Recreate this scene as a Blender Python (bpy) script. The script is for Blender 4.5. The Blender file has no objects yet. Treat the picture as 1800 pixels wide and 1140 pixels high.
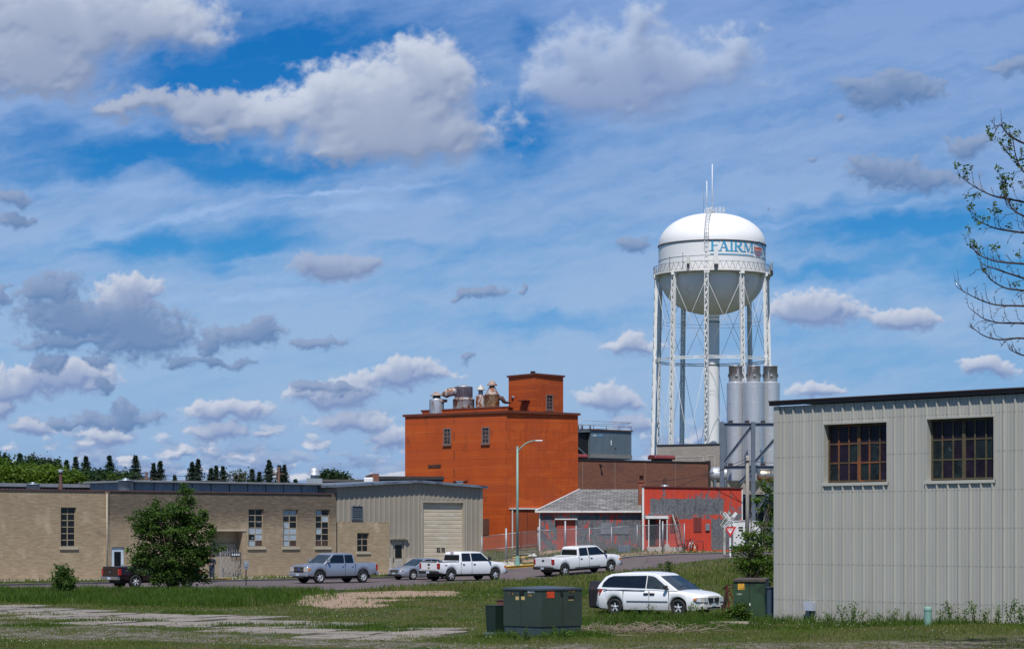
import bpy, bmesh, math, random
import numpy as np
from mathutils import Vector, Matrix
from math import sin, cos, pi, radians, sqrt, atan2

random.seed(7)
RNG = np.random.default_rng(11)
scene = bpy.context.scene
COL = scene.collection
# ------------------------------------------------------------------ camera
F = 4000.0            # focal length in photo pixels (80 mm on 36 mm)
CX, HY, EYE = 900.0, 936.0, 3.4
cam_d = bpy.data.cameras.new("camera")
cam = bpy.data.objects.new("camera", cam_d)
COL.objects.link(cam)
cam.location = (0, 0, EYE)
cam.rotation_euler = (pi / 2, 0, 0)
cam_d.sensor_width = 36
cam_d.lens = 80
cam_d.shift_y = (HY - 570.0) / 1800.0
cam_d.clip_start = 0.5
cam_d.clip_end = 12000
scene.camera = cam
# ------------------------------------------------------------------ look
scene.view_settings.view_transform = 'Standard'
scene.view_settings.look = 'None'
scene.view_settings.exposure = 0.0
scene.view_settings.gamma = 1.0
# ------------------------------------------------------------------ sun
SUN_EL, SUN_AZ = 59.0, 5.0      # degrees; azimuth to the left of straight behind the camera
sd = Vector((-sin(radians(SUN_AZ)) * cos(radians(SUN_EL)),
             -cos(radians(SUN_AZ)) * cos(radians(SUN_EL)), sin(radians(SUN_EL))))
sun_l = bpy.data.lights.new("sun", 'SUN')
sun_l.energy = 4.7
sun_l.angle = radians(0.53)
sun_l.color = (1.0, 0.955, 0.89)
sun = bpy.data.objects.new("sun", sun_l)
COL.objects.link(sun)
sun.rotation_euler = sd.to_track_quat('Z', 'Y').to_euler()

# ------------------------------------------------------------------ node helper
class NT:
    def __init__(s, tree):
        s.t = tree; s.n = tree.nodes; s.l = tree.links
    def node(s, typ, **kw):
        n = s.n.new(typ)
        for k, v in kw.items():
            setattr(n, k, v)
        return n
    def put(s, sock, v):
        if v is None: return
        if isinstance(v, bpy.types.NodeSocket):
            s.l.new(v, sock)
        else:
            sock.default_value = v
    def m(s, op, a, b=None, c=None, clamp=False):
        n = s.node('ShaderNodeMath', operation=op, use_clamp=clamp)
        s.put(n.inputs[0], a)
        if b is not None: s.put(n.inputs[1], b)
        if c is not None: s.put(n.inputs[2], c)
        return n.outputs[0]
    def vm(s, op, a, b=None, c=None, out=0):
        n = s.node('ShaderNodeVectorMath', operation=op)
        s.put(n.inputs[0], a)
        if b is not None: s.put(n.inputs[1], b)
        if c is not None: s.put(n.inputs[2], c)
        return n.outputs[out]
    def xyz(s, x, y, z=0.0):
        n = s.node('ShaderNodeCombineXYZ')
        s.put(n.inputs[0], x); s.put(n.inputs[1], y); s.put(n.inputs[2], z)
        return n.outputs[0]
    def sep(s, v):
        n = s.node('ShaderNodeSeparateXYZ'); s.l.new(v, n.inputs[0])
        return n.outputs[0], n.outputs[1], n.outputs[2]
    def noise(s, v, scale=1.0, detail=3.0, rough=0.5, dist=0.0, color=False):
        n = s.node('ShaderNodeTexNoise')
        s.put(n.inputs['Vector'], v)
        n.inputs['Scale'].default_value = scale
        n.inputs['Detail'].default_value = detail
        n.inputs['Roughness'].default_value = rough
        n.inputs['Distortion'].default_value = dist
        return n.outputs['Color'] if color else n.outputs['Fac']
    def ss(s, v, lo, hi, a=0.0, b=1.0):
        n = s.node('ShaderNodeMapRange', interpolation_type='SMOOTHSTEP')
        s.put(n.inputs[0], v)
        n.inputs[1].default_value = lo; n.inputs[2].default_value = hi
        n.inputs[3].default_value = a; n.inputs[4].default_value = b
        return n.outputs[0]
    def lin(s, v, lo, hi, a=0.0, b=1.0):
        n = s.node('ShaderNodeMapRange')
        s.put(n.inputs[0], v)
        n.inputs[1].default_value = lo; n.inputs[2].default_value = hi
        n.inputs[3].default_value = a; n.inputs[4].default_value = b
        return n.outputs[0]
    def mix(s, f, a, b, blend='MIX'):
        n = s.node('ShaderNodeMix', data_type='RGBA', blend_type=blend)
        s.put(n.inputs[0], f)
        for i, v in ((6, a), (7, b)):
            if isinstance(v, (tuple, list)) and len(v) == 3: v = (*v, 1)
            s.put(n.inputs[i], v)
        return n.outputs[2]
    def ramp(s, f, stops):
        n = s.node('ShaderNodeValToRGB')
        s.put(n.inputs[0], f)
        e = n.color_ramp.elements
        while len(e) < len(stops): e.new(0.5)
        for q, (p, c) in zip(e, stops):
            q.position = p; q.color = (*c, 1)
        return n.outputs[0]

def srgb(r, g, b):
    f = lambda c: (c / 255 / 12.92) if c / 255 <= 0.04045 else ((c / 255 + 0.055) / 1.055) ** 2.4
    return (f(r), f(g), f(b))

# ------------------------------------------------------------------ sky
world = bpy.data.worlds.new("World")
scene.world = world
world.use_nodes = True
T = NT(world.node_tree)
T.n.clear()
w_out = T.node('ShaderNodeOutputWorld')
bg = T.node('ShaderNodeBackground')
T.l.new(bg.outputs[0], w_out.inputs[0])
sky = T.node('ShaderNodeTexSky', sky_type='NISHITA')
sky.sun_disc = False
sky.sun_elevation = radians(SUN_EL)
sky.sun_rotation = radians(180 + SUN_AZ)
sky.altitude = 350
sky.air_density = 1.0; sky.dust_density = 0.4; sky.ozone_density = 2.0
tc = T.node('ShaderNodeTexCoord')
dx, dy, dz = T.sep(tc.outputs['Generated'])
ay = T.m('MAXIMUM', T.m('ABSOLUTE', dy), 0.08)
U = T.m('MULTIPLY_ADD', T.m('DIVIDE', dx, ay), 40.0, 9.0)      # plane of the far sky, hundred units
V = T.m('MULTIPLY_ADD', T.m('DIVIDE', dz, ay), -40.0, 9.36)
side = T.m('SIGN', dy)
PP = T.xyz(U, V, T.m('MULTIPLY', side, 3.0))
elev = T.m('SUBTRACT', 9.36, V)                                 # 0 at the horizon, 9.4 high up
# clear blue, tinted from the physical sky
SKY_TINT = [(0.0, (0.34, 0.50, 0.95)), (0.20, (0.25, 0.44, 0.76)), (0.405, (0.104, 0.42, 0.723)), (0.57, (0.033, 0.354, 0.69)), (0.77, (0.008, 0.34, 0.70)), (1.0, (0.02, 0.36, 0.72))]
# ------------------------------------------------------------------ clouds: computed fields over the far sky
def _lattice(seed):
    r = np.random.default_rng(seed)
    a = r.random((256, 256)).astype(np.float32) * 2 * np.pi
    return np.cos(a), np.sin(a)

def gnoise(x, y, seed):
    gx, gy = _lattice(seed)
    xi = np.floor(x).astype(np.int32); yi = np.floor(y).astype(np.int32)
    fx = x - xi; fy = y - yi
    xi &= 255; yi &= 255
    xj = (xi + 1) & 255; yj = (yi + 1) & 255
    u = fx * fx * fx * (fx * (fx * 6 - 15) + 10); v = fy * fy * fy * (fy * (fy * 6 - 15) + 10)
    n00 = gx[yi, xi] * fx + gy[yi, xi] * fy
    n10 = gx[yi, xj] * (fx - 1) + gy[yi, xj] * fy
    n01 = gx[yj, xi] * fx + gy[yj, xi] * (fy - 1)
    n11 = gx[yj, xj] * (fx - 1) + gy[yj, xj] * (fy - 1)
    a = n00 + u * (n10 - n00); b = n01 + u * (n11 - n01)
    return (a + v * (b - a)) * 1.5

def fbm2(x, y, seed, octs=6, gain=0.5, billow=False):
    s = np.zeros_like(x); amp = 1.0; tot = 0.0
    for o in range(octs):
        n = gnoise(x, y, seed + o)
        if billow: n = 1.0 - 2.2 * np.abs(n)
        s += amp * n; tot += amp
        amp *= gain
        x, y = 1.93 * (x * 0.92 - y * 0.39) + 17.3, 1.93 * (x * 0.39 + y * 0.92) + 5.1
    return s / tot

def sstep(v, lo, hi):
    t = np.clip((v - lo) / (hi - lo), 0, 1)
    return t * t * (3 - 2 * t)

def make_sky(W, H, x0, x1, y0, y1):
    # returns rgba (linear), rows from top; coordinates are hundredths of the sky plane
    xs = np.linspace(x0, x1, W, dtype=np.float32); ys = np.linspace(y0, y1, H, dtype=np.float32)
    X, Y = np.meshgrid(xs, ys)
    pxw = (x1 - x0) / W
    lin = lambda r, g, b: np.array(srgb(r, g, b), dtype=np.float32)
    rgb = np.zeros((H, W, 3), np.float32); A = np.zeros((H, W), np.float32)
    def over(col, a):
        nonlocal rgb, A
        na = a + A * (1 - a)
        d = np.maximum(na, 1e-5)[..., None]
        rgb = (col * a[..., None] + rgb * (A * (1 - a))[..., None]) / d
        A = na
    # shared warps
    wx = fbm2(X / 110, Y / 90, 100, 6, 0.55); wy = fbm2(X / 110, Y / 90, 140, 6, 0.55)
    wx2 = fbm2(X / 42, Y / 34, 200, 6, 0.58); wy2 = fbm2(X / 42, Y / 34, 240, 6, 0.58)
    # ---- veil
    th = radians(12)
    xr = X * cos(th) - Y * sin(th); yr = X * sin(th) + Y * cos(th)
    s1 = fbm2((xr + 60 * wx) / 620, (yr + 40 * wy) / 72, 300, 7, 0.55)
    s2 = fbm2((X + 80 * wx) / 380, (Y + 60 * wy) / 230, 330, 4, 0.5)
    s3 = fbm2((xr + 22 * wx2) / 120, (yr + 14 * wy2) / 22, 360, 6, 0.6)
    gap = np.zeros_like(X)
    for (cx, cy, rx, ry, k) in [(500, 90, 300, 80, 1.0), (400, 150, 230, 70, 1.2), (230, 262, 230, 52, .8), (470, 292, 240, 36, .9), (905, 235, 80, 60, .75),
            (930, 80, 60, 45, .55), (700, 60, 200, 40, .35), (250, 432, 130, 32, .9), (440, 430, 130, 45, .9), (560, 330, 300, 20, .3), (1560, 400, 280, 42, .9), (1750, 470, 230, 46, 1.0), (1700, 355, 220, 30, .5),
            (1450, 480, 120, 22, .7), (1500, 620, 230, 40, .5), (960, 568, 180, 22, .55), (1640, 300, 150, 30, .3), (1690, 690, 240, 60, .4), (720, 430, 120, 16, .35), (330, 300, 130, 30, .5)]:
        q = np.exp(-(((X + 55 * wx + 12 * wx2 - cx) / rx) ** 2 + ((Y + 45 * wy + 10 * wy2 - cy) / ry) ** 2))
        gap = np.maximum(gap, k * q) + 0.25 * k * q * gap
    base = 0.76 + 0.10 * sstep(X, 1000, 1500) * (1 - sstep(Y, 200, 380)) + 0.10 * sstep(Y, 430, 640) + 0.42 * s1 + 0.22 * s2 + 0.22 * s3 - 0.75 * np.clip(gap, 0, 1.2)
    band = np.zeros_like(X)
    for (cx, cy, rx, ry, ang, k) in [(300, 388, 170, 10, 14, .7), (410, 372, 90, 8, 10, .6), (600, 365, 210, 8, 4, .5), (570, 341, 120, 3.2, 3, .9), (690, 333, 90, 4, 6, .7), (640, 336, 60, 3, 7, .5),
            (200, 335, 200, 13, 0, .35), (170, 405, 90, 14, 8, .5), (1240, 385, 330, 9, 12, .25), (1500, 372, 260, 6, 9, .4), (1560, 500, 220, 16, 3, .35), (480, 492, 150, 7, 2, .3), (480, 520, 170, 9, 3, .35), (430, 458, 60, 4, 4, .25), (230, 225, 60, 10, -10, .3)]:
        a_ = radians(ang); ddx = X + 16 * wx2 - cx; ddy = Y + 9 * wy2 + 8 * wy - cy
        u = ddx * cos(a_) - ddy * sin(a_); v = ddx * sin(a_) + ddy * cos(a_)
        band = np.maximum(band, 1.25 * k * np.exp(-((u / rx) ** 2 + (v / ry) ** 2)) * (0.8 + 0.9 * s3))
    veil = np.clip(sstep(base, -0.02, 1.10) * 0.98, 0.03, 0.90)
    veil = np.clip(veil + band * (1 - veil) * 0.9, 0, 0.93)
    t = np.clip(Y / 900, 0, 1)[..., None]
    vc = lin(136, 166, 216) * (1 - t) + lin(166, 195, 225) * t
    t2 = sstep(Y, 450, 800)[..., None]
    vc = vc * (1 - t2) + lin(152, 183, 218) * t2
    vc = vc * (1 + 0.16 * band[..., None])
    over(vc, veil)
    # ---- low bank near the horizon
    el = 936 - Y
    vv = 30.0 * np.log(np.maximum(el, 0) + 40) / 6.0
    over(lin(142, 172, 212), 0.70 * (1 - sstep(el, 50, 240)))
    for sd_, hi, lo, th0, sc, tl in ((500, lin(168, 186, 214), lin(116, 144, 190), 0.00, 110, 240), (540, lin(214, 217, 228), lin(118, 144, 190), 0.07, 66, 225), (580, lin(150, 170, 205), lin(112, 140, 186), 0.10, 95, 200)):
        def bank(oy, ox=0.0):
            return fbm2((X + ox) / sc + 0.35 * wx2, (vv + oy) * 0.85 * 100 / sc + 0.22 * wy2, sd_, 6, 0.50)
        l0 = bank(0); l1 = bank(0.26, -8)
        m = sstep(el, 5, 50) * (1 - sstep(el, tl - 90, tl))
        a = sstep(l0 + 0.10 * (1 - sstep(el, 70, 190)), th0, 0.24 + th0) * m * 0.85
        b = np.clip(0.38 + 2.0 * (l0 - l1), 0, 1)[..., None]
        over(lo * (1 - b) + hi * b, a)
    # ---- clouds with body
    def group(blobs, hi, lo, amp, warp_, ws, edge, seed, amax, bscale, shade, hmul=1.0, crisp=0.5, flat=0.0, reach=30):
        ox = warp_ * (0.8 * wx + 0.55 * wx2); oy = warp_ * (0.8 * wy + 0.55 * wy2)
        f = np.full_like(X, 9.0)
        for (cx, cy, rx, ry) in blobs:
            dy_ = (Y + oy * 0.8 - cy) / ry
            if flat: dy_ = np.where(dy_ > 0, dy_ * flat, dy_)
            q = np.sqrt(((X + ox - cx) / rx) ** 2 + dy_ ** 2)
            h = np.clip(0.5 + 0.5 * (q - f) / 0.28, 0, 1)          # smooth union
            f = q * (1 - h) + f * h - 0.28 * h * (1 - h) * (f < 8)
        f = 1 - f
        near = f > -1.3
        n = np.zeros_like(X)
        yy, xx = np.nonzero(near)
        ya, yb, xa, xb = yy.min(), yy.max() + 1, xx.min(), xx.max() + 1
        sl = (slice(ya, yb), slice(xa, xb))
        bil = fbm2((X[sl] + 9 * wx2[sl]) / bscale, (Y[sl] + 9 * wy2[sl]) / bscale, seed, 7, 0.56, billow=True)
        fn = fbm2(X[sl] / (bscale * 0.45), Y[sl] / (bscale * 0.40), seed + 20, 6, 0.62)
        D = np.full_like(X, -2.0)
        D[sl] = f[sl] + amp * (bil * crisp + fn * (1 - crisp) * 1.3) + 0.10
        # thickness, lit from above and a little from the left and front
        def soft(arr, sg):
            ky = np.fft.fftfreq(arr.shape[0]).astype(np.float32)[:, None]; kx = np.fft.rfftfreq(arr.shape[1]).astype(np.float32)[None]
            return np.fft.irfft2(np.fft.rfft2(arr) * np.exp(-2 * (np.pi * sg) ** 2 * (kx * kx + ky * ky)), s=arr.shape).astype(np.float32)
        dens = np.clip(D + 0.05, 0, 0.8)
        fine_h = soft(np.sqrt(dens), bscale * 0.045 / pxw); wide_h = soft(np.sqrt(dens), bscale * 0.16 / pxw)
        hgt = (0.55 * fine_h + 0.9 * wide_h) * bscale * hmul
        gy, gx = np.gradient(hgt, pxw)
        nl = 1 / np.sqrt(1 + gx * gx + gy * gy)
        lam = np.clip((gx * 0.34 + gy * 0.78 + 0.52) * nl, -0.3, 1.1)
        occ = np.zeros_like(X); K = 10; stp = reach / K / pxw
        for k in range(1, K + 1):
            sy = max(1, int(round(k * stp))); sx = int(round(k * stp * 0.3))
            occ[sy:, sx:] += dens[:H - sy, :W - sx] / K
        tr = np.exp(-occ * shade)
        b = np.clip(0.62 * tr + 0.45 * lam - 0.08 + 0.10 * soft(n_ := np.where(D > -1.5, D - f, 0).astype(np.float32), 2.0), 0, 1)[..., None]
        bot = np.clip(-np.gradient(wide_h, pxw)[0] * bscale * 1.1, 0, 1)
        e1 = edge[1] * (1 + 1.4 * bot)
        over(lo * (1 - b) + hi * b, sstep(D, edge[0], e1) * amax)
    grow_b = lambda B_, a_, c_: [(q[0], q[1], q[2] * a_, q[3] * c_) for q in B_]
    white_low = [(90, 664, 100, 26), (30, 680, 60, 24), (225, 522, 50, 30), (1440, 546, 72, 30), (1400, 556, 40, 20), (1590, 562, 58, 16),
        (1110, 606, 46, 15), (1735, 650, 44, 13), (1440, 684, 42, 12), (705, 662, 78, 20), (728, 655, 40, 22), (580, 696, 66, 20), (612, 686, 34, 18),
        (400, 722, 66, 14), (8, 722, 22, 18), (385, 757, 46, 14), (185, 768, 36, 16), (60, 752, 34, 9), (470, 765, 20, 6), (620, 742, 66, 16),
        (690, 772, 40, 18), (1075, 702, 50, 20), (1120, 745, 40, 14)]
    group(grow_b(white_low, 1.1, 1.12), lin(204, 211, 226), lin(126, 149, 192), 0.56, 34, 1, (-0.08, 0.30), 600, 0.95, 34, 3.2, 1.0, 0.55, reach=34)
    grey_mid = [(85, 512, 45, 28), (150, 560, 105, 32), (245, 588, 92, 38), (215, 565, 60, 30), (110, 602, 66, 11), (3, 520, 12, 16), (85, 638, 30, 16), (175, 640, 20, 9),
        (430, 594, 62, 17), (462, 586, 28, 16), (372, 612, 18, 16), (562, 600, 32, 13), (385, 638, 44, 7), (318, 638, 26, 7), (200, 738, 68, 13), (215, 724, 28, 14),
        (120, 743, 44, 6), (545, 682, 28, 12), (600, 684, 24, 9), (185, 678, 14, 11),
        (28, 345, 28, 14), (22, 385, 34, 11), (850, 518, 38, 8), (815, 524, 12, 4), (928, 510, 7, 8), (1118, 430, 32, 11), (828, 634, 12, 8),
        (1560, 162, 74, 27), (1500, 150, 34, 10), (1482, 208, 8, 6), (1562, 305, 56, 22), (1640, 318, 66, 18), (1700, 258, 38, 18), (1785, 122, 44, 15), (1430, 282, 10, 5), (1352, 358, 4, 4)]
    group(grow_b(grey_mid, 1.14, 1.18), lin(146, 165, 198), lin(98, 130, 176), 0.64, 38, 1, (-0.10, 0.36), 700, 0.90, 34, 3.0, 0.9, 0.45, reach=40)
    big = [(100, 30, 210, 74), (270, 45, 98, 52), (60, 112, 120, 50), (70, 160, 70, 20),
        (750, 135, 80, 56), (640, 160, 100, 52), (570, 178, 55, 44), (690, 225, 165, 60), (590, 272, 50, 18), (775, 240, 80, 46), (480, 205, 105, 34), (350, 196, 95, 26), (235, 190, 70, 16), (360, 232, 50, 16), (700, 262, 130, 36)]
    group(grow_b(big, 1.10, 1.16), lin(206, 214, 230), lin(134, 151, 184), 0.50, 66, 1, (-0.14, 0.46), 800, 0.96, 80, 4.6, 0.85, 0.5, reach=190)
    big2 = [(1130, 55, 44, 38), (1040, 120, 84, 60), (1130, 130, 140, 56), (1240, 130, 84, 42), (985, 165, 62, 34), (1285, 80, 50, 30), (1080, 175, 110, 34)]
    group(grow_b(big2, 1.14, 1.22), lin(184, 200, 226), lin(126, 147, 188), 0.52, 70, 1, (-0.20, 0.62), 850, 0.92, 85, 4.4, 0.8, 0.45, reach=170)
    small = [(590, 474, 72, 22), (560, 464, 40, 18), (645, 466, 24, 18)]
    group(grow_b(small, 1.05, 1.1), lin(166, 182, 210), lin(124, 143, 182), 0.46, 24, 1, (-0.10, 0.36), 900, 0.93, 40, 3.4, 1.0, 0.45, flat=1.2, reach=50)
    return np.dstack([rgb, A])
blue = T.ramp(T.m('DIVIDE', elev, 12.0), SKY_TINT)
skyblue = T.mix(1.0, sky.outputs[0], blue, 'MULTIPLY')
skyblue = T.vm('SCALE', skyblue)
skyblue.node.inputs['Scale'].default_value = 0.125
SX0, SX1, SY0, SY1 = -900.0, 2700.0, -520.0, 950.0
SW, SH = 2200, 898
sky_px = make_sky(SW, SH, SX0, SX1, SY0, SY1)
gx_ = np.linspace(0, 1, SW)[None]; gy_ = np.linspace(0, 1, SH)[:, None]
sky_px[..., 3] *= np.clip(np.minimum(gx_, 1 - gx_) / 0.05, 0, 1) * np.clip(gy_ / 0.1, 0, 1)
cloud_img = bpy.data.images.new("cloud_field", SW, SH, alpha=True, float_buffer=True)
cloud_img.colorspace_settings.name = 'Non-Color'
cloud_img.alpha_mode = 'CHANNEL_PACKED'
cloud_img.pixels.foreach_set(np.ascontiguousarray(sky_px[::-1].astype(np.float32)).ravel())
cloud_img.update()
cloud_img.pack()
uv = T.xyz(T.m('DIVIDE', T.m('SUBTRACT', U, SX0 / 100), (SX1 - SX0) / 100), T.m('DIVIDE', T.m('SUBTRACT', SY1 / 100, V), (SY1 - SY0) / 100))
ti = T.node('ShaderNodeTexImage', extension='EXTEND', interpolation='Linear')
ti.image = cloud_img
T.l.new(uv, ti.inputs[0])
thin = T.m('MULTIPLY', T.ss(elev, 9.0, 15.0), T.ss(T.noise(tc.outputs['Generated'], 3.0, 5.0, 0.55), 0.35, 0.75, 0.0, 0.45))
base = T.mix(thin, skyblue, srgb(196, 206, 230))
inside = T.m('MULTIPLY', T.ss(elev, -0.05, 0.0), 1.0)
c = T.mix(ti.outputs['Alpha'], base, ti.outputs['Color'])
final = T.mix(inside, srgb(96, 98, 92), c)
T.put(bg.inputs[0], final)
bg.inputs[1].default_value = 1.0
world.cycles.sampling_method = 'MANUAL'
world.cycles.sample_map_resolution = 512
# ================================================================== helpers
def P(px, py, d):
    return Vector(((px - CX) / F * d, d, EYE + (HY - py) / F * d))

def tag(o, label=None, cat=None, group=None, kind=None):
    if label: o['label'] = label
    if cat: o['category'] = cat
    if group: o['group'] = group
    if kind: o['kind'] = kind
    return o

def thing(name, label, cat, loc=(0, 0, 0), rotz=0.0, group=None):
    o = bpy.data.objects.new(name, None)
    COL.objects.link(o)
    o.location = loc
    o.rotation_euler = (0, 0, rotz)
    o.empty_display_size = 0.3
    return tag(o, label, cat, group)

class MB:
    def __init__(s, M=None):
        s.v = []; s.f = []; s.mi = []; s.sm = []; s.M = M
    def add(s, vs, fs, mi=0, smooth=False):
        b = len(s.v)
        for p in vs:
            s.v.append(tuple(s.M @ Vector(p)) if s.M is not None else tuple(p))
        for f in fs:
            s.f.append([b + i for i in f]); s.mi.append(mi); s.sm.append(smooth)
        return s
    def box(s, x0, x1, y0, y1, z0, z1, mi=0):
        return s.add([(x0, y0, z0), (x1, y0, z0), (x1, y1, z0), (x0, y1, z0), (x0, y0, z1), (x1, y0, z1), (x1, y1, z1), (x0, y1, z1)],
                     [(0, 3, 2, 1), (4, 5, 6, 7), (0, 1, 5, 4), (1, 2, 6, 5), (2, 3, 7, 6), (3, 0, 4, 7)], mi)
    def quad(s, a, b, c, d, mi=0):
        return s.add([a, b, c, d], [(0, 1, 2, 3)], mi)
    def prism(s, poly, h0, h1, axis='z', mi=0, smooth=False):
        n = len(poly)
        def mk(p, h):
            if axis == 'z': return (p[0], p[1], h)
            if axis == 'y': return (p[0], h, p[1])
            return (h, p[0], p[1])
        vs = [mk(p, h0) for p in poly] + [mk(p, h1) for p in poly]
        fs = [tuple(range(n))[::-1], tuple(range(n, 2 * n))] + [(i, (i + 1) % n, n + (i + 1) % n, n + i) for i in range(n)]
        return s.add(vs, fs, mi, smooth)
    def bar(s, a, b, w, h=None, mi=0, up=(0, 0, 1)):
        h = h or w
        a = Vector(a); b = Vector(b); t = (b - a).normalized()
        u = Vector(up)
        if abs(t.dot(u)) > 0.98: u = Vector((0, 1, 0))
        x = t.cross(u).normalized() * w / 2; y = x.cross(t).normalized() * h / 2
        vs = [a - x - y, a + x - y, a + x + y, a - x + y, b - x - y, b + x - y, b + x + y, b - x + y]
        return s.add(vs, [(0, 1, 2, 3), (7, 6, 5, 4), (0, 4, 5, 1), (1, 5, 6, 2), (2, 6, 7, 3), (3, 7, 4, 0)], mi)
    def tube(s, pts, r, n=8, mi=0, caps=True):
        pts = [Vector(p) for p in pts]
        rs = r if isinstance(r, (list, tuple)) else [r] * len(pts)
        vs = []; ref = None
        for i, p in enumerate(pts):
            t = (pts[min(i + 1, len(pts) - 1)] - pts[max(i - 1, 0)]).normalized()
            if ref is None:
                ref = Vector((0, 0, 1)) if abs(t.z) < 0.9 else Vector((1, 0, 0))
            x = t.cross(ref).normalized(); ref = x.cross(t).normalized()
            for k in range(n):
                a = 2 * pi * k / n
                vs.append(p + (x * cos(a) + ref * sin(a)) * rs[i])
        fs = []
        for i in range(len(pts) - 1):
            for k in range(n):
                fs.append((i * n + k, i * n + (k + 1) % n, (i + 1) * n + (k + 1) % n, (i + 1) * n + k))
        s.add(vs, fs, mi, True)
        if caps:
            m = len(pts) - 1
            s.add(vs[:n], [tuple(range(n))[::-1]], mi); s.add(vs[m * n:], [tuple(range(n))], mi)
        return s
    def lathe(s, prof, n=32, c=(0, 0, 0), mi=0, smooth=True, axis='z'):
        vs = []
        for (r, z) in prof:
            for k in range(n):
                a = 2 * pi * k / n
                if axis == 'z': vs.append((c[0] + r * cos(a), c[1] + r * sin(a), c[2] + z))
                elif axis == 'y': vs.append((c[0] + r * cos(a), c[1] + z, c[2] + r * sin(a)))
                else: vs.append((c[0] + z, c[1] + r * cos(a), c[2] + r * sin(a)))
        fs = []
        for i in range(len(prof) - 1):
            for k in range(n):
                fs.append((i * n + k, i * n + (k + 1) % n, (i + 1) * n + (k + 1) % n, (i + 1) * n + k))
        return s.add(vs, fs, mi, smooth)
    def build(s, name, mats, parent=None, bevel=0, fixn=True, auto=False):
        me = bpy.data.meshes.new(name)
        me.from_pydata(s.v, [], s.f)
        if not isinstance(mats, (list, tuple)): mats = [mats]
        for m in mats: me.materials.append(m)
        me.polygons.foreach_set('material_index', s.mi)
        me.polygons.foreach_set('use_smooth', s.sm)
        if fixn and len(s.f) < 20000:
            bm = bmesh.new(); bm.from_mesh(me)
            bmesh.ops.remove_doubles(bm, verts=bm.verts, dist=1e-5)
            bmesh.ops.recalc_face_normals(bm, faces=bm.faces)
            if auto:
                for e in bm.edges:
                    if len(e.link_faces) == 2 and e.calc_face_angle(0) > radians(35): e.smooth = False
            bm.to_mesh(me); bm.free()
        me.update()
        o = bpy.data.objects.new(name, me)
        COL.objects.link(o)
        if parent is not None: o.parent = parent
        if bevel:
            b = o.modifiers.new('bevel', 'BEVEL'); b.width = bevel; b.segments = 2; b.limit_method = 'ANGLE'; b.angle_limit = radians(40)
        return o

def np_mesh(name, V, Fq, mats, parent=None, colors=None, smooth=False, mi=None):
    """V (n,3), Fq (m,k) uniform polygons"""
    me = bpy.data.meshes.new(name)
    n, m, k = len(V), len(Fq), Fq.shape[1]
    me.vertices.add(n); me.vertices.foreach_set('co', np.ascontiguousarray(V, dtype=np.float32).ravel())
    me.loops.add(m * k); me.loops.foreach_set('vertex_index', np.ascontiguousarray(Fq, dtype=np.int32).ravel())
    me.polygons.add(m)
    me.polygons.foreach_set('loop_start', np.arange(0, m * k, k, dtype=np.int32))
    me.polygons.foreach_set('loop_total', np.full(m, k, dtype=np.int32))
    me.polygons.foreach_set('use_smooth', np.full(m, smooth))
    for q in (mats if isinstance(mats, (list, tuple)) else [mats]): me.materials.append(q)
    if mi is not None: me.polygons.foreach_set('material_index', mi)
    if colors is not None:
        at = me.color_attributes.new('tone', 'FLOAT_COLOR', 'POINT')
        c = np.ones((n, 4), np.float32); c[:, :colors.shape[1]] = colors
        at.data.foreach_set('color', c.ravel())
    me.update(calc_edges=True)
    o = bpy.data.objects.new(name, me)
    COL.objects.link(o)
    if parent is not None: o.parent = parent
    return o

# ------------------------------------------------------------------ materials
MATS = {}
def mat(name, col, rough=0.7, metal=0.0, var=0.12, vscale=1.2, stretch=(1, 1, 1), col2=None, thr=(0.55, 0.65), c2scale=2.0, c2stretch=(1, 1, 1),
        bump=0.0, bscale=12.0, coat=0.0, spec=None, col3=None, thr3=(0.6, 0.7), c3scale=5.0, c3stretch=(1, 1, 1), glow=None):
    m = bpy.data.materials.new(name); m.use_nodes = True
    t = NT(m.node_tree); t.n.clear()
    out = t.node('ShaderNodeOutputMaterial'); b = t.node('ShaderNodeBsdfPrincipled')
    t.l.new(b.outputs[0], out.inputs[0])
    tc = t.node('ShaderNodeTexCoord').outputs['Object']
    nz = t.noise(t.vm('MULTIPLY', tc, stretch), vscale, 5, 0.6)
    f = t.lin(nz, 0.3, 0.7)
    c = t.mix(f, tuple(x * (1 - var) for x in col), tuple(min(1, x * (1 + var)) for x in col))
    if col2:
        n2 = t.noise(t.vm('MULTIPLY', t.vm('ADD', tc, (3.1, 1.7, 9.2)), c2stretch), c2scale, 6, 0.65)
        c = t.mix(t.ss(n2, *thr), c, col2)
    if col3:
        n3 = t.noise(t.vm('MULTIPLY', t.vm('ADD', tc, (13.1, 5.7, 2.2)), c3stretch), c3scale, 6, 0.65)
        c = t.mix(t.ss(n3, *thr3), c, col3)
    t.put(b.inputs['Base Color'], c)
    b.inputs['Roughness'].default_value = rough
    b.inputs['Metallic'].default_value = metal
    if coat: b.inputs['Coat Weight'].default_value = coat; b.inputs['Coat Roughness'].default_value = 0.05
    if spec is not None: b.inputs['Specular IOR Level'].default_value = spec
    if bump:
        bn = t.node('ShaderNodeBump'); bn.inputs['Strength'].default_value = bump; bn.inputs['Distance'].default_value = 0.02
        t.put(bn.inputs['Height'], t.noise(tc, bscale, 5, 0.6)); t.l.new(bn.outputs[0], b.inputs['Normal'])
    m.diffuse_color = (*col, 1)
    MATS[name] = m
    return m

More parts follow.
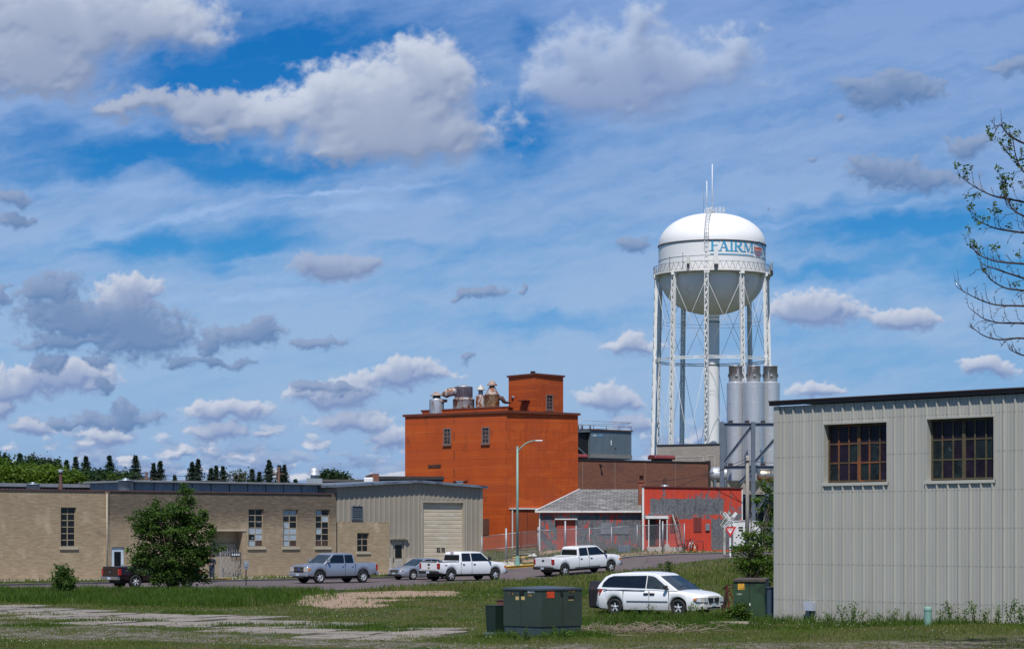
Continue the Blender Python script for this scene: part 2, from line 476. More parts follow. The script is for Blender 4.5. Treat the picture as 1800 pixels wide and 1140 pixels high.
def custom(name, rough=0.8, metal=0.0):
    m = bpy.data.materials.new(name); m.use_nodes = True
    t = NT(m.node_tree); t.n.clear()
    out = t.node('ShaderNodeOutputMaterial'); b = t.node('ShaderNodeBsdfPrincipled')
    t.l.new(b.outputs[0], out.inputs[0])
    b.inputs['Roughness'].default_value = rough; b.inputs['Metallic'].default_value = metal
    MATS[name] = m
    tc = t.node('ShaderNodeTexCoord').outputs['Object']
    return m, t, b, tc

def brick_mat(name, c1, c2, mortar, bw=0.24, bh=0.085, stain=None, stain_thr=(0.5, 0.68), msize=0.010, light=None, top=None):
    m, t, b, tc = custom(name, 0.88)
    x, y, z = t.sep(tc)
    v = t.xyz(t.m('ADD', x, y), z, 0.0)
    br = t.node('ShaderNodeTexBrick')
    t.put(br.inputs['Vector'], v)
    br.inputs['Color1'].default_value = (*c1, 1); br.inputs['Color2'].default_value = (*c2, 1); br.inputs['Mortar'].default_value = (*mortar, 1)
    br.inputs['Scale'].default_value = 1; br.inputs['Brick Width'].default_value = bw; br.inputs['Row Height'].default_value = bh
    br.inputs['Mortar Size'].default_value = msize; br.inputs['Bias'].default_value = 0.0
    c = br.outputs[0]
    # patches of whole bricks that are a little darker or lighter
    n1 = t.noise(t.vm('MULTIPLY', v, (1.0, 5.0, 1)), 1.6, 5, 0.7)
    c = t.mix(t.lin(n1, 0.3, 0.7, 0, 0.75), c, (c1[0] * 0.50, c1[1] * 0.47, c1[2] * 0.45))
    if light:
        n3 = t.noise(t.vm('MULTIPLY', v, (0.6, 0.35, 1)), 1.1, 4, 0.6)
        c = t.mix(t.ss(n3, 0.5, 0.72, 0, 0.6), c, light)
    if stain:
        n2 = t.noise(t.vm('MULTIPLY', v, (0.55, 0.8, 1)), 0.55, 5, 0.6)
        s_ = t.ss(n2, *stain_thr)
        if top is not None:
            s_ = t.m('MAXIMUM', s_, t.m('MULTIPLY', t.ss(t.m('ADD', z, t.m('MULTIPLY', n1, 1.6)), top - 0.2, top + 1.5), t.ss(x, 7.7, 8.1, 0.10, 1.0)))
            c = t.mix(t.ss(x, 7.7, 8.1, 0, .22), c, (0.16, 0.125, 0.095))
        c = t.mix(t.m('MULTIPLY', t.m('MULTIPLY', s_, t.lin(n1, .25, .7, .55, 1.0)), 0.85), c, stain)
    t.put(b.inputs['Base Color'], c)
    bn = t.node('ShaderNodeBump'); bn.inputs['Strength'].default_value = 0.5; bn.inputs['Distance'].default_value = 0.01
    t.put(bn.inputs['Height'], t.m('SUBTRACT', 1.0, br.outputs['Fac'])); t.l.new(bn.outputs[0], b.inputs['Normal'])
    return m

brick_tan = brick_mat('tan_brick', (0.47, 0.365, 0.235), (0.37, 0.275, 0.17), (0.42, 0.335, 0.225), 0.42, 0.115, stain=(0.052, 0.044, 0.038), stain_thr=(0.60, 0.78), light=(0.58, 0.46, 0.32), top=4.2)
brick_red = brick_mat('red_brown_brick', (0.25, 0.088, 0.048), (0.19, 0.066, 0.038), (0.23, 0.16, 0.13), 0.3, 0.1, stain=(0.12, 0.06, 0.05))
brick_chim = brick_mat('orange_brick', (0.32, 0.085, 0.035), (0.24, 0.06, 0.03), (0.3, 0.2, 0.15), 0.22, 0.08)
tan_metal = mat('tan_steel_siding', (0.30, 0.265, 0.21), 0.55, var=0.06, vscale=0.5, col2=(0.26, 0.22, 0.17), thr=(0.6, 0.8), c2stretch=(3, 3, 0.4))
tan_trim = mat('tan_trim', (0.36, 0.32, 0.25), 0.6)
grey_roof_metal = mat('galvanized_roof_edge', (0.22, 0.26, 0.31), 0.45, 0.4, col2=(0.09, 0.10, 0.13), thr=(0.5, 0.6), c2stretch=(0.4, 1, 1))
galv = mat('galvanized_steel', (0.36, 0.42, 0.48), 0.42, 0.55, var=0.2, vscale=3)
galv_dull = mat('dull_galvanized_steel', (0.23, 0.265, 0.30), 0.6, 0.3, var=0.25, vscale=2, stretch=(4, 4, 0.5), col2=(0.10, 0.12, 0.14), thr=(0.55, 0.7), c2stretch=(5, 5, .4))
steel = mat('stainless_steel', (0.60, 0.62, 0.64), 0.42, 0.55, var=0.10, vscale=1.5, stretch=(4, 4, .3))
rusty = mat('rust_streaked_zinc', (0.42, 0.42, 0.42), 0.6, 0.35, var=0.25, vscale=3, col2=(0.20, 0.065, 0.022), thr=(0.45, 0.56), c2scale=2.6, c2stretch=(1.2, 1.2, 0.6), col3=(0.10, 0.045, 0.03), thr3=(0.56, 0.66))
rusty_light = mat('zinc_with_rust_spots', (0.38, 0.41, 0.46), 0.5, 0.45, var=0.25, vscale=3, stretch=(3, 3, .4), col2=(0.24, 0.16, 0.10), thr=(0.52, 0.66), c2scale=2.8, c2stretch=(1.5, 1.5, .5))
rust_cap = mat('rusty_pale_cap', (0.34, 0.26, 0.22), 0.7, 0.2, var=0.3, vscale=4, col2=(0.22, 0.10, 0.06), thr=(0.5, 0.6))
rust_pipe = mat('rusty_pipe', (0.085, 0.045, 0.032), 0.8, var=0.3)
dark_metal = mat('dark_metal', (0.035, 0.03, 0.03), 0.6, var=0.2)
brown_trim = mat('brown_roof_trim', (0.055, 0.028, 0.022), 0.5, var=0.15)
white_paint = mat('white_paint', (0.74, 0.74, 0.73), 0.5, var=0.05)
white_old = mat('worn_white_paint', (0.62, 0.62, 0.60), 0.65, var=0.12, col2=(0.35, 0.33, 0.30), thr=(0.6, 0.75))
black = mat('black_opening', (0.008, 0.008, 0.009), 0.6, var=0.1)
glass_dark = mat('dark_window_glass', (0.010, 0.011, 0.013), 0.12, var=0.4, vscale=4)
glass_pale = mat('pale_painted_glass', (0.36, 0.43, 0.48), 0.35, var=0.15, vscale=5, col2=(0.20, 0.26, 0.32), thr=(0.55, 0.7))
glass_broken = mat('broken_window_glass', (0.012, 0.012, 0.013), 0.3, var=0.4, vscale=4, col2=(0.30, 0.38, 0.46), thr=(0.585, 0.60), c2scale=3.2)
glass_brown = mat('brown_boarded_glass', (0.075, 0.045, 0.035), 0.5, var=0.3)
glass_violet = mat('violet_old_glass', (0.016, 0.009, 0.018), 0.38, spec=.25, var=0.7, vscale=2.2, bump=0.25, bscale=5, col2=(0.028, 0.022, 0.034), thr=(0.55, 0.75), c2scale=1.3)
glass_green = mat('greenish_old_glass', (0.012, 0.018, 0.018), 0.34, spec=.3, var=0.7, vscale=3, bump=0.3, bscale=6, col2=(0.05, 0.075, 0.08), thr=(0.6, 0.68), c2scale=6)
muntin_tan = mat('tan_window_bars', (0.33, 0.27, 0.19), 0.7)
muntin_rust = mat('rusted_olive_bars', (0.085, 0.055, 0.028), 0.8, var=0.3, vscale=4, col2=(0.20, 0.07, 0.025), thr=(0.5, 0.6), c2scale=1.2)
muntin_olive = mat('olive_window_bars', (0.080, 0.066, 0.034), 0.8, var=0.3, vscale=4, col2=(0.10, 0.055, 0.03), thr=(0.58, 0.68), c2scale=1.2)
concrete = mat('concrete', (0.40, 0.37, 0.33), 0.9, var=0.15, vscale=1.0, bump=0.3, col2=(0.22, 0.20, 0.18), thr=(0.6, 0.75), c2scale=1.3)
stone_trim = mat('limestone_sill', (0.42, 0.36, 0.27), 0.85, var=0.12)
ply = mat('weathered_wood', (0.23, 0.17, 0.12), 0.85, var=0.3, stretch=(4, 4, .5))
lamp_green = mat('pale_green_paint', (0.19, 0.34, 0.29), 0.5, var=0.06)
tree_bark = mat('grey_brown_bark', (0.10, 0.075, 0.055), 0.9, var=0.3, vscale=8)
blue_steel = mat('blue_grey_painted_steel', (0.11, 0.14, 0.18), 0.55, var=0.12)
post_steel = mat('galvanized_post', (0.30, 0.31, 0.33), 0.5, 0.5)
black_rubber = mat('tyre_rubber', (0.018, 0.018, 0.018), 0.85, var=0.2)
chrome = mat('chrome', (0.65, 0.66, 0.68), 0.15, 1.0, var=0.03)
red_lens = mat('red_lens', (0.35, 0.012, 0.015), 0.15, var=0.1, coat=1)
yellow_paint = mat('yellow_kerb_paint', (0.62, 0.38, 0.06), 0.8, var=0.2, col2=(0.35, 0.30, 0.22), thr=(0.58, 0.66), c2scale=4)

# ------------------------------------------------------------------ terrain
_ctl = [(-60, 50, .1), (0, 50, .1), (60, 50, .1), (-20, 60, .1), (20, 60, .12), (-40, 75, .1), (-15, 75, .1), (0, 75, .12), (9, 79, .20), (12.5, 74, .36), (15.5, 69.5, .50), (16, 72, .48), (12, 66, .30), (40, 75, .7),
        (-40, 100, .1), (-20, 100, .1), (-5, 100, .1), (6, 91, .06), (12, 96, .2), (30, 100, .6), (-30, 125, .1), (-15, 125, .1), (0, 120, .1), (7, 125, .15), (13, 130, .55), (20, 140, 1.0), (40, 140, 1.4),
        (-30, 138, .1), (-17, 140, .1), (-9, 140, .12), (6.5, 142, .25), (-11, 147, .12), (-3.6, 148, .12), (-5.5, 154, .15), (0.5, 157, .2), (4, 158, .36), (8.1, 162, .65), (12.4, 165, 1.17), (16.8, 168, 1.6), (22, 170, 1.8),
        (3.0, 161, .46), (7.5, 165.5, .75), (-32, 148, .2), (-20, 158, .2), (-12.6, 165, .24), (-7, 169, .38), (-2.1, 165.7, .6), (0.35, 166, .85), (1.45, 166, .92), (4.2, 167, 1.12), (8.5, 169.5, 1.55), (12.8, 171, 1.73), (17.3, 173, 1.8), (22, 176, 1.9),
        (-2.4, 175, .95), (-8.8, 189, 1.9), (-.45, 182, 2.02), (5.4, 186, 2.05), (2, 178, 2.0), (10, 178, 2.1), (10, 175, 2.0), (18, 181, 2.1), (-.42, 168.5, 1.2), (1.9, 170, 1.45), (7.5, 172, 1.7), (12, 174, 1.95), (17, 178, 2.05), (30, 185, 2.2), (50, 185, 2.4),
        (-40, 180, .3), (-25, 185, .5), (-60, 110, .1), (-60, 160, .2), (60, 110, .6), (-50, 205, .6), (0, 205, 2.1), (50, 205, 2.4)]
_ctl = np.array(_ctl, dtype=float)
def _k(d2): return np.sqrt(d2 + 4.0)
_A = _k(((_ctl[:, None, :2] - _ctl[None, :, :2]) ** 2).sum(-1))
_n = len(_ctl)
_B = np.zeros((_n + 3, _n + 3)); _B[:_n, :_n] = _A - 0.02 * np.eye(_n)
_B[:_n, _n] = 1; _B[:_n, _n + 1:] = _ctl[:, :2] / 100; _B[_n, :_n] = 1; _B[_n + 1:, :_n] = _ctl[:, :2].T / 100
_W = np.linalg.solve(_B, np.concatenate([_ctl[:, 2], np.zeros(3)]))
def gz(x, y):
    x = np.clip(np.asarray(x, float), -60, 60); y = np.clip(np.asarray(y, float), 45, 205)
    d2 = (x[..., None] - _ctl[:, 0]) ** 2 + (y[..., None] - _ctl[:, 1]) ** 2
    r = _k(d2) @ _W[:_n] + _W[_n] + _W[_n + 1] * x / 100 + _W[_n + 2] * y / 100
    return np.clip(r, 0.0, 2.6)
def gzf(x, y): return float(gz(x, y))

def vnoise(x, y, seed, octs=4):
    return fbm2(np.asarray(x, np.float32), np.asarray(y, np.float32), seed, octs, 0.55)

def world_xy(px, d): return ((px - CX) / F * d, d)
def poly_pts(L): return [world_xy(px, EYE_d(py)) for px, py in L]
def EYE_d(py, z=0.1): return (EYE - z) * F / (py - HY)

def inpoly(x, y, poly):
    x = np.asarray(x); y = np.asarray(y); r = np.zeros(x.shape, bool)
    n = len(poly); j = n - 1
    for i in range(n):
        xi, yi = poly[i]; xj, yj = poly[j]
        c = ((yi > y) != (yj > y)) & (x < (xj - xi) * (y - yi) / (yj - yi + 1e-12) + xi)
        r ^= c; j = i
    return r
def polydist(x, y, poly):
    """signed distance, positive inside"""
    x = np.asarray(x, float); y = np.asarray(y, float)
    d = np.full(x.shape, 1e9); n = len(poly)
    for i in range(n):
        ax, ay = poly[i]; bx, by = poly[(i + 1) % n]
        ex, ey = bx - ax, by - ay
        t = np.clip(((x - ax) * ex + (y - ay) * ey) / (ex * ex + ey * ey + 1e-12), 0, 1)
        d = np.minimum(d, np.hypot(x - ax - t * ex, y - ay - t * ey))
    return np.where(inpoly(x, y, poly), d, -d)

# road outline (world x, y)
ROAD_NEAR = [(-90, 82), (-60, 108), (-44, 122), (-36, 127.5), (-28.8, 128), (-18.9, 126.5), (-13, 127), (-9.5, 129), (-7.6, 134), (-5.4, 141), (-2.2, 148.5), (1.0, 154), (4.2, 158.2), (8.1, 161.8), (12.4, 165), (17.2, 168), (24, 170.5), (60, 178)]
ROAD_FAR = [(-90, 90), (-60, 115), (-31.3, 140), (-15.2, 154.2), (-7.5, 160.9), (-3.0, 164.9), (-1.0, 166.0), (1.45, 166), (4.2, 167), (8.5, 169.3), (12.8, 171), (17.3, 173), (24, 176), (60, 186)]
ROAD = ROAD_NEAR + ROAD_FAR[::-1]
DIRT = [world_xy(px, EYE_d(py)) for px, py in [(505, 1056), (560, 1045), (620, 1040), (720, 1037), (800, 1038), (850, 1041), (880, 1044), (850, 1048), (770, 1050), (700, 1056), (660, 1066), (590, 1069), (530, 1066)]]
SLAB = [world_xy(px, EYE_d(py)) for px, py in [(-150, 1058), (0, 1064), (120, 1067), (240, 1076), (420, 1083), (600, 1092), (760, 1101), (860, 1107), (880, 1116), (790, 1124), (600, 1126), (400, 1112), (200, 1098), (80, 1086), (-150, 1076)]]
GRAVEL = [world_xy(px, EYE_d(py)) for px, py in [(-150, 1082), (0, 1090), (200, 1101), (420, 1115), (640, 1128), (900, 1134), (1400, 1137), (1950, 1135), (1950, 1160), (900, 1160), (600, 1140), (300, 1129), (0, 1121), (-150, 1118)]]

xs = np.concatenate([[-9000, -3000, -1200, -500, -200, -120, -80], np.arange(-60, -22, 1.5), np.arange(-22, 22, 0.5), np.arange(22, 61, 1.5), [80, 120, 200, 500, 1200, 3000, 9000]])
ys = np.concatenate([[-9000, -2000, -300, -60, 0, 25, 45], np.arange(55, 60, 1.0), np.arange(60, 130, 0.5), np.arange(130, 206, 1.0), [230, 280, 360, 500, 900, 2000, 5000, 11000]])
GX, GY = np.meshgrid(xs, ys)
GZ = gz(GX, GY)
rough_m = np.clip(1 - np.maximum(0, polydist(GX, GY, ROAD) + 1.5) / 1.5, 0, 1) * (GY < 165)
GZ = GZ + 0.035 * vnoise(GX / 2.2, GY / 2.2, 3, 4) * rough_m
nx, ny = len(xs), len(ys)
idx = np.arange(nx * ny).reshape(ny, nx)
Fq = np.stack([idx[:-1, :-1], idx[:-1, 1:], idx[1:, 1:], idx[1:, :-1]], -1).reshape(-1, 4)
wob = 1.6 * vnoise(GX / 3.0, GY / 5.0, 21, 4)
dirt = np.clip((polydist(GX, GY, DIRT) + wob) / 1.2 + 0.5, 0, 1)
far_dirt = np.clip(1 - np.abs(polydist(GX, GY, [(1, 169), (10, 173), (22, 180), (20, 186), (5, 178), (-1, 174)])) / 2.5, 0, 1)
grav = np.clip((polydist(GX, GY, GRAVEL) + wob) / 1.5 + 0.4, 0, 1)
cols = np.stack([np.maximum(dirt, far_dirt * 0.8).ravel(), grav.ravel(), np.clip(0.5 + 0.5 * vnoise(GX / 9, GY / 14, 5, 4), 0, 1).ravel()], -1)

gm, t, b, tc = custom('ground_soil_and_turf', 0.95)
at = t.node('ShaderNodeVertexColor'); at.layer_name = 'tone'
r_, g_, b_ = t.sep(at.outputs[0])
pos = t.node('ShaderNodeNewGeometry').outputs['Position']
n_s = t.noise(pos, 2.2, 7, 0.65); n_m = t.noise(pos, 0.35, 5, 0.6); n_f = t.noise(pos, 14.0, 4, 0.6)
turf = t.mix(t.lin(n_m, 0.35, 0.65), (0.040, 0.058, 0.014), (0.075, 0.072, 0.030))
turf = t.mix(t.ss(n_s, 0.55, 0.72), turf, (0.14, 0.115, 0.07))
sand = t.mix(t.lin(n_s, 0.3, 0.7), (0.36, 0.25, 0.165), (0.22, 0.155, 0.11))
grv = t.mix(t.lin(n_f, 0.3, 0.7), (0.24, 0.205, 0.165), (0.10, 0.085, 0.07))
grv = t.mix(t.ss(n_s, 0.42, 0.56), grv, (0.065, 0.062, 0.028))
grv = t.mix(t.ss(t.noise(t.vm('MULTIPLY', pos, (.25, 1.6, 1)), 1.0, 4, .6), .52, .66, 0, .7), grv, (0.05, .06, .02))
c = t.mix(t.ss(t.m('ADD', r_, t.m('MULTIPLY', t.m('SUBTRACT', n_s, 0.5), 0.9)), 0.4, 0.6), turf, sand)
c = t.mix(t.ss(t.m('ADD', g_, t.m('MULTIPLY', t.m('SUBTRACT', n_s, 0.5), 1.2)), 0.42, 0.62), c, grv)
t.put(b.inputs['Base Color'], c)
bn = t.node('ShaderNodeBump'); bn.inputs['Strength'].default_value = 0.7; bn.inputs['Distance'].default_value = 0.05
t.put(bn.inputs['Height'], n_s); t.l.new(bn.outputs[0], b.inputs['Normal'])
ground = np_mesh('ground', np.stack([GX.ravel(), GY.ravel(), GZ.ravel()], -1), Fq, gm, colors=cols, smooth=True)
tag(ground, kind='structure')

def resample(pl, n):
    pl = [np.array(p, float) for p in pl]
    L = [0]
    for a_, b2 in zip(pl, pl[1:]): L.append(L[-1] + np.linalg.norm(b2 - a_))
    ts = np.linspace(0, L[-1], n)
    return np.stack([np.interp(ts, L, [p[k] for p in pl]) for k in (0, 1)], -1)

def strip(name, A, B, n, m, lift, mt, kind='structure', thick=None):
    """ground-hugging band between polylines A and B"""
    a = resample(A, n); b2 = resample(B, n)
    t_ = np.linspace(0, 1, m)[None, :, None]
    G = a[:, None] * (1 - t_) + b2[:, None] * t_
    Z = gz(G[..., 0], G[..., 1]) + lift
    V = np.concatenate([G, Z[..., None]], -1)
    ix = np.arange(n * m).reshape(n, m)
    Fx = np.stack([ix[:-1, :-1], ix[:-1, 1:], ix[1:, 1:], ix[1:, :-1]], -1).reshape(-1, 4)
    V = V.reshape(-1, 3)
    if thick:
        edge = np.concatenate([ix[0, :], ix[1:, -1], ix[-1, -2::-1], ix[-2:0:-1, 0]])
        lo = V[edge] - np.array([0, 0, thick]); k0 = len(V); V = np.concatenate([V, lo])
        e = np.arange(len(edge)); e2 = (e + 1) % len(edge)
        Fx = np.concatenate([Fx, np.stack([edge[e], edge[e2], k0 + e2, k0 + e], -1)])
    o = np_mesh(name, V, Fx, mt, smooth=True)
    if kind: o['kind'] = kind
    return o

am, t, b, tc = custom('worn_asphalt', 0.9)
n1 = t.noise(tc, 0.6, 5, 0.6); n2 = t.noise(tc, 9, 4, 0.6)
c = t.mix(t.lin(n1, 0.3, 0.7), (0.100, 0.078, 0.080), (0.140, 0.110, 0.110))
c = t.mix(t.lin(n2, 0.35, 0.65, 0, 0.5), c, (0.09, 0.075, 0.08))
vor = t.node('ShaderNodeTexVoronoi', feature='DISTANCE_TO_EDGE'); vor.inputs['Scale'].default_value = 0.22
t.put(vor.inputs['Vector'], t.vm('ADD', tc, t.vm('MULTIPLY', t.noise(tc, 1.2, 4, 0.6, color=True), (0.9, 0.9, 0))))
c = t.mix(t.ss(vor.outputs['Distance'], 0.0, 0.016, 0.75, 0), c, (0.04, 0.035, 0.035))
t.put(b.inputs['Base Color'], c)
strip('road', ROAD_NEAR, ROAD_FAR, 260, 40, 0.03, am)
# kerb along the far side and the pavement behind it
def offs(pl, d):
    pl = [Vector((*p, 0)) for p in pl]; out = []
    for i, p in enumerate(pl):
        tt = (pl[min(i + 1, len(pl) - 1)] - pl[max(i - 1, 0)]).normalized()
        out.append((p.x - tt.y * d, p.y + tt.x * d))
    return out
far_a = ROAD_FAR[1:7]
strip('kerb', far_a, offs(far_a, 0.18), 160, 2, 0.15, concrete, thick=0.2)
far_b = [(1.6, 166.05)] + ROAD_FAR[8:13]
strip('kerb', far_b, offs(far_b, 0.18), 120, 2, 0.12, concrete, thick=0.2)
near_a = [(-13.2, 126.9), (-9.5, 128.9), (-7.8, 133.4)]
strip('kerb', near_a, offs(near_a, -0.2), 30, 2, 0.10, concrete, thick=0.16)
nb = resample(ROAD_NEAR[9:17], 60)
wall_o = Vector((-33.3, 148)); wd = Vector((0.751, 0.660)); wn = Vector((0.660, -0.751))   # along the brick wall, and out from it
def along(t_, o_): p = wall_o + wd * t_ + wn * o_; return (p.x, p.y)
strip('sidewalk', [along(-60, 1.9), along(39, 1.9)], [along(-60, 0.15), along(39, 0.05)], 120, 4, 0.10, concrete, thick=0.12)
# drive apron in front of the gate, with its yellow kerbs
strip('driveway', [along(13.0, 7.2), along(20.5, 7.2)], [along(14.0, 1.95), along(19.5, 1.95)], 20, 12, 0.07, concrete)
strip('driveway', [(-2.6, 165.1), (1.2, 166.1)], [(-4.2, 169), (-1.4, 170.6)], 12, 10, 0.07, concrete)
strip('yellow_kerb', [along(10.8, 6.9), along(13.4, 6.9)], [along(10.8, 6.6), along(13.4, 6.6)], 10, 2, 0.24, yellow_paint, thick=0.22)
strip('yellow_kerb', [along(20.6, 6.9), along(23.4, 6.9)], [along(20.6, 6.6), along(23.4, 6.6)], 10, 2, 0.24, yellow_paint, thick=0.22)
strip('yellow_kerb', [(-0.8, 165.7), (1.6, 165.75)], [(-0.8, 166.0), (1.6, 166.05)], 10, 2, 0.20, yellow_paint, thick=0.22)

# old broken paving in the foreground, each slab its own tilt
sm = mat('old_concrete_paving', (0.235, 0.205, 0.175), 0.92, var=0.16, vscale=0.7, bump=0.4, bscale=6, col2=(0.15, 0.125, 0.10), thr=(0.60, 0.70), c2scale=1.0, col3=(0.07, 0.075, 0.03), thr3=(0.60, 0.64), c3scale=1.3)
mb = MB()
ux = Vector((0.905, -0.425)); uy = Vector((0.425, 0.905))
org = Vector((-8.0, 82.0))
rr = random.Random(5)
for i in range(-22, 24):
    for j in range(-6, 8):
        w_, h_ = 2.3, 3.3
        off = 0.9 if j % 2 else 0.0
        cx_, cy_ = i * w_ + off + w_ / 2, j * h_ + h_ / 2
        c2 = org + ux * cx_ + uy * cy_
        sdv = float(polydist(c2.x, c2.y, SLAB)) + 1.0 * float(vnoise(np.array([c2.x / 4]), np.array([c2.y / 4]), 77, 3)[0])
        if sdv < 0.35: continue
        if rr.random() < 0.10: continue
        g = 0.05 + 0.06 * rr.random()
        tilt = (rr.uniform(-.012, .012), rr.uniform(-.012, .012)); dz_ = rr.uniform(0.02, 0.055)
        ring = []
        corners = [(-w_ / 2 + g, -h_ / 2 + g), (w_ / 2 - g, -h_ / 2 + g), (w_ / 2 - g, h_ / 2 - g), (-w_ / 2 + g, h_ / 2 - g)]
        for q in range(4):
            a_ = corners[q]; b2 = corners[(q + 1) % 4]
            for s_ in (0, .25, .5, .75):
                x_ = a_[0] + (b2[0] - a_[0]) * s_ + rr.uniform(-.05, .05); y_ = a_[1] + (b2[1] - a_[1]) * s_ + rr.uniform(-.06, .06)
                if s_ == 0 and rr.random() < 0.35: x_ *= 0.86; y_ *= 0.88
                ring.append((x_, y_))
        def wp(x_, y_, up=0):
            p_ = org + ux * (cx_ + x_) + uy * (cy_ + y_)
            return (p_.x, p_.y, gzf(c2.x, c2.y) + dz_ + tilt[0] * x_ + tilt[1] * y_ + up)
        n = len(ring)
        vs = [wp(*r) for r in ring] + [wp(*r, -0.12) for r in ring]
        mb.add(vs, [tuple(range(n))] + [(k, (k + 1) % n, n + (k + 1) % n, n + k) for k in range(n)])
tag(mb.build('old_paving', sm), kind='structure')
# ================================================================== buildings
class Frame:
    """building frame: x along the main front, y inward, z up"""
    def __init__(s, pa, da, pb, db, z0):
        A = Vector(((pa - CX) / F * da, da)); B = Vector(((pb - CX) / F * db, db))
        s.A = A; s.e = (B - A).normalized(); s.n = Vector((-s.e.y, s.e.x)); s.L = (B - A).length; s.z0 = z0
        s.rot = atan2(s.e.y, s.e.x); s.loc = (A.x, A.y, z0)
    def u(s, px, y=0.0):
        k = (px - CX) / F
        return (k * (s.A.y + y * s.n.y) - s.A.x - y * s.n.x) / (s.e.x - k * s.e.y)
    def d(s, px, y=0.0): return s.A.y + s.u(px, y) * s.e.y + y * s.n.y
    def z(s, px, py, y=0.0): return EYE + (HY - py) / F * s.d(px, y) - s.z0
    def rect(s, x0, y0, x1, y1, y=0.0):
        xm = (x0 + x1) / 2
        return (s.u(x0, y), s.u(x1, y), s.z(xm, y1, y), s.z(xm, y0, y))     # u0,u1,z0,z1
    def root(s, name, label, cat): return thing(name, label, cat, s.loc, s.rot)

def wall(mb, u0, u1, z0, top, holes=(), reveal=0.2, y=0.0, brk=(), mi=0, rmi=None, reach=None):
    if not callable(top): tv = top; top = lambda u: tv
    us = sorted({u0, u1, *[h[0] for h in holes], *[h[1] for h in holes], *brk})
    zs = sorted({z0, *[h[2] for h in holes], *[h[3] for h in holes]})
    us = [u for u in us if u0 - 1e-6 <= u <= u1 + 1e-6]
    zmax = zs[-1]
    for a, b2 in zip(us, us[1:]):
        for i, c0_ in enumerate(zs):
            last = i == len(zs) - 1
            um = (a + b2) / 2
            zc1 = None if last else zs[i + 1]
            zm = c0_ + 0.001 if last else (c0_ + zc1) / 2
            if any(h[0] < um < h[1] and h[2] < zm < h[3] for h in holes): continue
            if last: mb.quad((a, y, c0_), (b2, y, c0_), (b2, y, top(b2)), (a, y, top(a)), mi)
            else: mb.quad((a, y, c0_), (b2, y, c0_), (b2, y, zc1), (a, y, zc1), mi)
    r = mi if rmi is None else rmi
    for (a, b2, c0_, c1_) in [h[:4] for h in holes]:
        R = y + reveal
        mb.quad((a, y, c0_), (a, R, c0_), (a, R, c1_), (a, y, c1_), r)
        mb.quad((b2, R, c0_), (b2, y, c0_), (b2, y, c1_), (b2, R, c1_), r)
        mb.quad((a, R, c1_), (b2, R, c1_), (b2, y, c1_), (a, y, c1_), r)
        mb.quad((a, y, c0_), (b2, y, c0_), (b2, R, c0_), (a, R, c0_), r)
    return mb

def body(mb, u0, u1, depth, z0, z1, mi=0, y=0.0, roof=True, roof_mi=None, rz=None):
    """the other three sides and the roof"""
    mb.quad((u0, y + depth, z0), (u0, y, z0), (u0, y, z1), (u0, y + depth, z1), mi)
    mb.quad((u1, y, z0), (u1, y + depth, z0), (u1, y + depth, z1), (u1, y, z1), mi)
    mb.quad((u1, y + depth, z0), (u0, y + depth, z0), (u0, y + depth, z1), (u1, y + depth, z1), mi)
    if roof:
        h = z1 if rz is None else rz
        mb.quad((u0, y, h), (u1, y, h), (u1, y + depth, h), (u0, y + depth, h), mi if roof_mi is None else roof_mi)
    return mb

def window(par, rect, cols, rows, y, fm, panes, pick=None, bar=0.05, edge=0.06, name='window', deep=0.05, label=None, mull=None):
    u0, u1, z0, z1 = rect
    f = MB()
    for a, b2 in ((u0, u0 + edge), (u1 - edge, u1)): f.box(a, b2, y - deep, y, z0, z1)
    for a, b2 in ((z0, z0 + edge), (z1 - edge, z1)): f.box(u0 + edge, u1 - edge, y - deep + .002, y, a, b2)
    for i in range(1, cols):
        uc = u0 + (u1 - u0) * i / cols
        w_ = bar * (2.6 if mull == i else 1)
        f.box(uc - w_ / 2, uc + w_ / 2, y - deep + (0 if mull == i else .012), y - .004, z0 + edge, z1 - edge)
    for j in range(1, rows):
        zc = z0 + (z1 - z0) * j / rows
        f.box(u0 + edge, u1 - edge, y - deep + .02, y - .006, zc - bar / 2, zc + bar / 2)
    w_ = f.build(name, fm, par)
    if label: w_['label'] = label
    g = MB()
    for i in range(cols):
        for j in range(rows):
            a = u0 + (u1 - u0) * i / cols; b2 = u0 + (u1 - u0) * (i + 1) / cols
            c0_ = z0 + (z1 - z0) * j / rows; c1_ = z0 + (z1 - z0) * (j + 1) / rows
            k = pick(i, rows - 1 - j) if pick else 0
            g.quad((a, y - .012, c0_), (b2, y - .012, c0_), (b2, y - .012, c1_), (a, y - .012, c1_), k)
    g.build('pane', panes, w_)
    return w_

def ribs(mb, u0, u1, z0, top, step, holes, w=0.06, h=0.03, y=0.0, mi=0, m=0.03):
    if not callable(top): tv = top; top = lambda u: tv
    n = int((u1 - u0) / step)
    for k in range(n + 1):
        u = u0 + k * step + step * 0.3
        if u > u1 - w: break
        segs = [(z0, top(u))]
        for hh in holes:
            if hh[0] - w < u < hh[1] + w:
                ns = []
                for a, b2 in segs:
                    if hh[2] - m > a: ns.append((a, min(b2, hh[2] - m)))
                    if hh[3] + m < b2: ns.append((max(a, hh[3] + m), b2))
                segs = ns
        for a, b2 in segs:
            if b2 - a < .02: continue
            mb.prism([(u - w, y - .001), (u - w * .45, y - h), (u + w * .45, y - h), (u + w, y - .001)], a, b2, 'z', mi)

def lathe_obj(name, prof, c, m, par=None, n=28): return MB().lathe(prof, n, c).build(name, m, par)

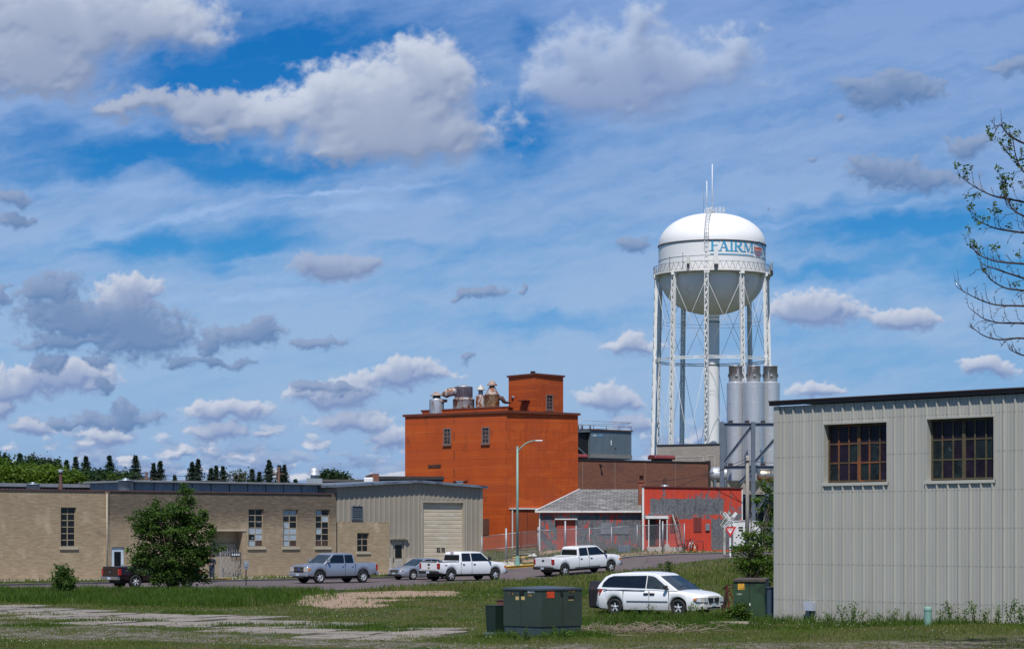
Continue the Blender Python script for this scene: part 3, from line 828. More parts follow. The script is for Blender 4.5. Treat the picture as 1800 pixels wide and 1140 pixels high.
# ---------------------------------------------------------------- 1 the long tan brick works
B1 = Frame(0, 148, 590, 165.5, 0.12)
root = B1.root('brick_factory', 'long flat roofed tan brick factory with narrow barred windows along the left', 'building')
uL = -14.0; uR = B1.u(592)
topz = lambda u: 6.07 + 0.0 * u
win_px = [(107, 891, 134, 960), (437, 894, 464, 960), (498, 895, 524, 960), (555, 895, 580, 960)]
wins = [B1.rect(*w) for w in win_px]
ztopw = sum(w[3] for w in wins) / 4; 
wins = [(w[0], w[1], w[2], w[3]) for w in wins]
door_r = list(B1.rect(196, 961, 219, 1021)); door_r[2] = 0.0
gate_r = list(B1.rect(368, 933, 427, 1018)); gate_r[2] = 0.0
mb = MB()
wall(mb, uL, uR, -0.4, topz, wins + [tuple(door_r)], 0.22)
# deeper recess for the gateway: cut separately
mb2 = MB()
wall(mb2, uL, uR, -0.4, topz, wins + [tuple(door_r), tuple(gate_r)], 0.22, rmi=0)
body(mb2, uL, uR, 24, -0.4, 6.07, roof=True, roof_mi=1, rz=5.75)
# the recess lining
g = gate_r
mb2.quad((g[0], .22, g[2]), (g[0], .8, g[2]), (g[0], 0.8, g[3]), (g[0], .22, g[3]))
mb2.quad((g[1], 0.8, g[2]), (g[1], .22, g[2]), (g[1], .22, g[3]), (g[1], 0.8, g[3]))
mb2.quad((g[0], .22, g[3]), (g[1], .22, g[3]), (g[1], 0.8, g[3]), (g[0], 0.8, g[3]))
mb2.quad((g[0], .8, g[2]), (g[1], 0.8, g[2]), (g[1], 0.8, g[3]), (g[0], 0.8, g[3]))
roof_felt = mat('roof_felt', (0.09, 0.09, 0.095), 0.9)
mb2.build('wall', [brick_tan, roof_felt], root)
# coping
MB().box(uL, uR, -.07, .25, 6.072, 6.16).build('coping', mat('rust_coping', (0.10, 0.052, 0.045), 0.7, var=0.3, vscale=.8), root)
# brick pilaster strips
for px, w_ in ((188, .16), (586, .2)):
    u = B1.u(px); MB().box(u - w_, u + w_, -.07, -.002, -.3, 6.06).build('pilaster', brick_tan, root)
u = B1.u(186.5); MB().tube([(u, -.12, 0), (u, -.12, 5.9)], .055, 8).build('downspout', tan_trim, root)
mb = MB(); mb.box(g[0] - .1, g[1] + .25, -.05, .2, g[3] + .002, g[3] + .14); mb.build('lintel', stone_trim, root)
pats = [lambda i, j: 0,
        lambda i, j: {(1, 2): 2, (0, 3): 1, (1, 3): 1, (0, 4): 2, (1, 4): 1, (0, 5): 1, (1, 5): 3}.get((i, j), 2 if (i, j) in ((1, 0),) else 0),
        lambda i, j: {(0, 0): 1, (1, 0): 1, (0, 1): 2, (1, 1): 0, (0, 2): 1, (1, 2): 0, (0, 5): 1, (1, 5): 3}.get((i, j), 1),
        lambda i, j: {(0, 0): 1, (1, 0): 2, (1, 1): 1, (0, 3): 1, (0, 5): 3, (1, 5): 3}.get((i, j), 2 if j == 4 and i == 0 else 0)]
labs = ['tall window of ten black panes left of the tree', 'window with painted out and broken panes', 'window with mostly pale blue panes', 'window beside the steel sided garage']
for w, p_, lb in zip(wins, pats, labs):
    wo = window(root, w, 2, 6, 0.2, muntin_tan, [glass_dark, glass_pale, glass_broken, glass_brown], p_, 0.055, 0.05, label=lb)
    MB().box(w[0] - .12, w[1] + .12, -.09, .15, w[2] - .2, w[2] + .0).build('sill', stone_trim, wo)
# white door
dr = door_r
d_ = MB().box(dr[0] + .02, dr[1] - .02, .08, .16, 0.02, dr[3] - .03).build('door', mat('pale_blue_white_door', (0.52, 0.60, 0.68), 0.5), root, bevel=.01)
MB().box(dr[0] + .25, dr[1] - .25, .065, .079, .55, dr[3] - .3).build('door_glass', glass_dark, d_)
MB().box(dr[1] - .2, dr[1] - .13, .02, .075, .95, 1.15).build('handle', chrome, d_)
# folding gate and back wall of the recess
gm_ = MB()
gu0 = B1.u(389); gu1 = B1.u(427) - .05; gz1 = B1.z(408, 967)
n = 9
for k in range(n + 1):
    u = gu0 + (gu1 - gu0) * k / n
    gm_.bar((u, .12, .08), (u, .12, gz1 + (.12 if k % 2 else .02)), .028)
rows_ = 7
for k in range(n):
    for j in range(rows_):
        u0_ = gu0 + (gu1 - gu0) * k / n; u1_ = gu0 + (gu1 - gu0) * (k + 1) / n
        za = .1 + (gz1 - .15) * j / rows_; zb = .1 + (gz1 - .15) * (j + 1) / rows_
        if (k + j) % 2: za, zb = zb, za
        gm_.bar((u0_, .11, za), (u1_, .11, zb), .024)
gm_.bar((gu0, .12, .05), (gu0, .12, gz1 + .15), .07)
gm_.build('folding_gate', mat('grey_gate_steel', (0.30, 0.30, 0.30), 0.6), root)
MB().box(g[0] + .35, g[1] - .15, 0.7, 0.78, 0.02, g[3] - .9).build('door', mat('tan_garage_door', (0.33, 0.28, 0.21), .7), root, bevel=.01)
su = B1.u(414); sz_ = B1.z(414, 974)
sg = MB().box(su - .42, su + .42, -.03, .03, sz_ - .16, sz_ + .16).build('name_plate', mat('dark_sign', (.03, .035, .05), .5), root)
mb = MB()
for k in range(4): mb.box(su - .33 + k * .18, su - .22 + k * .18, -.036, -.031, sz_ - .07, sz_ + .07)
mb.build('lettering', white_old, sg)
# metal clad clerestory behind the parapet
cl = MB()
y0 = 1.6
a = B1.u(236, y0); b2 = B1.u(592, y0)
cl.box(a, b2, y0, y0 + 6, 5.7, 6.78, 0)
k = a
while k < b2 - .1:
    cl.box(k, k + .05, y0 - .03, y0 - .001, 5.8, 6.76, 1); k += 1.55
cl.build('clerestory', [galv_dull, dark_metal], root)
MB().box(a - .3, b2 + .1, y0 - .35, y0 + 6.4, 6.782, 6.9).build('roof', mat('pale_roof_sheet', (0.25, 0.26, 0.27), .6), root)
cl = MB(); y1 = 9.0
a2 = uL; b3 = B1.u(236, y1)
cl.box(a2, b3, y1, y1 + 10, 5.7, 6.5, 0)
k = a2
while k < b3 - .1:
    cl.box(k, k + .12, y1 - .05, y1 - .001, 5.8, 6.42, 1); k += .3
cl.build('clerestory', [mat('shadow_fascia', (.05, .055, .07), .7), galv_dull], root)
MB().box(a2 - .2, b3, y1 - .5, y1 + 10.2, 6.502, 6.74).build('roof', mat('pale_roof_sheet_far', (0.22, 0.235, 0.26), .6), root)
FACT = root
# rooftop equipment on the works, each its own thing
def roofthing(fr, px, y, name, label, cat, group=None):
    u = fr.u(px, y); p = fr.A + fr.e * u + fr.n * y
    return p
def on_roof(px, d, py): q = P(px, py, d); return q
def drum(px, d, ytop, ybot, wpx, name, label, m, lid=True):
    q = P(px, ybot, d); h = (ybot - ytop) / F * d; r = wpx / 2 / F * d
    t_ = thing(name, label, 'roof vent', (q.x, q.y, q.z))
    MB().lathe([(r * .97, -.3), (r * .97, h * .9), (r * 1.03, h * .9), (r * 1.03, h), (0.001, h + .03)], 28).build('drum', m, t_)
    if lid: MB().lathe([(r * .4, h + .031), (r * .4, h + .1), (0.001, h + .12)], 14).build('cap', m, t_)
    return t_
drum(58, 152, 850, 861, 24, 'roof_drum', 'low grey galvanized drum vent standing near the left end of the long flat roof', galv)
drum(221, 155.6, 843, 861, 28, 'roof_drum', 'wide grey drum vent on the roof edge left of the metal clad band', galv)
q = P(106.5, 859, 151.5)
t_ = thing('roof_pipe', 'thin brown capped stove pipe rising between the two roof drums', 'pipe', q)
MB().lathe([(.16, -.3), (.16, .25), (.11, .3), (.11, 1.15)], 12).build('pipe', rust_pipe, t_)
MB().lathe([(.16, 1.1), (.18, 1.28), (0.001, 1.32)], 12).build('cap', galv_dull, t_)
q = P(140, 854, 165)
t_ = thing('roof_vent', 'tiny dark mushroom vent on the far roof sheet', 'roof vent', q)
MB().lathe([(.07, -.3), (.07, .2)], 8).build('pipe', dark_metal, t_); MB().lathe([(.16, .18), (.14, .28), (.001, .32)], 10).build('cap', dark_metal, t_)
q = P(552.5, 849, 168)
t_ = thing('roof_ventilator', 'shiny domed aluminium ventilator on a square grey kerb above the brick windows', 'roof vent', q, B1.rot)
MB().box(-.42, .42, -.42, .42, -.6, .36).build('base', mat('pale_grey_flashing', (.30, .34, .36), .6), t_)
MB().lathe([(.28, .36), (.28, .62), (.36, .66)], 20).build('neck', galv_dull, t_)
MB().lathe([(.46, .60), (.44, .68), (.36, .82), (.36, .96), (.27, 1.10), (.12, 1.17), (.001, 1.18)], 24).build('dome', steel, t_)
# utility poles seen beyond the roof
for px, top_, lb in ((105, 1, ''),):
    pass

# ---------------------------------------------------------------- 2 steel sided garage with brick foot
B2 = Frame(592, 165.5, 848, 174.3, 0.2)
root = B2.root('steel_garage', 'tan ribbed steel garage with a roll up door and a brick lower corner', 'building')
W_ = B2.L
ridge_u = B2.u(733); zr = 6.95
def roofz(u): return zr - abs(u - ridge_u) * (0.42 / ridge_u if u < ridge_u else 0.34 / (W_ - ridge_u))
rd = list(B2.rect(743, 883, 814, 1005)); rd[2] = 0.25
pd = list(B2.rect(690, 950, 710, 1009)); pd[2] = 0.12
bu1 = B2.u(683); bz1 = B2.z(640, 917.5)
sw = B2.rect(627, 936, 648, 969)
steel_holes = [tuple(rd), tuple(pd), (0, bu1, -.3, bz1)]
mb = MB()
wall(mb, 0, W_, -.3, roofz, steel_holes, 0.25, brk=(ridge_u,), rmi=1)
body(mb, 0, W_, 18, -.3, 6.5, roof=False)
ribs(mb, 0.05, W_ - .3, -.2, lambda u: roofz(u) - .02, 0.46, [(r[0] - .18, r[1] + .18, r[2], r[3] + .2) for r in steel_holes[:2]] + [steel_holes[2]] + [tuple(B2.rect(617, 888, 637, 915))], w=.075, h=.05)
mb.build('wall', [tan_metal, tan_trim], root)
mb = MB(); wall(mb, 0.0, bu1, -.3, bz1, [tuple(sw)], .2, y=-.06); mb.quad((bu1, -.06, -.3), (bu1, .02, -.3), (bu1, .02, bz1), (bu1, -.06, bz1)); mb.quad((0, -.06, bz1), (bu1, -.06, bz1), (bu1, .05, bz1), (0, .05, bz1))
mb.build('brick_base', brick_tan, root)
wo = window(root, sw, 2, 3, .13, muntin_tan, [glass_dark, glass_brown], lambda i, j: 1 if (j == 0 and i == 1) else 0, .05, .05, label='small square window in the brick corner')
MB().box(sw[0] - .1, sw[1] + .1, -.14, .1, sw[2] - .17, sw[2]).build('sill', stone_trim, wo)
# trims
mb = MB()
for r, w_ in ((rd, .17), (pd, .13)):
    mb.box(r[0] - w_, r[0], -.05, .02, r[2] - .2, r[3] + w_); mb.box(r[1], r[1] + w_, -.05, .02, r[2] - .2, r[3] + w_); mb.box(r[0], r[1], -.05, .02, r[3], r[3] + w_)
mb.box(W_ - .3, W_, -.05, .05, -.3, roofz(W_) - .02)
mb.build('trim', tan_trim, root)
# roll-up door
rdm = mat('weathered_roll_door', (0.52, 0.45, 0.34), 0.7, var=0.14, vscale=1.0, stretch=(.5, 1, 3), col2=(0.60, 0.55, 0.46), thr=(0.52, 0.66), c2scale=1.2, c2stretch=(.5, 1, 3), col3=(0.22, .17, .12), thr3=(.62, .72), c3scale=1.5, c3stretch=(.4, 1, 3))
mb = MB(); z_ = rd[2]; k = 0
while z_ < rd[3]:
    z2_ = min(z_ + .30, rd[3]); mb.prism([(.20, z_), (.17, z_ + .03), (.17, z2_ - .04), (.20, z2_)], rd[0], rd[1], 'x'); z_ += .30
ro = mb.build('roll_up_door', rdm, root)
mb = MB()
zz = B2.z(777, 966)
uu = B2.u(777)
for dx_ in (-.30, -.12, .14, .32): mb.box(uu + dx_ - .075, uu + dx_ + .075, .160, .1695, zz - .18, zz + .18)
mb.build('number_panel', mat('scratched_black_panel', (.02, .018, .015), .6, col2=(.4, .36, .3), thr=(.56, .60), c2scale=9), ro)
# person door with glass and notices
d_ = MB().box(pd[0] + .01, pd[1] - .01, .06, .12, pd[2] + .01, pd[3] - .01).build('door', tan_trim, root, bevel=.01)
gl = B2.rect(694.5, 957, 706, 980, .06)
MB().box(gl[0], gl[1], .045, .059, gl[2], gl[3]).build('door_glass', glass_dark, d_)
mb = MB()
for i in range(2):
    for j in range(3): mb.box(gl[0] + .05 + i * .28, gl[0] + .27 + i * .28, .048, .059, gl[2] - .28 - j * .2, gl[2] - .13 - j * .2)
mb.build('notice', mat('notice_paper', (.45, .44, .44), .8, col2=(.2, .2, .2), thr=(.5, .55), c2scale=20), d_)
MB().box(pd[0] + .06, pd[0] + .13, .0, .06, 1.1, 1.35).build('handle', dark_metal, d_)
MB().box(pd[0] - .3, pd[1] + .3, -.25, -.05, pd[3] + .14, pd[3] + .2).build('door_hood', tan_trim, root)
cb = B2.rect(713, 980, 737, 1010); MB().box(cb[0], cb[1], -.28, -.06, -.3, cb[3]).build('concrete_plinth', concrete, root)
cb2 = B2.rect(683, 980, 690, 1010); MB().box(cb2[0] + .02, cb2[1] - .16, -.12, -.001, -.3, cb2[3]).build('concrete_plinth', concrete, root)
# louvre
lv = B2.rect(618.5, 890, 635.5, 912)
mb = MB(); mb.box(lv[0], lv[1], -.04, .0, lv[2], lv[3], 1)
for i in range(6):
    z_ = lv[2] + .04 + i * (lv[3] - lv[2] - .06) / 6; mb.prism([(-.045, z_ + .05), (-.11, z_), (-.10, z_ - .012), (-.045, z_ + .035)], lv[0] + .05, lv[1] - .05, 'x', 0)
mb.box(lv[0] - .05, lv[0], -.12, 0, lv[2] - .05, lv[3] + .05, 0); mb.box(lv[1], lv[1] + .05, -.12, 0, lv[2] - .05, lv[3] + .05, 0)
mb.box(lv[0], lv[1], -.12, 0, lv[3], lv[3] + .05, 0); mb.box(lv[0], lv[1], -.12, 0, lv[2] - .05, lv[2], 0)
mb.build('louvre', [blue_steel, black], root)
# roof with a thick metal edge
mb = MB(); oh = .45
for a, b2 in ((-oh, ridge_u), (ridge_u, W_ + .25)):
    za, zb = roofz(a), roofz(b2)
    mb.add([(a, -.4, za + .0), (b2, -.4, zb + .0), (b2, 18.3, zb + .0), (a, 18.3, za + .0), (a, -.4, za + .19), (b2, -.4, zb + .19), (b2, 18.3, zb + .19), (a, 18.3, za + .19)],
           [(0, 3, 2, 1), (4, 5, 6, 7), (0, 1, 5, 4), (1, 2, 6, 5), (2, 3, 7, 6), (3, 0, 4, 7)])
mb.build('roof', grey_roof_metal, root)
q = P(808, 851, 178); t_ = thing('roof_vent', 'small square grey vent on the garage roof in front of the orange tower', 'roof vent', q, B2.rot)
MB().box(-.18, .18, -.18, .18, -.4, .22).build('base', mat('vent_grey', (.3, .33, .36), .6), t_); MB().box(-.21, .21, -.21, .21, .22, .27).build('cap', mat('vent_cap', (.34, .37, .4), .6), t_)

# distant low dark block behind the works
q = P(657, 834, 185)
t_ = thing('low_building', 'low dark roofed block with a brick end wall between the works and the orange tower', 'building', (q.x, q.y, .5), radians(8))
h0 = q.z - .5
MB().box(.45, 9, .3, 8, -.3, h0 - .35).build('wall', mat('dark_facing', (.05, .055, .06), .7), t_)
MB().box(0.44, 9, .2, 8.1, h0 - .35, h0 - .1).build('roof', dark_metal, t_)
MB().box(-.1, .44, .1, 8, -.3, h0 + .1).build('end_wall', brick_red, t_)
q = P(640, 842, 182)
t_ = thing('white_roof_unit', 'small white roof unit on the skyline right of the domed ventilator', 'roof vent', q)
MB().box(-.0, .75, -.3, .3, -.8, .15).build('casing', white_old, t_, bevel=.08)
q0 = P(566, 842, 190)
t_ = thing('low_roof', 'thin dark roof edge on the skyline behind the domed ventilator', 'building', (q0.x, q0.y, .5), radians(5))
MB().box(0, 4.2, 0, 5, -.3, q0.z - .7).build('wall', dark_metal, t_); MB().box(-.1, 4.3, -.1, 5, q0.z - .699, q0.z - .5).build('roof', mat('thin_roof', (.09, .085, .08), .8), t_)

# ---------------------------------------------------------------- 3 orange tower
om, t, b, tc = custom('orange_sheet_cladding', 0.72)
x, y, z = t.sep(tc)
v = t.xyz(t.m('ADD', x, t.m('MULTIPLY', y, 0.97)), z, 0)
br = t.node('ShaderNodeTexBrick'); t.put(br.inputs['Vector'], v)
br.inputs['Color1'].default_value = (0.52, 0.084, 0.003, 1); br.inputs['Color2'].default_value = (0.44, 0.068, 0.003, 1); br.inputs['Mortar'].default_value = (0.20, 0.045, 0.010, 1)
br.inputs['Scale'].default_value = 1; br.inputs['Brick Width'].default_value = 2.9; br.inputs['Row Height'].default_value = 0.74; br.inputs['Mortar Size'].default_value = 0.014
br.offset = 0.35
c = br.outputs[0]
n1 = t.noise(t.vm('MULTIPLY', v, (3.2, 0.35, 1)), 1.0, 6, 0.6); n2 = t.noise(v, 0.35, 4, 0.6)
c = t.mix(t.lin(n1, 0.35, 0.7, 0, 0.6), c, (0.31, 0.044, 0.004))
c = t.mix(t.ss(n2, 0.45, 0.7, 0, 0.7), c, (0.38, 0.066, 0.016))
c = t.mix(t.ss(t.noise(t.vm('MULTIPLY', v, (5, .35, 1)), 1.1, 6, .7), 0.56, 0.70, 0, .6), c, (0.13, 0.035, 0.015))
c = t.mix(t.ss(t.noise(t.vm('MULTIPLY', v, (.35, 1.4, 1)), 1.0, 3, .5), 0.56, 0.60, 0, .35), c, (0.58, 0.12, 0.012))
ripple = t.m('MULTIPLY', t.m('SUBTRACT', t.m('FRACT', t.m('MULTIPLY', z, 8.0)), 0.5), 0.5)
t.put(b.inputs['Base Color'], c)
bn = t.node('ShaderNodeBump'); bn.inputs['Strength'].default_value = 0.35; bn.inputs['Distance'].default_value = 0.02
t.put(bn.inputs['Height'], t.m('ADD', t.m('MULTIPLY', t.noise(v, 1.3, 3, .6), 2.0), ripple)); t.l.new(bn.outputs[0], b.inputs['Normal'])
orange_trim = mat('dark_orange_trim', (0.13, 0.03, 0.014), 0.7, var=.2)

OZ = 1.95
FX, FY = P(890, 0, 182).x, 182.0
LX, LY = P(712, 0, 188.6).x, 188.6
RX, RY = P(1016, 0, 186.3).x, 186.3
front = Vector((FX, FY)); left = Vector((LX, LY)); right = Vector((RX, RY))
root = thing('orange_elevator', 'tall windowless looking orange sheet clad tower with a smaller box on its roof', 'building', (FX, FY, OZ))
def loc2(v2): return (v2 - front)
l2 = loc2(left); r2 = loc2(right); bk = l2 + r2
OT = P(0, 724.5, 182).z - OZ
def poly_body(mb, pts, z0, z1, mi=0, roof=True):
    n = len(pts)
    for i in range(n):
        a, b2 = pts[i], pts[(i + 1) % n]
        mb.quad((a.x, a.y, z0), (b2.x, b2.y, z0), (b2.x, b2.y, z1), (a.x, a.y, z1), mi)
    if roof: mb.add([(p.x, p.y, z1) for p in pts], [tuple(range(n))], mi)
O0 = Vector((0, 0))
mb = MB(); poly_body(mb, [O0, r2, bk, l2], -.6, OT)
mb.build('wall', om, root)
def grow(pts, g_):
    c_ = sum(pts, Vector((0, 0))) / len(pts); return [p + (p - c_).normalized() * g_ for p in pts]
mb = MB(); poly_body(mb, grow([O0, r2, bk, l2], .22), OT - .02, OT + .17)
mb.add([(p.x, p.y, OT - .02) for p in grow([O0, r2, bk, l2], .22)], [(3, 2, 1, 0)])
mb.build('cornice', orange_trim, root)
class Face:
    """vertical plane through two ground points in world, pixel lookups"""
    def __init__(s, a, b2): s.a = a; s.e = (b2 - a).normalized(); s.n = Vector((s.e.y, -s.e.x))
    def at(s, px, py, off=0.0):
        k = (px - CX) / F; o = s.a + s.n * off
        u = (k * o.y - o.x) / (s.e.x - k * s.e.y); p = o + s.e * u
        return u, EYE + (HY - py) / F * p.y
    def M(s, origin, z0):
        """matrix mapping (u, y inward, z world) to local coords of an empty at origin"""
        m = Matrix.Identity(4)
        m.col[0][0:3] = (s.e.x, s.e.y, 0); m.col[1][0:3] = (-s.n.x, -s.n.y, 0)
        m.translation = (s.a.x - origin[0], s.a.y - origin[1], -z0)
        return m
    def rect(s, x0, y0, x1, y1):
        xm = (x0 + x1) / 2
        return (s.at(x0, y0)[0], s.at(x1, y0)[0], s.at(xm, y1)[1], s.at(xm, y0)[1])
fl = Face(left, front); fr_ = Face(front, right)
def face_window(face, origin, z0, px, cols, rows, par, fm, panes, bar=.04, label=None, name='window', edge=.09):
    r = face.rect(*px); M_ = face.M(origin, z0)
    f = MB(M_); u0, u1, za, zb = r
    f.box(u0 - edge, u0, -.08, .0, za - edge, zb + edge); f.box(u1, u1 + edge, -.08, .0, za - edge, zb + edge)
    f.box(u0, u1, -.08, 0, zb, zb + edge); f.box(u0 - edge - .04, u1 + edge + .04, -.13, 0, za - edge - .06, za - .001)
    for i in range(1, cols): uc = u0 + (u1 - u0) * i / cols; f.box(uc - bar / 2, uc + bar / 2, -.045, -.005, za, zb)
    for j in range(1, rows): zc = za + (zb - za) * j / rows; w2 = bar * (1.6 if j * 2 == rows else 1); f.box(u0, u1, -.05, -.005, zc - w2 / 2, zc + w2 / 2)
    w_ = f.build(name, fm, par)
    if label: w_['label'] = label
    MB(M_).quad((u0, -.012, za), (u1, -.012, za), (u1, -.012, zb), (u0, -.012, zb)).build('pane', panes, w_)
    return w_
grey_frame = mat('grey_pink_window_frame', (0.20, 0.12, 0.10), .8)
og = (FX, FY)
mottled = mat('cracked_grey_panes', (0.035, 0.035, 0.035), .35, var=.5, col2=(.12, .12, .11), thr=(.55, .6), c2scale=6)
face_window(fl, og, OZ, (781.5, 754, 792, 780), 2, 4, root, grey_frame, mottled)
face_window(fl, og, OZ, (849, 752, 859.5, 778), 2, 4, root, grey_frame, mottled)
r = fl.rect(753, 816, 775, 821); MB(fl.M(og, OZ)).box(r[0], r[1], -.05, -.002, r[2], r[3]).build('vent_slot', mat('soot', (.03, .02, .015), .9, col2=(.2, .05, .015), thr=(.55, .6), c2scale=6), root)
r = fl.rect(848, 911, 860, 940); MB(fl.M(og, OZ)).box(r[0], r[1], -.05, -.002, r[2], r[3]).build('shutter', mat('brown_shutter', (.10, .04, .025), .8), root)
r = fl.rect(797, 844, 822, 846); MB(fl.M(og, OZ)).box(r[0], r[1], -.06, -.002, r[2], r[3]).build('ledge', orange_trim, root)
# lean-to with white trim at the foot of the right face
r = fr_.rect(896, 893, 949, 966)
mb = MB(fr_.M(og, OZ)); mb.box(r[0], r[1], -.35, -.004, OZ - .4, r[3] - .08, 0)
mb.build('porch', mat('deep_orange_boards', (0.30, 0.06, 0.014), .8, var=.2, stretch=(6, 6, .4), vscale=2), root)
mb = MB(fr_.M(og, OZ)); mb.box(r[0] - .06, r[1] + .15, -.46, -.006, r[3] - .079, r[3] + .04); mb.box(r[0] - .06, r[0] + .03, -.42, -.36, OZ - .4, r[3] - .08)
mb.box(r[0] + (r[1] - r[0]) * .48, r[0] + (r[1] - r[0]) * .48 + .05, -.37, -.352, OZ - .4, r[3] - .1, 1)
mb.build('trim', [white_old, orange_trim], root)
# raised roof portion
def pw(px, d): return Vector(((px - CX) / F * d, d))
rp = [loc2(p) for p in (pw(742, 190.5), pw(893, 184.6), pw(900, 188), pw(752, 194.5))]
RT = P(0, 720, 188).z - OZ
mb = MB(); poly_body(mb, rp, OT - .1, RT); mb.build('raised_roof', om, root)
mb = MB(); poly_body(mb, grow(rp, .12), RT - .01, RT + .12); mb.build('cornice', orange_trim, root)
# top box
pf, pl, pr = pw(941, 186.0), pw(894, 189.0), pw(990, 188.8)
a_, b_, c_ = loc2(pf), loc2(pl), loc2(pr)
PT = P(0, 658.5, 186).z - OZ
pp = [a_, c_, b_ + c_ - a_, b_]
mb = MB(); poly_body(mb, pp, OT - .1, PT); hb = mb.build('head_house', om, root)
mb = MB(); poly_body(mb, grow(pp, .16), PT - .01, PT + .14); mb.add([(p.x, p.y, PT - .01) for p in grow(pp, .16)], [(3, 2, 1, 0)]); mb.build('cornice', orange_trim, hb)
f3 = Face(pf, pr); f4 = Face(pl, pf)
face_window(f3, og, OZ, (960.5, 695, 970, 719), 2, 4, hb, grey_frame, mottled)
r = f4.rect(919, 705, 930, 721)
MB(f4.M(og, OZ)).box(r[0], r[1], -.05, -.002, r[2], r[3]).build('hatch', mat('hatch_orange', (.25, .045, .012), .8), hb)
MB(f4.M(og, OZ)).box(r[0] - .15, r[1] + .15, -.45, -.003, r[3] + .02, r[3] + .1).build('hatch_hood', orange_trim, hb)
u_, z_ = f4.at(902, 698)
MB(f4.M(og, OZ)).lathe([(.001, -.08), (.13, -.08), (.13, 0)], 12, (u_, 0, z_), axis='y').build('round_vent', galv_dull, hb)
q = pf + (pr - pf) * .05 + Vector((-.3, 1.6)); q = q - front
MB().box(q.x - .2, q.x + .2, q.y - .2, q.y + .2, PT, PT + .42).build('chimney', black, hb)

# rusty machinery on the roof
def rv(px, ybot, d): p = P(px, ybot, d); return (p.x, p.y, p.z)
S = 188.5 / F
GRV = 'rusty ducts and vents on the orange tower'
t_ = thing('roof_cowl', 'low grey drum with a peaked rusty cap and side spout, leftmost on the orange roof', 'roof vent', rv(767.5, 721, 189.5), group=GRV)
R_ = 13 * S
MB().lathe([(R_, -.3), (R_, .84), (R_ * .97, .90), (R_ * .5, 1.05), (R_ * .5, 1.12)], 28).build('drum', rusty_light, t_)
MB().lathe([(R_ * .52, 1.0), (R_ * .52, 1.26)], 16).build('neck', dark_metal, t_)
MB().lathe([(R_ * .93, 1.22), (R_ * .90, 1.27), (R_ * .35, 1.47), (.001, 1.60)], 24).build('cap', rust_cap, t_)
MB().tube([(.1, -R_ * .5, .72), (R_ * 1.15, -R_ * .55, .78), (R_ * 1.45, -R_ * .5, .80)], [.24, .14, .12], 10).build('spout', rust_cap, t_)
t_ = thing('roof_cyclone', 'largest rust streaked two tier drum with a curved intake duct on the orange roof', 'dust collector', rv(815, 719, 189), group=GRV)
R1 = 19 * S; R2 = 15.5 * S
MB().lathe([(R1, -.3), (R1, .78), (R1 * 1.02, .80), (R1 * .85, .92), (R2, .94)], 32).build('lower_drum', rusty, t_)
MB().lathe([(R2, .94), (R2, 1.02), (R2 * 1.03, 1.03), (R2 * 1.03, 1.82), (R2 * 1.06, 1.84), (R2 * .5, 2.0), (.001, 2.09)], 32).build('upper_drum', rusty_light, t_)
MB().tube([(-R2 * .4, -.1, 1.45), (-R2 * 1.25, -.12, 1.45), (-R2 * 1.75, -.14, 1.38), (-R2 * 2.1, -.15, 1.18), (-R2 * 2.2, -.15, 1.02)], [.36, .36, .37, .33, .22], 14).build('intake_duct', rusty, t_)
t_ = thing('roof_vent', 'slender pale can with a small conical cap beside the big rusty cone', 'roof vent', rv(845, 718, 188.4), group=GRV)
R_ = 9 * S
MB().lathe([(R_, -.3), (R_, 1.02), (R_ * .9, 1.10), (R_ * .42, 1.12)], 20).build('drum', rusty, t_)
MB().lathe([(R_ * .45, 1.1), (R_ * .45, 1.62)], 12).build('neck', galv_dull, t_)
MB().lathe([(R_ * .92, 1.55), (R_ * .88, 1.6), (R_ * .3, 1.86), (.001, 2.0)], 18).build('cap', mat('pale_rusted_cap', (.5, .46, .42), .6, col2=(.25, .13, .07), thr=(.55, .6), c2scale=4), t_)
t_ = thing('roof_cone', 'tallest rusty drum narrowing to a cone with a pointed hat on the orange roof', 'dust collector', rv(865, 718, 188), group=GRV)
R_ = 13 * S
MB().lathe([(R_, -.3), (R_, 1.12), (R_ * 1.02, 1.15), (R_ * .98, 1.18)], 30).build('drum', mat('brown_rusted_zinc', (.27, .17, .09), .6, .3, var=.35, col2=(.15, .05, .02), thr=(.45, .56), c2scale=2, col3=(.36, .33, .28), thr3=(.56, .66)), t_)
MB().lathe([(R_ * .98, 1.16), (R_ * .36, 1.84), (R_ * .34, 1.95)], 30).build('cone', rusty, t_)
MB().lathe([(R_ * .72, 1.92), (R_ * .70, 1.97), (R_ * .36, 2.22), (.001, 2.42)], 20).build('cap', rust_cap, t_)
MB().tube([(R_ * .8, 0, .9), (R_ * 1.35, -.05, .86), (R_ * 1.6, -.05, .6), (R_ * 1.8, 0, .52), (R_ * 2.5, .3, .50)], [.2, .2, .18, .12, .08], 10).build('side_duct', rust_pipe, t_)

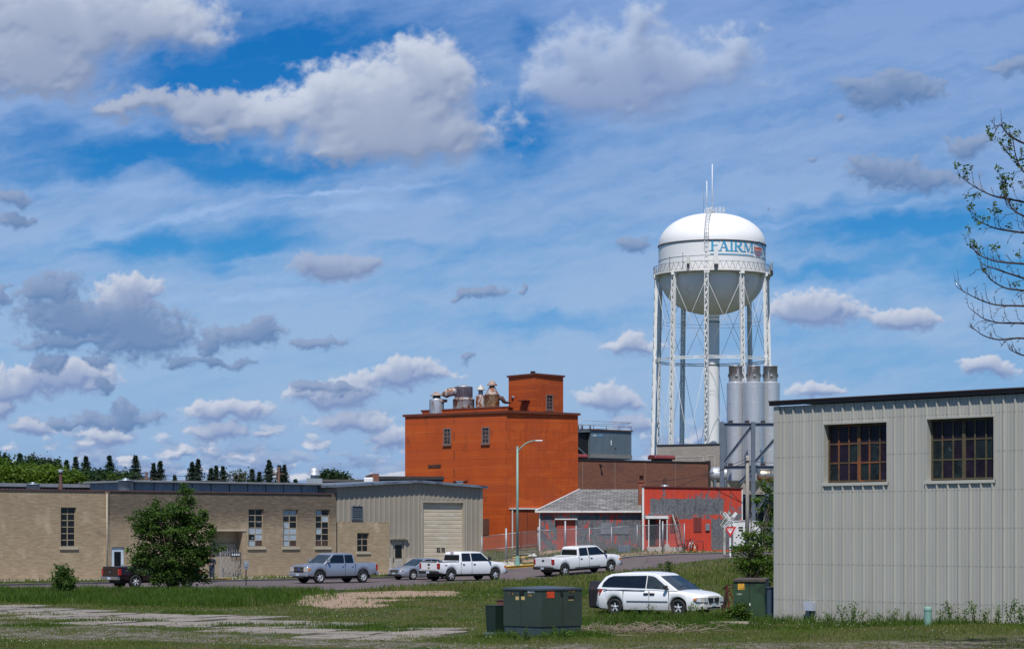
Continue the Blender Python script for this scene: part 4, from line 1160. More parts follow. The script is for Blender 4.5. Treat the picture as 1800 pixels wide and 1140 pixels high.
# ---------------------------------------------------------------- patchy paint
def patchy(name, regions, base_thr, streak=True, corr=True):
    m, t, b, tc = custom(name, 0.8)
    x, y, z = t.sep(tc)
    xx = t.m('ADD', x, y)
    v = t.xyz(xx, z, 0)
    n1 = t.noise(t.vm('MULTIPLY', v, (1.6, 0.75, 1)), 1.2, 6, 0.68)
    n2 = t.noise(t.vm('MULTIPLY', v, (5.5, 0.9, 1)), 1.3, 5, 0.65)
    f = t.m('ADD', t.m('MULTIPLY', n1, 0.55), t.m('MULTIPLY', n2, 0.45))
    acc = None
    for (u0, u1, z0, z1, amt, soft_) in regions:
        a = t.m('MULTIPLY', t.ss(xx, u0 - soft_, u0 + soft_), t.ss(xx, u1 - soft_, u1 + soft_, 1, 0))
        c_ = t.m('MULTIPLY', t.ss(z, z0 - soft_, z0 + soft_), t.ss(z, z1 - soft_, z1 + soft_, 1, 0))
        q = t.m('MULTIPLY', t.m('MULTIPLY', a, c_), amt)
        acc = q if acc is None else t.m('ADD', acc, q)
    if acc is not None: f = t.m('ADD', f, acc)
    k = t.ss(f, base_thr, base_thr + 0.035)
    red = t.mix(t.lin(n1, .3, .7), (0.52, 0.045, 0.018), (0.40, 0.032, 0.016))
    gr = t.mix(t.lin(t.noise(t.vm('MULTIPLY', v, (3, 2, 1)), 2.2, 4, .6), .35, .65), (0.075, 0.080, 0.090), (0.145, 0.15, 0.16))
    gr = t.mix(t.ss(t.noise(t.vm('MULTIPLY', v, (2.5, 1, 1)), 1.4, 5, .65), .52, .66, 0, .75), gr, (0.04, 0.042, 0.05))
    c = t.mix(k, red, gr)
    if corr:
        w = t.m('FRACT', t.m('MULTIPLY', xx, 2.2))
        c = t.mix(t.ss(t.m('ABSOLUTE', t.m('SUBTRACT', w, 0.5)), 0.44, 0.5, 0, 0.35), c, (0.06, 0.02, 0.02))
    t.put(b.inputs['Base Color'], c)
    return m

# ---------------------------------------------------------------- 4 shingled house
B4 = Frame(948, 178, 1127, 177.5, 2.0)
root = B4.root('shingled_shed', 'low peeling red and grey shed with a hipped grey shingle roof beside the orange tower', 'building')
L4 = B4.L; H4 = B4.z(1040, 897.5)
rl = B4.rect
wm = patchy('peeling_red_grey_board', [(0, L4, 0, H4 - .25, .10, .05), (0, 2.2, 0, H4 - .3, -.02, .3), (0, L4, H4 - .2, H4, -.4, .03), (5.2, 6.6, 0.5, 2.5, -.04, .2)], 0.515)
mb = MB(); wall(mb, 0, L4, -.5, H4, []); body(mb, 0, L4, 7.5, -.5, H4, roof=False); mb.build('wall', wm, root)
shm, t, b, tc = custom('grey_wood_shingles', .9)
x, y, z = t.sep(tc); v = t.xyz(x, t.m('MULTIPLY', y, 1.1), 0)
br = t.node('ShaderNodeTexBrick'); t.put(br.inputs['Vector'], v)
br.inputs['Color1'].default_value = (0.215, 0.21, 0.205, 1); br.inputs['Color2'].default_value = (0.12, 0.117, 0.113, 1); br.inputs['Mortar'].default_value = (.045, .045, .045, 1)
br.inputs['Scale'].default_value = 1; br.inputs['Brick Width'].default_value = .55; br.inputs['Row Height'].default_value = .32; br.inputs['Mortar Size'].default_value = .022
n1 = t.noise(t.vm('MULTIPLY', tc, (1, 2.5, 1)), 1.1, 5, .65)
c = t.mix(t.ss(n1, .55, .68, 0, .85), br.outputs[0], (.055, .055, .055)); c = t.mix(t.ss(n1, .44, .32, 0, .7), c, (.38, .37, .36))
t.put(b.inputs['Base Color'], c)
hz = H4 + (B4.z(1070, 859.5, 4.0) - H4)
ru = B4.u(1019, 4.0)
mb = MB()
E = .3
pts = [(-E, -E, H4 - .02), (L4 + .02, -E, H4 - .02), (L4 + .02, 8, H4), (-E, 8, H4), (ru, 4.0, hz), (L4 + .02, 4.0, hz)]
mb.add(pts, [(0, 1, 5, 4), (3, 0, 4), (2, 3, 4, 5), (1, 2, 5), (0, 3, 2, 1)])
mb.build('roof', shm, root, fixn=True)
mb = MB(); mb.box(-E - .02, L4 + .02, -E - .05, -E - .005, H4 - .12, H4 + .03); mb.box(-.02, .07, -.06, -.002, -.4, H4 - .12)
mb.bar((-E, -E, H4 + .03), (ru, 4.0, hz + .03), .12, .05)
mb.build('trim', white_old, root)
dr = rl(979, 913, 1013, 966)
d_ = MB().box(dr[0], dr[1] - .05, -.07, -.003, .0, dr[3]).build('door', mat('faded_red_door', (.30, .055, .035), .8, var=.2), root)
MB().box(dr[0] - .15, dr[1] + .08, -.35, -.003, dr[3] + .01, dr[3] + .1).build('door_hood', white_old, root)
MB().box(dr[1] - .049, dr[1] + .03, -.08, -.004, 0, dr[3]).build('door_post', white_old, root)
wr = rl(1056, 918, 1075, 938); MB().box(wr[0], wr[1], -.05, -.003, wr[2], wr[3]).build('boarded_window', mat('grey_board', (.17, .18, .20), .8), root)
wr = rl(1078, 924, 1106, 938); MB().box(wr[0], wr[1], -.05, -.003, wr[2], wr[3]).build('boarded_window', mat('grey_board_dark', (.13, .135, .15), .8), root)
# brick chimney between the two sheds
q = P(1127.5, 897, 178.6)
t_ = thing('brick_chimney', 'orange brick chimney with a clay pot where the shingle roof meets the red shed', 'chimney', (q.x, q.y, 2.0))
h_ = P(0, 847, 178.6).z - 2.0
MB().box(-.24, .24, -.24, .24, 0, h_).build('stack', brick_chim, t_); MB().box(-.3, .3, -.3, .3, h_, h_ + .12).build('cap', brick_chim, t_)
MB().lathe([(.15, h_ + .12), (.15, h_ + .5), (.18, h_ + .5), (.18, h_ + .58), (.001, h_ + .6)], 14).build('pot', rust_pipe, t_)

# ---------------------------------------------------------------- 5 red false front shed
B5 = Frame(1129, 176.2, 1305, 176.0, 2.1)
root = B5.root('red_shed', 'bright red flat fronted shed with a large grey patch of lost paint and an awning', 'building')
L5 = B5.L; H5 = B5.z(1129, 855.5)
sc = L5 / 176.0
gx = lambda px: (px - 1129) * sc
rm = patchy('peeling_red_metal', [(gx(1143), gx(1272), 2.72, 3.95, .20, .03), (gx(1131), gx(1305), 2.35, 2.80, .11, .06), (gx(1205), gx(1270), 3.7, 4.4, .06, .2), (gx(1180), gx(1262), 4.35, 4.75, .065, .05), (gx(1160), gx(1170), 3.9, 4.75, .10, .05),
        (gx(1250), gx(1300), .0, 2.35, .22, .03), (gx(1129), gx(1250), -.5, 2.33, -.5, .02), (gx(1275), gx(1305), 2.4, 4.3, .055, .2), (gx(1130), gx(1300), 4.3, 5, -.03, .1)], 0.565)
topr = lambda u: H5 - .13 * u / L5
mb = MB(); wall(mb, 0, L5, -.5, topr, []); body(mb, 0, L5, 6, -.5, H5 - .5, roof=True)
mb.quad((0, .12, H5 - .5), (L5, .12, H5 - .5), (L5, .12, topr(L5)), (0, .12, H5)); mb.quad((0, 0, H5), (L5, 0, topr(L5)), (L5, .12, topr(L5)), (0, .12, H5))
mb.build('wall', rm, root)
MB().prism([(-.05, H5 + .002), (L5 + .05, topr(L5) + .002), (L5 + .05, topr(L5) + .1), (-.05, H5 + .1)], -.1, .16, 'y').build('coping', mat('dark_red_coping', (.09, .02, .018), .7), root)
MB().box(-.02, .14, -.05, -.002, -.3, H5 - .0).build('corner_trim', white_old, root); MB().box(L5 - .06, L5 + .02, -.05, -.002, 2.3, H5 - .14).build('corner_trim', white_old, root)
dr = B5.rect(1141, 911, 1160, 960)
MB().box(dr[0], dr[1] - .35, -.03, -.002, .3, dr[3]).build('doorway', black, root)
MB().box(dr[1] - .34, dr[1] + .4, -.05, -.002, .1, dr[3]).build('door', mat('dark_red_door', (.17, .02, .015), .8), root)
aw = B5.rect(1134, 905, 1174, 911)
a_o = MB().box(aw[0], aw[1], -1.0, -.06, aw[2], aw[3] - .05).build('awning', white_old, root)
mb = MB()
for u_ in (aw[0] + .25, aw[0] + 1.1, aw[1] - .1): mb.box(u_ - .04, u_ + .04, -.95, -.87, -.1, aw[2] - .002)
mb.build('awning_post', white_old, root)
MB().box(aw[0] + .1, aw[1] + 1.2, -1.2, -.06, -.5, .22).build('concrete_step', concrete, root)
shut = mat('dark_red_shutter', (.15, .022, .018), .8, var=.3, stretch=(8, 8, .6), vscale=2)
for px in ((1177, 910, 1191, 935), (1219, 909, 1233, 934)):
    r = B5.rect(*px); MB().box(r[0], r[1], -.05, -.002, r[2], r[3]).build('shutter', shut, root)
r = B5.rect(1240, 920, 1247.5, 932); MB().box(r[0], r[1], -.12, -.002, r[2], r[3]).build('meter_box', mat('grey_box', (.16, .18, .20), .6), root, bevel=.02)
q = P(1168.5, 857, 180)
t_ = thing('roof_stack', 'short rusty pipe on a squat grey drum above the red shed', 'roof vent', q)
MB().lathe([(.30, -.6), (.30, .22), (.001, .26)], 18).build('drum', galv, t_)
MB().lathe([(.14, .2), (.14, .72)], 12).build('pipe', rust_pipe, t_); MB().tube([(.02, 0, .7), (-.0, 0, .98)], .03, 6).build('rod', dark_metal, t_)

# ---------------------------------------------------------------- 6 brown brick warehouse
B6 = Frame(1000, 197, 1245, 205, 2.1)
root = B6.root('brown_brick_warehouse', 'plain brown brick warehouse wall behind the peeling sheds', 'building')
H6 = B6.z(1016, 808.5)
mb = MB(); wall(mb, 0, B6.L, -.5, H6, []); body(mb, 0, B6.L, 20, -.5, H6, roof=True, roof_mi=1, rz=H6 - .1); mb.build('wall', [brick_red, roof_felt], root)
MB().box(0, B6.L, -.06, .3, H6 + .002, H6 + .1).build('coping', dark_metal, root)
mb = MB()
for px in (1024, 1081, 1134, 1187): u = B6.u(px); mb.box(u - .02, u + .02, -.012, -.002, 0, H6)
mb.build('expansion_joint', mat('light_joint', (.27, .2, .17), .9), root)
u = B6.L; MB().box(u + .002, u + .2, -.1, .4, 0, H6 + .2).build('corner_trim', dark_metal, root)
u = B6.u(1054); z_ = B6.z(1054, 818)
MB().tube([(u, 0, z_ + .1), (u, -.25, z_ + .1), (u + .02, -.3, z_ - .1)], [.05, .06, .1], 8).build('wall_lamp', black, root)
maroon = mat('maroon_hood', (.17, .035, .035), .5, var=.15)
for px, py, w_, lb in ((1163, 810, 2.25, 'rounded maroon fan hood on the brown brick roof near the water tower legs'), (1018, 808, 1.2, 'rounded maroon fan hood just behind the orange tower below the cooling unit')):
    q = P(px, py, 203 if px > 1100 else 199)
    t_ = thing('roof_fan', lb, 'roof vent', q, B6.rot, 'maroon fan hoods')
    MB().box(-w_ * .36, w_ * .36, -.5, .5, -.3, .14).build('curb', black, t_)
    mb = MB(); mb.prism([(-.6, .14), (-.62, .32), (-.4, .52), (.4, .55), (.62, .34), (.6, .14)], -w_ / 2, w_ / 2, 'x'); mb.build('hood', maroon, t_, bevel=.06)

# cooling unit with railing
B7 = Frame(1038, 203, 1110, 206.5, 0)
zb = P(0, 806, 204).z
root = thing('cooling_unit', 'blue grey box shaped cooling unit with a railing on the warehouse roof', 'cooling unit', (B7.A.x, B7.A.y, zb), B7.rot)
L7 = B7.L; H7 = P(0, 756.5, 204).z - zb
pan = mat('blue_grey_panels', (0.135, 0.18, 0.205), .5, .2, var=.12, vscale=.8, stretch=(2, 2, .4))
mb = MB(); mb.box(0, L7, 0, 5.5, .0, H7); 
k = 0
for k in range(1, 7): mb.box(L7 * k / 7 - .025, L7 * k / 7 + .025, -.03, -.002, .45, H7 - .1)
mb.build('casing', pan, root)
MB().box(-.05, L7 + .05, -.06, -.004, .08, .42).build('base_band', mat('grey_base_band', (.2, .2, .19), .7), root)
MB().box(-.1, L7 + .1, -.1, 5.6, H7 + .002, H7 + .12).build('deck', rust_pipe, root)
mb = MB(); mb.box(-1.6, -.01, .3, 5, .1, H7 - .15, 0); mb.build('air_intake', black, root)
mb = MB(); mb.bar((-1.65, .2, H7 - .2), (0, .0, H7 - .1), .1); mb.bar((-1.65, .2, 1.1), (-.1, .1, .1), .1); mb.bar((-1.62, .25, .0), (-1.62, .25, H7 - .1), .1); mb.box(-1.7, 0, .1, 5, H7 - .15, H7 - .02)
mb.build('intake_frame', pan, root)
mb = MB()
for yy in (0.0, 5.4):
    for zz in (.42, .82): mb.tube([(-1.2, yy, H7 + zz), (L7, yy, H7 + zz)], .022, 6)
    for i in range(5): u_ = -1.2 + (L7 + 1.2) * i / 4; mb.tube([(u_, yy, H7), (u_, yy, H7 + .84)], .025, 6)
for u_ in (-1.2, L7):
    for zz in (.42, .82): mb.tube([(u_, 0, H7 + zz), (u_, 5.4, H7 + zz)], .022, 6)
mb.build('railing', post_steel, root)
MB().box(.1, 1.6, -.012, -.003, H7 - .55, H7 - .35).build('maker_plate', mat('pale_blue_plate', (.10, .25, .38), .4, col2=(.6, .62, .6), thr=(.52, .54), c2scale=2.5), root)
MB().box(2.55, 2.62, -.05, -.002, 1.25, 1.7).build('door_handle', white_paint, root); MB().box(3.1, 3.2, -.02, -.002, .9, 1.05).build('lock', black, root)
for u_ in (.3, .9, 1.4, 2.4): MB().tube([(u_, 2.5, H7 + .1), (u_, 2.5, H7 + .65)], .07, 6).build('pipe_stub', dark_metal, root)

# ---------------------------------------------------------------- 7 beige block hall behind the silos
B8 = Frame(1155, 216, 1300, 212, 2.1)
root = B8.root('beige_block_hall', 'pale beige block hall with a flat top between the brown brick wall and the silos', 'building')
H8 = B8.z(1155, 783.5); Ltot = B8.L + 6
bb = brick_mat('beige_block', (.40, .365, .32), (.37, .335, .29), (.33, .30, .26), .9, .45, msize=.015)
mb = MB(); wall(mb, 0, Ltot, -.5, H8, []); body(mb, 0, Ltot, 9, -.5, H8, roof_mi=1, rz=H8 - .1); mb.build('wall', [bb, roof_felt], root)
MB().box(-.05, Ltot, -.06, .3, H8 + .002, H8 + .13).build('coping', dark_metal, root)
mb = MB(); pn = mat('pale_panel', (.47, .44, .40), .8)
for px in ((1188, 802, 1237, 815), (1243, 800, 1257, 870)):
    r = B8.rect(*px)
    mb.box(r[0], r[1], -.03, -.002, r[3] - .06, r[3]); mb.box(r[0], r[0] + .06, -.03, -.002, r[2], r[3] - .061); mb.box(r[1] - .06, r[1], -.03, -.002, r[2], r[3] - .061)
mb.build('panel_trim', pn, root)
r = B8.rect(1181, 811, 1243, 814); MB().box(r[0], r[1], -.5, -.004, r[2], r[3]).build('ledge', dark_metal, root)

# ---------------------------------------------------------------- 8 grey ribbed building at the right
B9 = Frame(1362, 80, 1800, 72.5, 0.18)
root = B9.root('grey_steel_building', 'large pale grey ribbed steel building with two many paned windows at the right', 'building')
H9 = B9.z(1362, 714.5); L9 = B9.u(2250)
w1 = B9.rect(1450, 743, 1560, 847); w2 = B9.rect(1631, 735, 1748, 844)
w1 = (w1[0], w1[1], B9.z(1505, 847.5), B9.z(1505, 744)); w2 = (w2[0], w2[1], B9.z(1690, 843.5), B9.z(1690, 734.5))
gsm, t, b, tc = custom('grey_ribbed_steel', .5)
x, y, z = t.sep(tc)
n1 = t.noise(t.vm('MULTIPLY', tc, (2.5, 2.5, .25)), 1.0, 5, .6)
c = t.mix(t.lin(n1, .3, .7), (0.365, 0.36, 0.32), (0.415, 0.41, 0.37))
# screw rows with a little grime around them
row = t.m('ABSOLUTE', t.m('SUBTRACT', t.m('FRACT', t.m('DIVIDE', t.m('ADD', z, 0.35), 1.24)), 0.5))
scr = t.m('ABSOLUTE', t.m('SUBTRACT', t.m('FRACT', t.m('MULTIPLY', x, 4.6)), 0.5))
sm_ = t.m('MULTIPLY', t.ss(row, .478, .490), t.ss(scr, .30, .42))
c = t.mix(t.m('MULTIPLY', sm_, .45), c, (.12, .12, .11))
c = t.mix(t.m('MULTIPLY', t.ss(row, .46, .5), .18), c, (.2, .2, .18))
dirt_ = t.m('MULTIPLY', t.ss(z, 1.2, .1), t.ss(t.noise(tc, 2.5, 5, .7), .4, .7))
c = t.mix(t.m('MULTIPLY', dirt_, .5), c, (.16, .15, .11))
t.put(b.inputs['Base Color'], c)
holes = [w1, w2]
mb = MB(); wall(mb, 0, L9, -.5, H9, holes, .24); body(mb, 0, L9, 22, -.5, H9, roof=True, roof_mi=1, rz=H9 - .05)
ribs(mb, .30, L9, -.4, H9 - .02, 0.435, holes, w=.045, h=.06, m=.05)
# low stiffening swages between the ribs
n = int(L9 / .435)
for k in range(n):
    for s_ in (.34, .66):
        u = .30 + .1305 + .435 * (k + s_)
        if any(h[0] - .1 < u < h[1] + .1 for h in holes):
            hh = [h for h in holes if h[0] - .1 < u < h[1] + .1][0]
            segs = [(-.4, hh[2] - .06), (hh[3] + .06, H9 - .02)]
        else: segs = [(-.4, H9 - .02)]
        for a, b2 in segs: mb.prism([(u - .02, -.0005), (u - .01, -.009), (u + .01, -.009), (u + .02, -.0005)], a, b2, 'z')
mb.build('wall', [gsm, brown_trim], root)
cream = mat('cream_flashing', (.47, .46, .40), .5, var=.05)
mb = MB(); mb.box(0, .24, -.065, .1, -.5, H9 - .003)
mb.build('corner_trim', gsm, root)
mb = MB()
mb.box(-.15, L9, -.14, -.0, H9 + .03, H9 + .16); mb.box(-.15, L9, -.2, 22, H9 + .162, H9 + .2)
mb.build('roof_edge', brown_trim, root)
for w, fm, gl_, lb in ((w1, muntin_rust, 0, 'left window with a rust orange centre bar'), (w2, muntin_olive, 1, 'right window with olive bars')):
    rr = random.Random(3 + gl_)
    inn = (w[0] + .02, w[1] - .02, w[2] + .03, w[3] - .02)
    wo = window(root, inn, 6, 3, .215, fm, [glass_violet, glass_green, glass_pale], lambda i, j: (1 if rr.random() < .3 else 0) if j else 0, .05, .055, mull=3, label=lb)
    MB().box(w[0] - .09, w[1] + .05, -.07, .19, w[2] - .10, w[2] + .004).build('sill', cream, wo)
    mb = MB(); mb.box(w[0] - .05, w[0] - .001, -.055, -.002, w[2] - .09, w[3] + .05); mb.box(w[1] + .001, w[1] + .05, -.055, -.002, w[2] - .09, w[3] + .05); mb.box(w[0] - .001, w[1] + .001, -.06, -.002, w[3] + .001, w[3] + .055)
    mb.build('frame_trim', gsm, wo)
# electric box on its wall
r = B9.rect(1421.5, 1057, 1435, 1073)
q = B9.A + B9.e * ((r[0] + r[1]) / 2) - B9.n * .03
t_ = thing('electric_box', 'small pale grey electric box with a conduit on the grey ribbed wall', 'electric box', (q.x, q.y, 0.18), B9.rot)
w_ = (r[1] - r[0]) / 2
MB().box(-w_, w_, -.2, -.0, r[2], r[3]).build('box', mat('pale_blue_grey', (.42, .45, .52), .5), t_, bevel=.015)
MB().box(-w_ - .02, w_ + .02, -.22, -.202, r[2] + .02, r[3] + .02).build('lid', mat('pale_lid', (.46, .49, .56), .5), t_)
MB().tube([(0, -.1, r[2]), (0.02, -.1, 0)], .025, 6).build('conduit', dark_metal, t_)
# ================================================================== water tower
WD = 328.0; WS = WD / F
wc = P(1251.5, 0, WD); gzt = 2.2
def zt(py, d=WD): return EYE + (HY - py) / F * d - gzt
root = thing('water_tower', 'white legged water tower with blue lettering round its tank', 'water tower', (wc.x, WD, gzt))
tank_w = mat('white_tank_paint', (0.80, 0.80, 0.79), 0.45, var=0.03, vscale=.4, stretch=(1, 1, .2), col2=(.66, .64, .60), thr=(.66, .8), c2scale=.6, c2stretch=(1, 1, .15))
bowl_w = mat('grimy_white_bowl', (0.86, 0.82, 0.82), 0.55, var=0.06, vscale=.4, stretch=(1, 1, .2), col2=(.60, .57, .50), thr=(.56, .75), c2scale=.4)
seam = mat('dark_seam', (.14, .14, .14), .7)
RT_ = 94 * WS
# dome: superellipse from the band up
prof = []
z_b, z_t = zt(433), zt(376.5)
for k in range(25):
    a = pi / 2 * k / 24
    prof.append((RT_ * cos(a) ** 0.86 if k < 24 else .001, z_b + (z_t - z_b) * sin(a) ** 1.0))
tk = MB().lathe(prof, 96).build('dome', tank_w, root)
z_l = zt(480)
MB().lathe([(RT_ * .997, z_l), (RT_ * .997, z_b)], 96).build('tank_wall', tank_w, root)
prof = []
for k in range(25):
    a = pi / 2 * k / 24
    prof.append((max(11 * WS, RT_ * .985 * cos(a) ** .92), zt(483) + (zt(553) - zt(483)) * sin(a)))
MB().lathe([(RT_ * .997, z_l), (RT_ * .99, zt(483))] + prof[1:], 96).build('bowl', bowl_w, root)
mb = MB()
for r_, z0_, z1_ in ((RT_ * 1.012, z_b - .10, z_b + .08), ):
    mb.lathe([(r_ - .1, z0_), (r_, z0_), (r_, z1_), (r_ - .1, z1_)], 96)
mb.build('girdle', seam, root)
mb = MB(); zs_ = zt(459); mb.lathe([(RT_ - .05, zs_ - .03), (RT_ + .012, zs_ - .03), (RT_ + .012, zs_ + .03), (RT_ - .05, zs_ + .03)], 96)
mb.build('plate_seam', mat('faint_seam', (.45, .45, .45), .7), root)
# gallery
RB = 103 * WS; z_g = zt(484)
MB().lathe([(RT_ - .1, z_g - .28), (RB, z_g - .28), (RB, z_g + .02), (RB - .06, z_g + .02), (RB - .06, z_g - .1), (RT_ - .1, z_g - .1)], 96).build('gallery', mat('gallery_paint', (.52, .51, .47), .6), root)
mb = MB(); n = 60
rail_z = z_g + 1.15
mb.lathe([(RB, rail_z), (RB - .05, rail_z + .035), (RB - .09, rail_z), (RB - .05, rail_z - .035), (RB, rail_z)], 96)
for k in range(n):
    a0, a1 = 2 * pi * k / n, 2 * pi * (k + 1) / n
    am_ = (a0 + a1) / 2; R = RB - .05
    mb.bar((R * cos(a0), R * sin(a0), z_g), (R * cos(am_), R * sin(am_), rail_z), .05); mb.bar((R * cos(am_), R * sin(am_), rail_z), (R * cos(a1), R * sin(a1), z_g), .05)
mb.build('railing', mat('railing_grey', (.30, .30, .30), .6), root)
# column
cw = 13 * WS
MB().lathe([(cw, -1), (cw, zt(556)), (cw * 1.05, zt(552))], 40).build('riser_column', tank_w, root)
mb = MB()
for py in (567, 642): mb.lathe([(cw - .05, zt(py)), (cw + .09, zt(py)), (cw + .09, zt(py) + .1), (cw - .05, zt(py) + .1)], 40)
mb.build('column_band', seam, root)
leg_m = mat('white_laced_steel', (0.74, 0.74, 0.72), .6, var=.1)
lace = mat('laced_shadow', (.25, .25, .24), .8)
phs = [-10.4 + 36 * k for k in range(10)]
z_top = z_g - .2; z_bot = -.5
r_t, r_b = 99.5 * WS, (99.5 + 7.0 * (zt(486) + .5) / (zt(486) - zt(800))) * WS
z_mid = zt(634)
def legp(ph, z):
    f = (z_top - z) / (z_top - z_bot); r = r_t + (r_b - r_t) * f; a = radians(ph)
    return Vector((r * sin(a), -r * cos(a), z))
for ph in phs:
    a = radians(ph); tn = Vector((cos(a), sin(a), 0)); rd_ = Vector((sin(a), -cos(a), 0))
    mb = MB(); hw = .24; hd = .22
    for sgn in (-1, 1):
        p0 = legp(ph, z_bot) + tn * hw * sgn; p1 = legp(ph, z_top) + tn * hw * sgn
        mb.bar(p0, p1, .13, .40, up=tuple(rd_))
    for s2 in (1, -1):
        m_ = 44
        for k in range(m_):
            za = z_bot + (z_top - z_bot) * k / m_; zb_ = z_bot + (z_top - z_bot) * (k + 1) / m_
            s_ = 1 if k % 2 else -1
            mb.bar(legp(ph, za) + tn * hw * s_ + rd_ * .2 * s2, legp(ph, zb_) - tn * hw * s_ + rd_ * .2 * s2, .15, .03, up=tuple(rd_))
    lg = mb.build('leg', leg_m, root)
    c0_ = legp(ph, z_top + .0)
    MB().box(c0_.x - .38, c0_.x + .38, c0_.y - .38, c0_.y + .38, z_top - .35, z_top + .15).build('cap_plate', leg_m, lg)
# struts and rods
mb = MB()
for i in range(10):
    a = legp(phs[i], z_mid); b2 = legp(phs[(i + 1) % 10], z_mid)
    mb.bar(a + Vector((0, 0, .15)), b2 + Vector((0, 0, .15)), .12); mb.bar(a - Vector((0, 0, .15)), b2 - Vector((0, 0, .15)), .12)
    m_ = (a + b2) / 2; mb.bar(a + Vector((0, 0, .15)), m_ - Vector((0, 0, .15)), .06); mb.bar(m_ - Vector((0, 0, .15)), b2 + Vector((0, 0, .15)), .06)
mb.build('strut_ring', leg_m, root)
for i in range(10):
    mb = MB()
    for (za, zb_) in ((z_bot + 1, z_mid), (z_mid, z_top - 1)):
        for p, q in ((i, (i + 1) % 10), ((i + 1) % 10, i)):
            mb.tube([legp(phs[p], za), legp(phs[q], zb_)], .032, 5)
    mb.build('brace_rod', mat('rod_paint', (.55, .55, .54), .6) if i == 0 else MATS['rod_paint'], root)
mb = MB()
for py in (563, 569): mb.lathe([(7.2, zt(py)), (7.22, zt(py) + .02), (7.2, zt(py) + .04), (7.18, zt(py) + .02), (7.2, zt(py))], 48)
mb.build('rod_ring', MATS['rod_paint'], root)
# ladder up a front leg and over the tank
def over_tank(t_):  # t_ 0..1 along the dome from girdle to top
    a = pi / 2 * t_
    return RT_ * cos(a) ** .86, z_b + (z_t - z_b) * sin(a)
mb = MB(); ph = -10.4; a = radians(ph); tn = Vector((cos(a), sin(a), 0)); rd_ = Vector((sin(a), -cos(a), 0))
path = [legp(ph, z_bot) + rd_ * .45, legp(ph, z_top) + rd_ * .45]
path += [rd_ * (RT_ + .75) + Vector((0, 0, z_g + .3)), rd_ * (RT_ + .55) + Vector((0, 0, z_b))]
for k in range(1, 12):
    r_, z_ = over_tank(k / 12.5)
    path.append(rd_ * (r_ + .35) + Vector((0, 0, z_ + .30)))
for s_ in (-1, 1): mb.tube([p + tn * .24 * s_ for p in path], .038, 5)
for p, q in zip(path, path[1:]):
    L = (q - p).length; m_ = max(1, int(L / .6))
    for k in range(m_): c_ = p + (q - p) * k / m_; mb.bar(c_ - tn * .24, c_ + tn * .24, .04)
# safety hoops over the dome
for k in range(3, len(path)):
    p = path[k]; q = path[min(k + 1, len(path) - 1)]
    for m_ in (0, .5):
        c_ = p + (q - p) * m_
        nrm = Vector((rd_.x, rd_.y, .8 if k > 5 else .1)).normalized()
        mb.tube([c_ + tn * .22, c_ + tn * .30 + nrm * .35, c_ + nrm * .6, c_ - tn * .30 + nrm * .35, c_ - tn * .22], .022, 4)
for off in (-.30, 0, .30):
    pts = []
    for k in range(3, len(path)):
        nrm = Vector((rd_.x, rd_.y, .8 if k > 5 else .1)).normalized(); pts.append(path[k] + tn * off + nrm * (.35 if off else .6))
    mb.tube(pts, .022, 4)
mb.build('ladder', mat('ladder_grey', (.66, .66, .65), .6), root)
# things on the summit
mb = MB(); zz = zt(376.5)
mb.lathe([(.35, zz - .3), (.35, zz + .55), (.001, zz + .7)], 16); mb.build('hatch', galv_dull, root)
mb = MB()
for k in range(8):
    a0 = 2 * pi * k / 8; a1 = 2 * pi * (k + 1) / 8
    p = Vector((1.1 + .8 * cos(a0), .8 * sin(a0), zz - .1)); q = Vector((1.1 + .8 * cos(a1), .8 * sin(a1), zz - .1))
    mb.tube([p, p + Vector((0, 0, 1.0))], .035, 5)
    for h in (.5, 1.0): mb.tube([p + Vector((0, 0, h)), q + Vector((0, 0, h))], .03, 5)
mb.build('summit_rail', white_old, root)
mb = MB()
for k in range(5):
    x_ = -1.15 + .3 * k; mb.tube([(x_, -1.2, zz - .5), (x_ + .02, -1.2, zz + .5 + .4 * (k % 2))], .04, 5)
mb.tube([(-1.2, -1.2, zz + .5), (.1, -1.2, zz + .8)], .04, 5); mb.build('aerial_mount', MATS['ladder_grey'], root)
for px, y0_, y1_, r_ in ((1251, 290, 366, .065), (1241.5, 320, 362, .065), (1236, 322, 372, .028)):
    x_ = (px - 1251.5) * WS
    MB().tube([(x_, -.9, zt(y1_) - .6), (x_, -.9, zt(y0_))], r_, 6).build('whip_antenna', white_paint if r_ > .05 else galv_dull, root)
def panel_ant(ang, r_, z0_, z1_, w, m, name='panel_antenna'):
    a = radians(ang); M_ = Matrix.Translation((r_ * sin(a), -r_ * cos(a), 0)) @ Matrix.Rotation(a, 4, 'Z')
    o = MB(M_).box(-w / 2, w / 2, -.1, .1, z0_, z1_).build(name, m, root, bevel=.03)
    MB(M_).tube([(0, .14, z0_ - .6), (0, .14, z1_ + .1)], .06, 6).build('antenna_pole', galv_dull, o)
    MB(M_).box(-w / 2.4, w / 2.4, -.12, .12, z0_ - .55, z0_ - .02).build('radio_unit', dark_metal, o)
panel_ant(-1.2, RB + .15, zt(476), zt(446), .60, white_paint)
panel_ant(-28, RB + .1, zt(474), zt(461), .42, mat('pale_green_panel', (.62, .66, .60), .5))
for aa in (75, 84, 93): panel_ant(aa, RB + .2, zt(478), zt(463), .3, galv)
mb = MB()
for aa in (-50, -34): 
    a = radians(aa); mb.tube([(RB * sin(a), -RB * cos(a), z_g), (RB * sin(a), -RB * cos(a), z_g + 2.1 + (.4 if aa == -34 else 0))], .035, 5)
mb.build('short_aerial', dark_metal, root)

